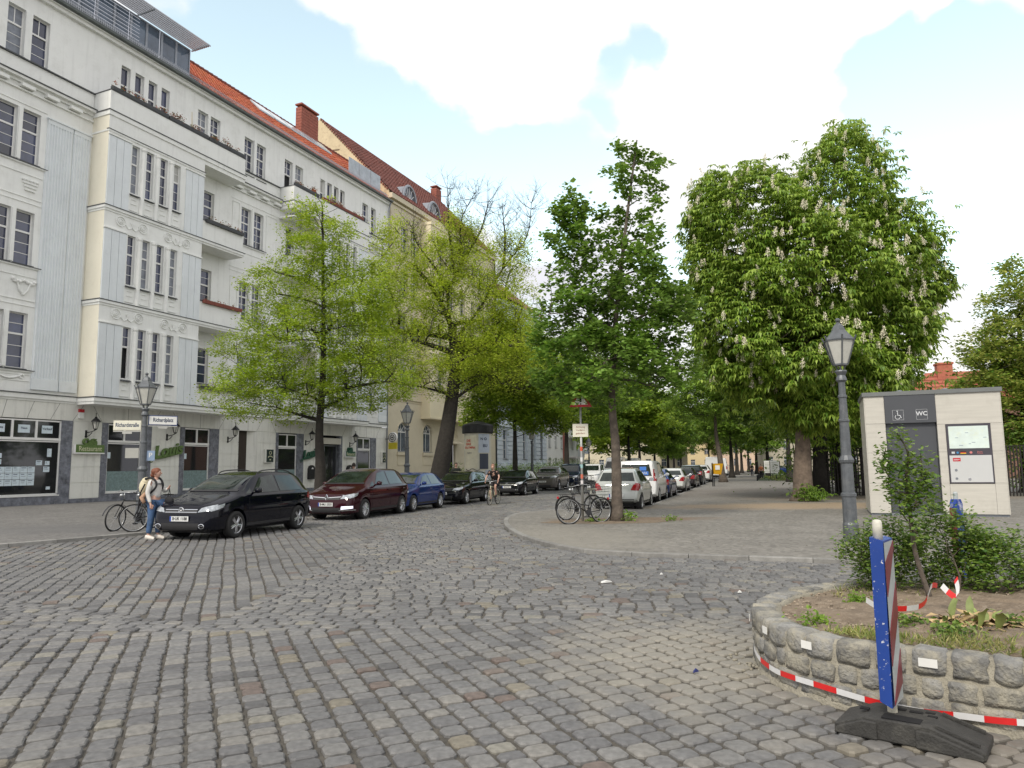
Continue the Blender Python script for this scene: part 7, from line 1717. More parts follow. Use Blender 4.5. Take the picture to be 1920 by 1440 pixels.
def bike(lab, front, rear, z, fm, lean=0.0, rimm=None, basket=False, rack=True, guards=True, turn=0.0, group=None, saddle=None, lowstep=False):
    f, b = Vector((front[0], front[1], 0)), Vector((rear[0], rear[1], 0)); c = (f + b) / 2; an = math.atan2((f - b).y, (f - b).x); rimm = rimm or m_spoke
    t = thing('bicycle', lab, 'bicycle', (c.x, c.y, z), 0, group); t.rotation_euler = (lean, 0, an)
    R = .34; FX, RX = .53, -.52
    for x, nm, tn in ((RX, 'wheel', 0), (FX, 'wheel', turn)):
        w_ = thing(nm, None, None); w_.parent = t; w_.location = (x, 0, R); w_.rotation_euler = (0, 0, tn); a_, b_ = bike_wheel(R, rimm); link('tyre', a_, w_); link('rim', b_, w_)
    BB = (-.08, 0, .29); ST = (-.22, 0, .78); HT = (.36, 0, .82); HB = (.41, 0, .66)
    mb = MB(); mb.tube([BB, ST], .016, 7); mb.tube([HT, HB], .019, 7)
    if lowstep: mb.tube([BB, (.15, 0, .42), HB], .018, 7); mb.tube([(-.14, 0, .48), (.15, 0, .52), (.40, 0, .70)], .015, 7)
    else: mb.tube([BB, HB], .018, 7); mb.tube([(-.21, 0, .74), (.37, 0, .78)], .016, 7)
    for s in (-1, 1): mb.tube([BB, (RX, s * .05, R)], .010, 5); mb.tube([(-.205, 0, .72), (RX, s * .05, R)], .009, 5)
    mb.obj('frame', fm, t, smooth=True)
    fk = MB()
    for s in (-1, 1): fk.tube([HB, (.43, s * .045, .60), (FX, s * .05, R)], .011, 5)
    fk.obj('fork', fm, t, smooth=True)
    hb = MB(); hb.tube([HT, (.37, 0, .98)], .013, 6); hb.tube([(.24, -.29, 1.0), (.34, -.24, 1.03), (.40, -.08, 1.0), (.40, .08, 1.0), (.34, .24, 1.03), (.24, .29, 1.0)], .011, 6); hb.tube([(.38, -.2, 1.0), (.50, -.18, .98)], .006, 4); hb.ball((.44, 0, .92), .045, 8, sc=(1.2, 1, 1)); hb.obj('handlebar', m_spoke, t, smooth=True)
    gp_ = MB(); gp_.tube([(.22, -.30, 1.0), (.31, -.265, 1.025)], .017, 6); gp_.tube([(.22, .30, 1.0), (.31, .265, 1.025)], .017, 6); gp_.obj('grips', m_blackpl, t)
    sd_ = MB(); sd_.tube([ST, (-.24, 0, .90)], .012, 6); sd_.add([(-.38, -.09, .93), (-.38, .09, .93), (-.25, .075, .94), (-.12, .02, .935), (-.12, -.02, .935), (-.25, -.075, .94), (-.38, -.08, .90), (-.38, .08, .90), (-.12, 0, .91)], [(0, 5, 4, 3, 2, 1), (0, 1, 7, 6), (1, 2, 3, 8, 7), (0, 6, 8, 4, 5), (3, 4, 8), (6, 7, 8)]); sd_.obj('saddle', saddle or m_blackpl, t)
    ck = MB(); ck.lathe([(.09, .045), (.09, .05)], 18, BB, axis=1); ck.tube([(BB[0], .06, BB[2]), (BB[0] + .12, .06, BB[2] - .11)], .010, 5); ck.tube([(BB[0], -.06, BB[2]), (BB[0] - .12, -.06, BB[2] + .11)], .010, 5)
    ck.box((BB[0] + .07, .07, BB[2] - .13), (BB[0] + .17, .15, BB[2] - .10)); ck.box((BB[0] - .17, -.15, BB[2] + .10), (BB[0] - .07, -.07, BB[2] + .13)); ck.tube([(BB[0], .048, BB[2] + .085), (RX, .048, R + .035)], .004, 3); ck.tube([(BB[0], .048, BB[2] - .085), (RX, .048, R - .035)], .004, 3); ck.obj('crankset', m_blackpl, t)
    if guards:
        for x, a0, a1 in ((RX, .5, 3.3), (FX, .2, 2.5)):
            g_ = MB(); A_ = np.linspace(a0, a1, 14); g_.add([(x + (R + .03) * cos(a), y, R + (R + .03) * sin(a)) for a in A_ for y in (-.028, .028)], [(2 * i, 2 * i + 1, 2 * i + 3, 2 * i + 2) for i in range(13)]); g_.obj('mudguard', fm, t, smooth=True)
    if rack:
        rk = MB()
        for s in (-1, 1): rk.tube([(-.22, s * .05, .72), (-.75, s * .05, .74)], .006, 4); rk.tube([(-.65, s * .05, .73), (RX, s * .06, R)], .005, 4)
        rk.tube([(-.75, -.05, .74), (-.75, .05, .74)], .006, 4); rk.obj('rack', m_blackpl, t); MB().box((-.80, -.03, .62), (-.77, .03, .68)).obj('rear_lamp', m_red, t)
    if basket:
        bs_ = MB(); x0, x1, z0, z1 = -.78, -.38, .76, .98
        for i in range(9): x = x0 + (x1 - x0) * i / 8; bs_.tube([(x, -.15, z1), (x, -.12, z0), (x, .12, z0), (x, .15, z1)], .003, 3)
        for z_ in (z0, .84, .91, z1): w2_ = .12 + .03 * (z_ - z0) / .22; bs_.tube([(x0, -w2_, z_), (x1, -w2_, z_), (x1, w2_, z_), (x0, w2_, z_)], .004, 3, closed=True)
        bs_.obj('basket', m_blackpl, t)
    return t
P = lambda px, py: (gp(px, py, ZL).x, gp(px, py, ZL).y)
def seg(px, py, ang, L_=1.05, z=ZL):
    f = gp(px, py, z); return (f.x, f.y), (f.x + L_ * cos(ang), f.y + L_ * sin(ang))
m_bkblack = M('bike_black_paint', (.012, .012, .014), .3, var=.1)
a, b = seg(214, 996, radians(62)); bike('black bicycle with turned front wheel, left one of the pair leaning at the lamp post', a, b, ZL, m_bkblack, lean=-.12, turn=.25)
a, b = seg(250, 997, radians(22)); bike('black bicycle broadside, right one of the pair at the lamp post behind the woman', a, b, ZL, m_bkblack, lean=.06)
a, b = seg(1068, 983, radians(28), z=ZR); bike('black city bicycle with rear basket and pale saddle leaning on the sign post', a, b, ZR, m_bkblack, lean=.07, basket=True, lowstep=True, turn=-.3, saddle=M('pale_saddle_cover', (.45, .46, .38), .6))
b2, a2 = seg(1062, 975, radians(34), z=ZR); bike('second dark bicycle behind the sign post with its red rear lamp to the left', a2, b2, ZR, m_bkblack, lean=-.08)
for k, (px, py, an, lab) in enumerate([(1075, 929, 60, 'bicycle standing behind the basket bicycle near the far parked cars, left'), (1098, 926, 55, 'bicycle standing behind the sign post near the far parked cars, right')]):
    a, b = seg(px, py, radians(an), z=0); bike(lab, a, b, 0, m_bkblack)

# ================================================================== PEOPLE
def skinned(name, verts, edges, rad, mat, parent, sub=1, extra=None):
    me = bpy.data.meshes.new(name); me.from_pydata(verts, edges, []); o = bpy.data.objects.new('tmp', me); COL.objects.link(o)
    sm = o.modifiers.new('s', 'SKIN'); sm.use_smooth_shade = True
    ly = me.skin_vertices[0].data
    for i, r_ in enumerate(rad): ly[i].radius = (r_, r_) if not hasattr(r_, '__len__') else r_; ly[i].use_root = (i == 0)
    if sub: s2 = o.modifiers.new('u', 'SUBSURF'); s2.levels = sub; s2.render_levels = sub
    bpy.context.view_layer.update(); m2 = bpy.data.meshes.new_from_object(o.evaluated_get(bpy.context.evaluated_depsgraph_get())); bpy.data.objects.remove(o)
    if extra:
        bm = bmesh.new(); bm.from_mesh(m2); k = len(bm.verts); vs = [bm.verts.new(v) for v in extra.v]
        for f in extra.f:
            try: bm.faces.new([vs[i] for i in f])
            except Exception: pass
        bm.to_mesh(m2); bm.free()
    m2.materials.clear(); m2.materials.append(mat); m2.name = name; m2.polygons.foreach_set('use_smooth', [True] * len(m2.polygons)); m2.update()
    return link(name, m2, parent)
def hand(verts, edges, rad, wi, W_, d, side, grip=.6):
    """palm and five fingers from wrist index wi at W_, pointing along d"""
    d = Vector(d).normalized(); lat = Vector(side).normalized(); nrm = d.cross(lat)
    p0 = len(verts); verts.append(tuple(W_ + d * .05)); edges.append((wi, p0)); rad.append((.030, .018))
    return p0, d, lat, nrm
def fingers(J, mb):
    """small finger chains as tapered tubes rooted inside the palm"""
    W_, d, lat = J; d = Vector(d).normalized(); lat = Vector(lat).normalized(); n_ = d.cross(lat).normalized()
    for k, (o_, l_) in enumerate(((-.027, .062), (-.009, .072), (.009, .068), (.026, .052))):
        a = W_ + d * .075 + lat * o_; b = a + d * l_ * .5 + n_ * .008; c = b + d * l_ * .35 + n_ * .026; mb.tube([a - d * .02, a, b, c], [.009, .009, .008, .006], 6)
    a = W_ + d * .03 - lat * .025; mb.tube([a, a - lat * .025 + d * .025 + n_ * .01, a - lat * .03 + d * .055 + n_ * .02], [.011, .010, .007], 6)
def person(lab, loc, rz, J, top, legs, shoes, hair, bare_arms=False, bare_legs=False, hairlong=False, scale=1.0, label_parts=None):
    t = thing('person', lab, 'person', loc, rz); t.scale = (scale,) * 3
    V3 = {k: Vector(v) for k, v in J.items()}
    # body: torso core, neck, arms, legs in one continuous surface
    names = ['pelvis', 'belly', 'chest', 'neck', 'headb']; vs = [J[n] for n in names]; ed = [(0, 1), (1, 2), (2, 3), (3, 4)]; rd = [(.125, .10), (.115, .09), (.14, .10), .050, .052]
    for s in 'LR':
        k = len(vs); vs += [J['sh' + s], J['el' + s], J['wr' + s], tuple(V3['wr' + s] + (V3['wr' + s] - V3['el' + s]).normalized() * .07)]; ed += [(2, k), (k, k + 1), (k + 1, k + 2), (k + 2, k + 3)]; rd += [.050, .038, .025, (.032, .02)]
        k = len(vs); vs += [J['hi' + s], J['kn' + s], tuple(V3['kn' + s].lerp(V3['an' + s], .3)), J['an' + s], J['to' + s]]; ed += [(0, k), (k, k + 1), (k + 1, k + 2), (k + 2, k + 3), (k + 3, k + 4)]; rd += [.082, .052, .054, .034, .032]
    ex = MB(); H = V3['head']; fd = Vector(J.get('face', (1, 0, 0))).normalized(); rt = fd.cross(Vector((0, 0, 1))).normalized()
    # head: egg with brow, nose, chin, ears
    n1_, n2_ = 16, 12; hv = []
    for i in range(n2_ + 1):
        ph = pi * i / n2_
        for j in range(n1_):
            a = 2 * pi * j / n1_; x, y, z = sin(ph) * cos(a), sin(ph) * sin(a), cos(ph)
            X = x * .093; Y = y * .074; Z = z * .118
            if z < 0: Y *= 1 - .28 * (-z); X *= 1 - .06 * (-z)
            if x > .6 and abs(y) < .28 and -.25 < z < .12: X += .014 * (1 - abs(y) / .28)
            if x > .5 and -.8 < z < -.5: X += .008
            if x > .6 and .08 < z < .3 and .15 < abs(y) < .5: X -= .006
            hv.append(H + fd * X + rt * Y + Vector((0, 0, Z)))
    ex.add(hv, [(i * n1_ + j, i * n1_ + (j + 1) % n1_, (i + 1) * n1_ + (j + 1) % n1_, (i + 1) * n1_ + j) for i in range(n2_) for j in range(n1_)])
    for s in (-1, 1): ex.ball(tuple(H + rt * s * .073 - fd * .005 + Vector((0, 0, -.005))), .022, 6, sc=(.8, .5, 1.2))
    nose = H + fd * .10 + Vector((0, 0, -.02)); ex.tube([tuple(H + fd * .085 + Vector((0, 0, .02))), tuple(nose + fd * .012)], [.007, .013], 6)
    for s in 'LR':
        d = (V3['wr' + s] - V3['el' + s]).normalized(); lat = d.orthogonal().normalized(); fingers((V3['wr' + s], d, lat), ex)
    skinned('body', vs, ed, rd, m_skin, t, 1, ex)
    for s in (-1, 1): MB().ball(tuple(H + fd * .083 + rt * s * .032 + Vector((0, 0, .012))), .010, 6, sc=(.6, 1, .7)).obj('eye', m_seam, t)
    MB().tube([tuple(H + fd * .088 + rt * -.022 + Vector((0, 0, -.055))), tuple(H + fd * .093 + Vector((0, 0, -.055))), tuple(H + fd * .088 + rt * .022 + Vector((0, 0, -.055)))], .005, 4).obj('mouth', M('lips', (.36, .13, .11), .5), t)
    # hair cap
    hm = MB(); hv = []
    for i in range(8):
        ph = (pi * .60) * i / 7
        for j in range(16):
            a = 2 * pi * j / 16; x, y, z = sin(ph) * cos(a), sin(ph) * sin(a), cos(ph); lim = 1.0
            if x > .35 and z < .45: x, z, = x * .85, z * .7 + .22
            hv.append(H + fd * (x * .101 - .006) + rt * y * .083 + Vector((0, 0, z * .126 + .004)))
    hm.add(hv, [(i * 16 + j, i * 16 + (j + 1) % 16, (i + 1) * 16 + (j + 1) % 16, (i + 1) * 16 + j) for i in range(7) for j in range(16)])
    if hairlong: hm.ball(tuple(H - fd * .095 + Vector((0, 0, -.05))), .058, 8, sc=(1, 1, 1.1)); hm.ball(tuple(H - fd * .05 + Vector((0, 0, .03))), .09, 10)
    hm.obj('hair', hair, t, smooth=True)
    # top
    vs = [J['pelvis'], J['belly'], J['chest'], tuple(V3['chest'].lerp(V3['neck'], .62))]; vs[0] = tuple(V3['pelvis'] + Vector((0, 0, .03))); ed = [(0, 1), (1, 2), (2, 3)]; rd = [(.160, .125), (.150, .118), (.172, .130), .085]
    for s in 'LR':
        k = len(vs)
        if bare_arms: vs += [J['sh' + s], tuple(V3['sh' + s].lerp(V3['el' + s], .72))]; ed += [(2, k), (k, k + 1)]; rd += [.072, .060]
        else: vs += [J['sh' + s], J['el' + s], tuple(V3['el' + s].lerp(V3['wr' + s], .93))]; ed += [(2, k), (k, k + 1), (k + 1, k + 2)]; rd += [.072, .056, .040]
    skinned('top', vs, ed, rd, top, t, 1)
    vs = [J['pelvis']]; ed = []; rd = [(.155, .128)]
    for s in 'LR':
        k = len(vs)
        if bare_legs: vs += [J['hi' + s], tuple(V3['hi' + s].lerp(V3['kn' + s], .85))]; ed += [(0, k), (k, k + 1)]; rd += [.112, .082]
        else: vs += [J['hi' + s], J['kn' + s], tuple(V3['kn' + s].lerp(V3['an' + s], .92))]; ed += [(0, k), (k, k + 1), (k + 1, k + 2)]; rd += [.112, .080, .066]
    skinned('trousers' if not bare_legs else 'shorts', vs, ed, rd, legs, t, 1)
    for s in 'LR':
        an_, to_ = V3['an' + s], V3['to' + s]; d = (to_ - an_); d.z = 0; d.normalize(); b0 = Vector((an_.x, an_.y, to_.z - .035)); l2 = d.cross(Vector((0, 0, 1)))
        sh_ = MB(); prof = [(-.07, .035, .10), (0, .04, .11), (.08, .045, .085), (.15, .048, .065), (.19, .03, .045)]
        vv = []
        for (x, w_, h_) in prof: vv += [b0 + d * x - l2 * w_, b0 + d * x + l2 * w_, b0 + d * x + l2 * w_ * .7 + Vector((0, 0, h_)), b0 + d * x - l2 * w_ * .7 + Vector((0, 0, h_))]
        fs = [(0, 1, 2, 3), (16, 19, 18, 17)]
        for i in range(4):
            for j in range(4): fs.append((i * 4 + j, i * 4 + (j + 1) % 4, (i + 1) * 4 + (j + 1) % 4, (i + 1) * 4 + j))
        sh_.add(vv, fs); sh_.obj('shoe', shoes, t, smooth=True)
    return t
stand = dict(pelvis=(0, 0, .93), belly=(0, 0, 1.06), chest=(.01, 0, 1.26), neck=(0, 0, 1.42), headb=(.01, 0, 1.49), head=(.03, 0, 1.575), face=(1, 0, -.02),
             shL=(0, .17, 1.36), elL=(-.03, .23, 1.10), wrL=(.05, .24, .88), shR=(0, -.17, 1.36), elR=(-.03, -.23, 1.10), wrR=(.05, -.24, .88),
             hiL=(0, .09, .86), knL=(.02, .10, .48), anL=(-.02, .10, .09), toL=(.12, .11, .035), hiR=(0, -.09, .86), knR=(.02, -.10, .48), anR=(-.02, -.10, .09), toR=(.12, -.11, .035))
J = dict(stand); J.update(elL=(.08, .24, 1.12), wrL=(.26, .13, 1.20), elR=(-.04, -.22, 1.10), wrR=(.06, -.22, .84), knL=(.06, .09, .48), anL=(.05, .09, .09), toL=(.19, .10, .035), knR=(0, -.10, .48), anR=(-.06, -.10, .09), toR=(.08, -.11, .035), face=(1, .35, -.02))
wf = gp(287, 1009, .02)
WM = person('woman with auburn hair, white sweater and blue jeans standing at the kerb', (wf.x, wf.y, .0), radians(-12), J,
            M('white_sweater', (.62, .61, .58), .85, var=.12, scale=9, bump=.4, bscale=40), M('blue_denim', (.06, .12, .24), .85, var=.35, scale=7, bump=.3, bscale=50), M('white_trainers', (.68, .64, .58), .6, var=.08), M('auburn_hair', (.17, .055, .025), .6, var=.35, scale=30), hairlong=True, scale=.99)
bp_ = thing('backpack', 'cream carrier backpack with black straps worn by the woman', 'backpack', (wf.x, wf.y, 0), radians(-12))
mb = MB(); mb.ball((-.27, 0, 1.22), .19, 12, sc=(.72, .85, 1.15)); mb.ball((-.24, 0, 1.36), .13, 10, sc=(.9, 1, .8)); mb.obj('bag', M('cream_canvas', (.60, .54, .38), .85, var=.12, scale=8), bp_, smooth=True)
for s in (-1, 1):
    pts = catmull([Vector((-.2, s * .11, 1.42)), Vector((-.02, s * .115, 1.445)), Vector((.085, s * .11, 1.36)), Vector((.11, s * .12, 1.24)), Vector((.0, s * .145, 1.10)), Vector((-.2, s * .13, 1.02))], 5); st_ = MB()
    st_.tube(pts, .026, 5); st_.obj('strap', m_black_cloth, bp_, smooth=True)
MB().tube([(.11, -.1, 1.3), (.125, 0, 1.3), (.11, .1, 1.3)], .012, 5).obj('chest_strap', m_black_cloth, bp_)
MB().tube([(-.12, -.16, 1.08), (-.2, -.2, .98), (-.12, -.2, .86)], [.05, .055, .05], 7).obj('side_roll', M('tan_bundle', (.42, .26, .17), .8), bp_, smooth=True)
MB().tube([(-.16, -.16, 1.3), (-.24, -.2, 1.1), (-.26, -.22, .8), (-.27, -.23, .55)], .018, 5).obj('hanging_strap', m_black_cloth, bp_)
hb_ = thing('handbag', 'small black bag hanging from the woman\'s raised hand', 'bag', (wf.x, wf.y, 0), radians(-12))
MB().tube([(.3, .12, 1.18), (.27, .13, 1.05), (.26, .13, .99)], .008, 4).tube([(.3, .12, 1.18), (.33, .11, 1.05), (.33, .11, .99)], .008, 4).obj('handle', m_black_cloth, hb_)
MB().ball((.30, .12, .90), .12, 10, sc=(1.05, .5, .85)).obj('bag', m_black_cloth, hb_, smooth=True)
# cyclist
cf = gp(918, 947); cdir = radians(72); cr_ = Vector((cf.x + 1.05 * cos(cdir), cf.y + 1.05 * sin(cdir), 0))
bike('cream racing bicycle ridden by the man in black', (cf.x, cf.y), (cr_.x, cr_.y), 0, M('cream_bike_paint', (.60, .58, .40), .35), rimm=M('cream_rims', (.6, .58, .48), .4), rack=False, guards=False)
cc = (Vector((cf.x, cf.y, 0)) + cr_) / 2
JC = dict(pelvis=(-.26, 0, 1.02), belly=(-.20, 0, 1.14), chest=(-.06, 0, 1.34), neck=(.02, 0, 1.50), headb=(.05, 0, 1.56), head=(.08, 0, 1.65), face=(1, .12, -.28),
          shL=(-.03, .19, 1.44), elL=(.10, .30, 1.20), wrL=(.24, .29, 1.04), shR=(-.03, -.19, 1.44), elR=(.10, -.30, 1.20), wrR=(.24, -.29, 1.04),
          hiL=(-.22, .10, .98), knL=(.16, .13, .80), anL=(.02, .12, .42), toL=(.15, .13, .37), hiR=(-.22, -.10, .98), knR=(.08, -.13, .60), anR=(.0, -.12, .24), toR=(.13, -.13, .19))
person('man with shaven head in black V-neck T-shirt and dark shorts riding the cream bicycle', (cc.x, cc.y, 0), cdir + pi, JC, M('black_tshirt', (.018, .012, .012), .85, var=.2), M('dark_shorts', (.02, .018, .02), .85), M('black_shoes', (.02, .02, .02), .6), M('shaven_hair', (.30, .16, .11), .7), bare_arms=True, bare_legs=True, scale=.99)
# the two behind parked cars
q = at_px(855, 41.0); JD = dict(stand); JD.update(elL=(.06, .30, 1.12), wrL=(.20, .12, 1.10), elR=(.06, -.30, 1.12), wrR=(.20, -.12, 1.10))
person('man in dark jacket standing behind the black estate car near the old tree', (q.x, q.y, ZL), radians(-80), JD, M('dark_jacket', (.014, .020, .016), .8, var=.2), m_black_cloth, m_black_cloth, M('dark_hair', (.03, .02, .015), .6), scale=1.08)
q = at_px(663, 31); JE = dict(stand)
pe = person('person in white shirt with black backpack straps walking behind the maroon car', (q.x, q.y, ZL), radians(95), JE, M('white_shirt', (.72, .72, .72), .85, var=.06), m_black_cloth, m_black_cloth, M('dark_hair', (.03, .02, .015), .6), scale=1.06)
b3 = thing('backpack', 'black backpack worn by the person in the white shirt', 'backpack', (q.x, q.y, ZL), radians(95)); MB().ball((-.2, 0, 1.3), .14, 10, sc=(.7, .9, 1.2)).obj('bag', m_black_cloth, b3, smooth=True)
for s in (-1, 1): MB().tube([(-.15, s * .1, 1.5), (0, s * .12, 1.56), (.14, s * .11, 1.42), (.05, s * .15, 1.2), (-.15, s * .12, 1.15)], .025, 5).obj('strap', m_black_cloth, b3)
q = at_px(1427, 76); person('small figure in orange top standing on the park path beside the notice boards', (q.x, q.y, ZR), radians(-100), dict(stand), M('orange_top', (.50, .17, .07), .8), m_black_cloth, m_black_cloth, M('dark_hair', (.03, .02, .015), .6), scale=.95)
q = at_px(1410, 100); person('distant walker in dark clothes on the park path', (q.x, q.y, ZR), radians(-90), dict(stand), m_black_cloth, M('dark_jeans', (.03, .04, .07), .8), m_black_cloth, M('dark_hair', (.03, .02, .015), .6))
# ================================================================== STONE PLANTER IN THE FOREGROUND
m_mortar = M('sandy_mortar', (.34, .315, .25), .95, var=.2, scale=7, bump=1.0, bscale=60, dirt=((.17, .155, .13), .6, 9))
m_pstone = M('planter_stone', (.205, .203, .192), .8, var=.35, scale=9, objr=.4, bump=.9, bscale=45, dirt=((.36, .335, .265), .95, 5))
for n_ in m_pstone.node_tree.nodes:
    if n_.type == 'MAP_RANGE' and abs(n_.inputs[1].default_value - .52) < 1e-4: n_.inputs[1].default_value = .44; n_.inputs[2].default_value = .62
PC = Vector((4.5, 5.75, 0)); PLT = thing('stone_planter', 'low oval planter wall of rough granite blocks set in sandy mortar at the lower right', 'planter', PC)
RG = [p for p in catmull([(a, b, 0) for a, b in RING], 8, True)]; NR = len(RG)
def rn(i): t = (RG[(i + 1) % NR] - RG[i - 1]).normalized(); return Vector((t.y, -t.x, 0)) if True else None
cen = Vector((4.5, 5.75, 0))
def outn(i):
    n = rn(i); return n if n.dot(RG[i] - cen) > 0 else -n
HW = .42
mb = MB(); V = []
for i in range(NR):
    n = outn(i); o_ = RG[i] - n * .004; in_ = RG[i] - n * .22; b0 = RG[i] + n * .03
    V += [b0 - PC + Vector((0, 0, -.02)), o_ - PC + Vector((0, 0, .05)), o_ - PC + Vector((0, 0, HW - .035)), RG[i] - n * .05 - PC + Vector((0, 0, HW - .008)), in_ - PC + Vector((0, 0, HW - .02)), in_ - PC + Vector((0, 0, .1))]
F = []
for i in range(NR):
    j = (i + 1) % NR
    for k in range(5): F.append((i * 6 + k, j * 6 + k, j * 6 + k + 1, i * 6 + k + 1))
mb.add(V, F); mb.obj('mortar_core', m_mortar, PLT, smooth=True)
def rock(seed):
    r = random.Random(seed); n = 7; vs = []; idx = {}; mb_ = MB()
    bm = bmesh.new(); bmesh.ops.create_cube(bm, size=1.0); bmesh.ops.subdivide_edges(bm, edges=bm.edges, cuts=3, use_grid_fill=True)
    for v in bm.verts:
        p = v.co; q = Vector([math.copysign(abs(c * 2) ** .9, c) for c in p]); l = (abs(q.x) ** 8 + abs(q.y) ** 8 + abs(q.z) ** 8) ** .125
        p2 = q / max(l, 1e-6) * .5 * (max(abs(q.x), abs(q.y), abs(q.z))); k = 1 + .06 * sin(q.x * 3 + seed) * cos(q.z * 4 + seed * 2) + r.uniform(-.03, .03)
        v.co = p2 * k
    me = bpy.data.meshes.new('wall_stone'); bm.to_mesh(me); bm.free(); me.materials.append(m_pstone); me.polygons.foreach_set('use_smooth', [True] * len(me.polygons)); return me
rocks = [rock(i) for i in range(9)]
cum = [0]
for i in range(NR): cum.append(cum[-1] + (RG[(i + 1) % NR] - RG[i]).length)
def ringat(s):
    s = s % cum[-1]
    for i in range(NR):
        if s <= cum[i + 1]: t = (s - cum[i]) / (cum[i + 1] - cum[i]); return RG[i].lerp(RG[(i + 1) % NR], t), outn(i).lerp(outn((i + 1) % NR), t).normalized()
stones_top = []
for course, (z0, z1) in enumerate(((.272, .425), (.142, .262), (.012, .132))):
    s = course * .07
    while s < cum[-1] - .1 + course * .07:
        l = rnd.uniform(.12, .24); p, n = ringat(s + l / 2); hh = (z1 - z0) * rnd.uniform(.97, 1.03); dp = .20 if course == 0 else .12
        o = link('wall_stone', rnd.choice(rocks), PLT, p - PC - n * (dp / 2 - .012 - rnd.uniform(0, .010) - (.0 if course == 0 else -.004)) + Vector((0, 0, (z0 + z1) / 2 + rnd.uniform(-.006, .006))), math.atan2(n.y, n.x) + pi / 2)
        o.scale = (l * 1.0 - .008, dp, hh); o.rotation_euler[1] = rnd.uniform(-.05, .05)
        if course == 0: stones_top.append((s + l / 2, p, n))
        s += l + .012
# blank white labels glued on some stones
for (px, py, w_) in ((1443, 1181, .075), (1518, 1208, .085), (1743, 1241, .105), (1413, 1158, .05)):
    best = None
    for k in range(0, int(cum[-1] * 50)):
        p, n = ringat(k / 50)
        if n.y > .35 or p.y > 7: continue
        q = prj(p + Vector((0, 0, .33)))
        if q and (best is None or abs(q[0] - px) < best[0]): best = (abs(q[0] - px), p, n)
    p, n = best[1], best[2]; v = ray(px, py); sc = math.hypot(p.x, p.y) / math.hypot(v.x, v.y); z = CAMH + v.z * sc
    o = MB().box((-w_ / 2, -.004, -.026), (w_ / 2, 0, .026)).obj('white_label', m_enw, PLT, p - PC + n * .034 + Vector((0, 0, z))); o.rotation_euler = (0, 0, math.atan2(n.y, n.x) + pi / 2)
# soil
r = np.random.default_rng(2); inner = [(RG[i] - outn(i) * .2) for i in range(NR)]
V, F = [], []; K = 16
for k in range(K + 1):
    for i in range(NR):
        p = cen.lerp(inner[i], 1 - k / K); d = k / K; z = .375 + .06 * math.sin(min(1, d * 2) * pi / 2) + .018 * sin(p.x * 9) * cos(p.y * 8) + .012 * sin(p.x * 23 + p.y * 17) + r.normal(0, .006)
        V.append((p.x - PC.x, p.y - PC.y, z))
for k in range(K):
    for i in range(NR): F.append((k * NR + i, k * NR + (i + 1) % NR, (k + 1) * NR + (i + 1) % NR, (k + 1) * NR + i))
link('soil', fastmesh('soil', V, F, m_soil, smooth=True), PLT)
def soilz(x, y): return .40
# crumbs and pebbles
Vp, Fp = [], []; cnt = 0
for k in range(2600):
    a = r.uniform(0, 1, 2); i = r.integers(0, NR); p = cen.lerp(inner[i], r.uniform(.25, 1) ** .6); 
    s = r.uniform(.004, .016) * (1.6 if r.random() < .05 else 1); c = np.array([p.x - PC.x, p.y - PC.y, .375 + .055 * min(1, 1.3 * (1 - (p - cen).length / 2.6)) + s * .4])
    q = np.array([[1, 0, 0], [-1, 0, 0], [0, 1, 0], [0, -1, 0], [0, 0, .8], [0, 0, -.8]]) * s * r.uniform(.6, 1.3, (6, 1)) + c
    Vp.append(q); Fp.append(np.array([[0, 2, 4], [2, 1, 4], [1, 3, 4], [3, 0, 4], [2, 0, 5], [1, 2, 5], [3, 1, 5], [0, 3, 5]]) + 6 * k)
tag(link('crumbled_soil', fastmesh('crumbled_soil', np.concatenate(Vp), np.concatenate(Fp), M('soil_crumbs', (.27, .22, .165), .95, var=.3, scale=12, isl=.4)), PLT), kind='stuff')
# grass along the front inner edge
lf_grass = leafmat('short_grass', (.07, .12, .02), (.15, .21, .045), (.28, .26, .10), trans=.3)
pts = []
for k in range(15000):
    i = r.integers(0, NR); f_ = 1 - abs(r.normal(0, .22)); p = cen.lerp(inner[i], max(.15, min(.99, f_)))
    if p.y > 5.9 and r.random() < .8: continue
    if p.x < 2.9 and p.y > 5.35: continue
    if sin(p.x * 6) * cos(p.y * 7 + 1) < -.45: continue
    pts.append((p.x - PC.x, p.y - PC.y, .40))
pts = np.array(pts); leafmesh(pts, r.uniform(.03, .08, len(pts)), lf_grass, 'grass', PLT, 'stuff', 0, 2.2, r, wid=.13)
# shrubs
lf_rose = leafmat('rose_leaves', (.035, .09, .012), (.11, .19, .028), (.17, .24, .05), trans=.3)
def onsoil(px, py): p = gp(px, py, .42); return p
def shrub(name, lab, px, py, cl, n, mat, sz, stems, seed, cat='shrub', sp=(.07, .07, .07)):
    p = onsoil(px, py); t = thing(name, lab, cat, (p.x, p.y, .40), 0); r_ = np.random.default_rng(seed)
    segs, E_, D_ = grow([(0, 0, -.02), (.0, 0, .08), (.01, 0, .16)], .022, .014, cl, 8, 45, 220, seed, trunkpart=.3)
    mb = MB()
    for pts_, rr in segs: mb.tube(pts_, [max(.0022, min(q, .012)) for q in rr], 4, caps=False)
    mb.obj('stems', m_bark, t); k = r_.integers(0, len(E_), n); c = E_[k] + r_.normal(0, 1, (n, 3)) * np.array(sp)
    leafmesh(c, r_.uniform(*sz, n), mat, 'foliage', t, None, .9, 0, r_, D_[k], .72); return t, E_
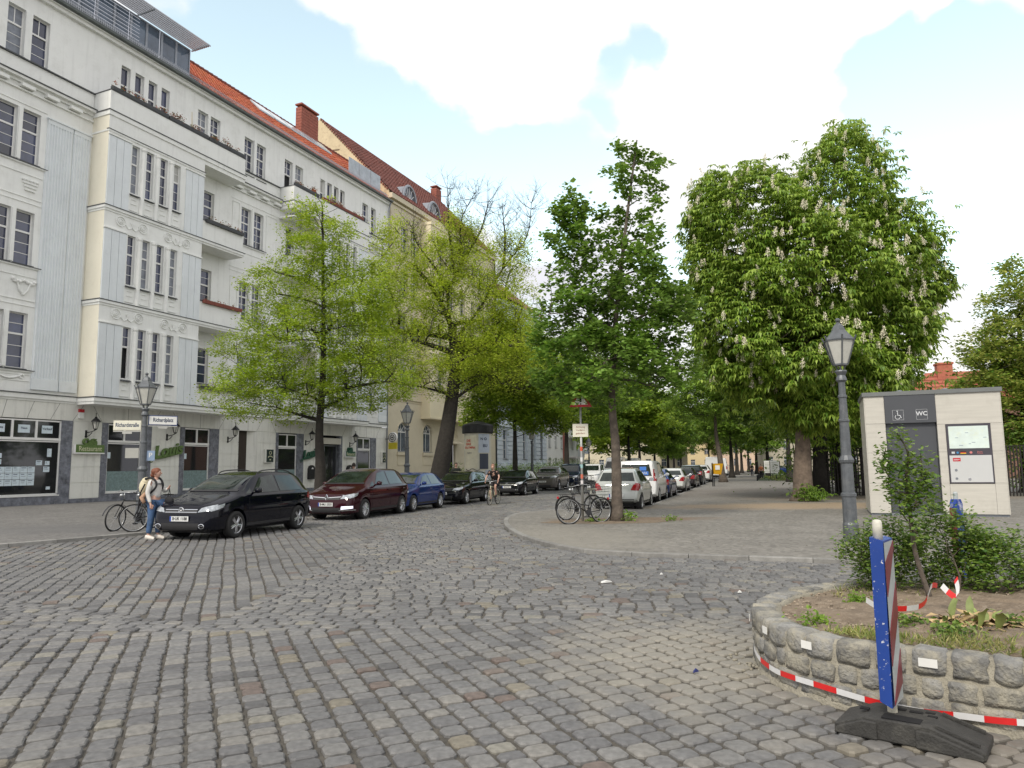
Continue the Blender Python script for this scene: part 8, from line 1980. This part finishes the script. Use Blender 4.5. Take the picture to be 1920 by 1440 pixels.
shrub('rose_bush', 'dense green rose bush in the planter behind the striped board', 1665, 1105, [(0, .1, .22, .26, .32, .2), (-.12, .1, .5, .12, .16, .2), (.16, .1, .42, .16, .2, .22)], 3300, lf_rose, (.025, .05), 8, 5)
shrub('rose_bush', 'widest part of the rose bush in the middle of the planter, beneath the toilet door', 1800, 1112, [(0, .3, .25, .42, .40, .25), (.02, .3, .62, .2, .25, .16), (.3, .3, .42, .2, .25, .16), (-.25, .2, .42, .2, .3, .2)], 5200, lf_rose, (.028, .055), 8, 6)
shrub('rose_bush', 'looser rose bush at the right picture edge of the planter', 1895, 1110, [(.1, .2, .2, .40, .40, .2), (.25, .3, .38, .15, .20, .16), (-.15, .2, .4, .1, .2, .14)], 2900, lf_rose, (.03, .06), 8, 7)
shrub('rose_bush', 'small loose shoot of the rose reaching out at the left of the lamp post foot', 1640, 1105, [(-.15, .2, .45, .13, .13, .25), (-.08, .1, .25, .16, .16, .2)], 900, lf_rose, (.025, .048), 6, 8)
# tall sapling rose
p = onsoil(1745, 1120); SP = thing('young_tree', 'thin upright rose stem with leafy top rising in front of the toilet door', 'young tree', (p.x, p.y, .40), 0)
def rel(px, py): q = at_y(px, py, p.y); return Vector((q.x - p.x, rnd.uniform(-.05, .05), q.z - .40))
main = catmull([Vector((0, 0, 0)), rel(1722, 1040), rel(1708, 960), rel(1702, 900), rel(1700, 850), rel(1676, 812)], 5)
mb = MB(); mb.tube(main, [.024 - .019 * i / len(main) for i in range(len(main))], 7)
side = [[rel(1708, 960), rel(1725, 900), rel(1722, 850)], [rel(1706, 930), rel(1735, 905), rel(1738, 880)], [rel(1704, 905), rel(1672, 895), rel(1657, 865)], [rel(1702, 880), rel(1665, 862), rel(1656, 840)], [rel(1708, 950), rel(1735, 930), rel(1740, 900)], [rel(1706, 925), rel(1672, 920), rel(1662, 900)], [rel(1716, 1000), rel(1690, 960), rel(1686, 930)]]
ends = []
for s_ in side: c_ = catmull(s_, 4); mb.tube(c_, [.009 - .006 * i / len(c_) for i in range(len(c_))], 5); ends += c_
ends += main[12:]; mb.obj('stem', m_bark, SP, smooth=True)
E_ = np.array([tuple(e) for e in ends]); r_ = np.random.default_rng(31); k = r_.integers(0, len(E_), 1500); leafmesh(E_[k] + r_.normal(0, 1, (1500, 3)) * (.045, .045, .05), r_.uniform(.035, .06, 1500), lf_rose, 'foliage', SP, None, .9, 0, r_, None, .72)
# small plants
for (px, py, n, lab, R_) in ((1608, 1130, 260, 'small fresh green weed on the bare soil left of the board', .09), (1712, 1172, 260, 'low dark green weed patch right of the striped board', .12), (1905, 1175, 300, 'low green plants at the right end of the planter', .16), (1790, 1188, 260, 'flat green weeds between the striped board and the wilted tulips', .14), (1530, 1165, 150, 'flat tuft of dry green grass near the front stones', .12)):
    q = onsoil(px, py); t = thing('weed_tuft', lab, 'weed', (q.x, q.y, .40), 0); leafcloud([(0, 0, .03), (R_ * .5, 0, .03), (-R_ * .5, 0, .02), (0, R_ * .5, .05)], ((R_ * .4, R_ * .4, .025), .025, .05), n, lf_row if px < 1700 else lf_rose, 'foliage', t, seed=px)
m_wilt = M('wilted_leaf', (.42, .30, .15), .7, var=.3, scale=15, objr=.35); m_wiltg = M('fading_tulip_leaf', (.22, .27, .08), .6, var=.3, scale=12, objr=.3)
q = onsoil(1838, 1172); WT = thing('wilted_tulips', 'heap of wilted yellow brown tulip leaves in the planter', 'plant', (q.x, q.y, .405), 0)
def longleaf(seed):
    rr = random.Random(seed); mb_ = MB(); n = 6; L_ = 1.0; vs = []
    for i in range(n + 1):
        t = i / n; z = .9 * sin(t * rr.uniform(1.8, 2.9)) * .45; w_ = .13 * sin(pi * (t * .9 + .08)) + .004; x = L_ * t * .9; tw_ = t * rr.uniform(-.8, .8)
        vs += [(x, -w_ * cos(tw_), z - w_ * sin(tw_) + .03 * w_), (x, 0, z - .03), (x, w_ * cos(tw_), z + w_ * sin(tw_))]
    fs = []
    for i in range(n): fs += [(i * 3, i * 3 + 1, i * 3 + 4, i * 3 + 3), (i * 3 + 1, i * 3 + 2, i * 3 + 5, i * 3 + 4)]
    return mb_.add(vs, fs)
lv = [longleaf(i).mesh('leaf', m_wilt, True) for i in range(5)]; lg = [longleaf(i + 9).mesh('leaf', m_wiltg, True) for i in range(4)]
for k in range(90):
    g_ = k % 6 == 0; o = link('leaf', rnd.choice(lg if g_ else lv), WT, (rnd.gauss(0, .17), rnd.gauss(0, .12), rnd.uniform(0, .02)), rnd.uniform(0, 6.3)); s_ = rnd.uniform(.12, .26); o.scale = (s_, s_, s_ * (.8 if g_ else .5)); o.rotation_euler[1] = rnd.uniform(-.9, -.3) if g_ else rnd.uniform(-.2, .2)

# tape --------------------------------------------------------------------
m_tw = M('tape_white', (.66, .66, .66), .4, var=.06, scale=20); m_tr = M('tape_red', (.62, .02, .02), .4, var=.08, scale=20)
def ribbon(nm, lab, P, up, width=.038, seg=.22, cat='barrier tape', start=0, parent=None):
    t = thing(nm, lab, cat, (0, 0, 0), 0); dense = catmull(P, 8); mr_, mw2 = MB(), MB(); acc = start
    for i in range(len(dense) - 1):
        a, b = dense[i], dense[i + 1]; u0 = up(i / len(dense)); u1 = up((i + 1) / len(dense)); tgt = mr_ if int(acc / seg) % 2 else mw2
        d_ = (b - a).normalized(); nn = d_.cross(u0).normalized() * .0012
        tgt.add([a - u0 * width / 2 - nn, b - u1 * width / 2 - nn, b + u1 * width / 2 - nn, a + u0 * width / 2 - nn, a - u0 * width / 2 + nn, b - u1 * width / 2 + nn, b + u1 * width / 2 + nn, a + u0 * width / 2 + nn], [(0, 1, 2, 3), (7, 6, 5, 4)])
        acc += (b - a).length
    for mat_, mb_, nm_ in ((m_tr, mr_, 'red_segment'), (m_tw, mw2, 'white_segment')):
        bm = bmesh.new(); me_ = mb_.mesh('t', mat_); bm.from_mesh(me_); bmesh.ops.remove_doubles(bm, verts=bm.verts, dist=.0002); bm.verts.ensure_lookup_table(); seen = set()
        for v0 in bm.verts:
            if v0.index in seen: continue
            st_ = [v0]; comp = []; seen.add(v0.index)
            while st_:
                q_ = st_.pop(); comp.append(q_)
                for e_ in q_.link_edges:
                    w_ = e_.other_vert(q_)
                    if w_.index not in seen: seen.add(w_.index); st_.append(w_)
            ids = {x.index: i for i, x in enumerate(comp)}; fs_ = {f.index: f for x in comp for f in x.link_faces}
            q2 = MB(); q2.add([x.co for x in comp], [tuple(ids[x.index] for x in f.verts) for f in fs_.values()]); q2.obj(nm_, mat_, t)
        bm.free()
    return t
TP = [(1414, 1215), (1424, 1234), (1450, 1255), (1480, 1268), (1530, 1284), (1590, 1302), (1640, 1316), (1690, 1327), (1740, 1336), (1800, 1342), (1860, 1350), (1920, 1355), (2010, 1362)]
path = []
for (px, py) in TP:
    best = None
    for k in range(0, int(cum[-1] * 60)):
        p, n = ringat(k / 60)
        if p.y > 6.6 or n.y > .4: continue
        w2_ = p + n * .042; q = prj(w2_ + Vector((0, 0, .15)))
        if q and (best is None or abs(q[0] - px) < best[0]): best = (abs(q[0] - px), w2_)
    p = best[1]; v = ray(px, py); sc = math.hypot(p.x, p.y) / math.hypot(v.x, v.y); path.append(Vector((p.x, p.y, CAMH + v.z * sc)))
ribbon('barrier_tape', 'red and white barrier tape strung round the front of the planter wall', path, lambda t: Vector((0, 0, 1)), seg=.165, start=.02)
def sp3(px, py, dy=0, z=.46): q = gp(px, py, z); return Vector((q.x, q.y + dy, z))
yy = 5.7
P2_ = [at_y(1624, 1125, 5.35), at_y(1650, 1138, 5.3), at_y(1700, 1141, 5.3), at_y(1732, 1132, 5.4), at_y(1746, 1100, 5.5), at_y(1757, 1098, 5.6)]
ribbon('barrier_tape', 'loose end of red and white tape looped over the weeds behind the striped board', P2_, lambda t: Vector((0, -.3, 1)).normalized(), width=.04, seg=.14, start=.0)
P3_ = [at_y(1766, 1098, 5.9), at_y(1780, 1112, 5.85), at_y(1793, 1119, 5.8), at_y(1796, 1105, 5.8), at_y(1792, 1085, 5.85)]
ribbon('barrier_tape', 'knotted red and white tape end hanging among the rose stems', P3_, lambda t: Vector((.5, -.2, .8)).normalized(), width=.045, seg=.1, start=.05)

# warning board with rubber foot ---------------------------------------------
m_blue = M('chipped_blue_paint', (.012, .05, .26), .45, var=.1, scale=8, dirt=((.6, .62, .66), 1.0, 30)); m_bw = M('board_white', (.40, .44, .44), .4, var=.12, scale=8); m_br = M('board_dark_red', (.17, .018, .03), .4, var=.12, scale=8)
t_ = m_blue.node_tree
for n_ in t_.nodes:
    if n_.type == 'MAP_RANGE' and abs(n_.inputs[1].default_value - .52) < 1e-4: n_.inputs[1].default_value = .615; n_.inputs[2].default_value = .625
m_foot = M('recycled_rubber', (.040, .039, .036), .75, var=.3, scale=12, bump=.4, bscale=70, dirt=((.10, .095, .08), .5, 6))
fa, fb = gp(1563, 1372), gp(1850, 1432); fd_ = (fb - fa); FL_ = .80; fan = math.atan2(fd_.y, fd_.x)
WB = thing('warning_board', 'upright blue edged warning board with red and white stripes plugged into a rubber foot', 'warning board', (0, 0, 0), fan)
bx = gp(1668, 1330, .15)
ex_ = Vector((cos(fan), sin(fan), 0)); ey_ = Vector((-sin(fan), cos(fan), 0))
WB.location = (bx.x, bx.y, 0)
# local x along the foot (right-forward), y to the back; the board face looks along +x, its side along -y
w_, th, z0, z1 = .235, .075, .17, 1.155
sd = MB(); sd.prism([(-th / 2, z0 + .03), (th / 2 - .01, z0), (th / 2, z1 - .02), (-th / 2, z1)], 1, -.05, .19); sd.obj('board', m_blue, WB)
MB().add([(th / 2 + .003, -.048, z0 + .012), (th / 2 + .003, .188, z0 + .012), (th / 2 + .003, .188, z1 - .03), (th / 2 + .003, -.048, z1 - .03)], [(0, 1, 2, 3)]).obj('white_face', m_bw, WB)
for k in range(4):
    zb_ = z0 - .16 + k * .40; pts_ = [(-.045, zb_), (.185, zb_ + .26), (.185, zb_ + .46), (-.045, zb_ + .20)]
    cl = [(y, min(max(z, z0 + .02), z1 - .035)) for y, z in pts_]
    if max(c[1] for c in cl) - min(c[1] for c in cl) > .03: MB().prism(cl, 0, th / 2 + .004, th / 2 + .007).obj('red_stripe', m_br, WB)
MB().tube([(0, .07, .05), (0, .07, z0 + .05)], .028, 8).obj('socket', M('cream_socket', (.55, .52, .42), .6, dirt=((.3, .28, .2), .6, 20)), WB)
MB().lathe([(.028, z1 - .02), (.028, z1 + .085), (.022, z1 + .1), (.01, z1 + .104)], 12, (0, .0, 0)).obj('lamp_socket', M('dirty_white_plastic', (.62, .60, .52), .5, var=.15, scale=30), WB, smooth=True)
# foot outline in local coordinates, from the picked ground corners
lo = (fa - Vector((bx.x, bx.y, 0))); xl, yl = lo.dot(ex_), lo.dot(ey_)
fx0 = xl; fx1 = xl + fd_.length; fy0 = yl; fy1 = yl + .36
ft = MB(); prof = [(fx0, .0), (fx0, .05), (fx0 + .17, .115), (fx1 - .27, .125), (fx1, .045), (fx1, .0)]
ft.prism(prof, 1, fy0 + .02, fy1)
ft.prism([(fx0 + .0, .0), (fx0 + .02, .04), (fx0 + .16, .10), (fx0 + .24, .10), (fx0 + .24, .0)], 1, fy0, fy0 + .02); ft.prism([(fx0 + .44, 0), (fx0 + .44, .10), (fx1 - .26, .10), (fx1 - .01, .03), (fx1 - .01, 0)], 1, fy0, fy0 + .02)
fo_ = ft.obj('rubber_foot', m_foot, WB)
md = fo_.modifiers.new('bev', 'BEVEL'); md.width = .008; md.segments = 2
ho = MB()
for (x0_, y0_, lx, ly) in ((.26, .04, .20, .09), (.30, .25, .05, .03), (.37, .24, .07, .035), (.45, .27, .05, .03), (.47, .21, .05, .03), (.12, .14, .05, .04)):
    ho.box((fx0 + x0_, fy0 + y0_, .119), (fx0 + x0_ + lx, fy0 + y0_ + ly, .1275))
ho.obj('foot_recess', m_seam, WB)
rb_ = MB()
for (xa, xb, za, zb2) in ((fx1 - .24, fx1 - .03, .118, .056), ): rb_.prism([(xa, za), (xb, zb2), (xb, zb2 + .016), (xa, za + .016)], 1, fy0 + .05, fy0 + .075); rb_.prism([(xa, za), (xb, zb2), (xb, zb2 + .016), (xa, za + .016)], 1, fy1 - .06, fy1 - .035)
rb_.obj('foot_rib', m_foot, WB)
# second board at the far side of the planter
q = gp(1797, 1105, .0); q = at_y(1797, 1000, 8.9); W2 = thing('warning_board', 'second warning board with scuffed blue and white edge at the far side of the planter', 'warning board', (q.x, 8.9, 0), radians(20))
MB().prism([(-.06, .17), (.06, .17), (.06, 1.10), (.035, 1.155), (-.035, 1.155), (-.06, 1.10)], 1, -.04, .04).obj('board', M('scuffed_blue_white', (.015, .05, .28), .45, dirt=((.65, .66, .7), 1.0, 9)), W2)
MB().box((-.068, -.04, .2), (-.061, .04, 1.05)).obj('red_stripe', m_br, W2)
MB().lathe([(.026, 1.15), (.026, 1.23), (.015, 1.245)], 10).obj('lamp_socket', m_bw, W2); MB().prism([(-.38, 0), (-.38, .04), (-.2, .11), (.2, .11), (.38, .04), (.38, 0)], 1, -.18, .18).obj('rubber_foot', m_foot, W2)
# rubble at the planter foot
rb2 = MB(); rr = random.Random(5)
for k in range(26):
    x, y = 1.92 + rr.gauss(0, .05), 6.0 + rr.gauss(0, .14); s_ = rr.uniform(.005, .018); rb2.ball((x - .08, y, s_ * .5), s_, 5, sc=(1.2, 1, .7))
tag(rb2.obj('mortar_rubble', m_mortar), kind='stuff')
print('objects', len(bpy.data.objects))
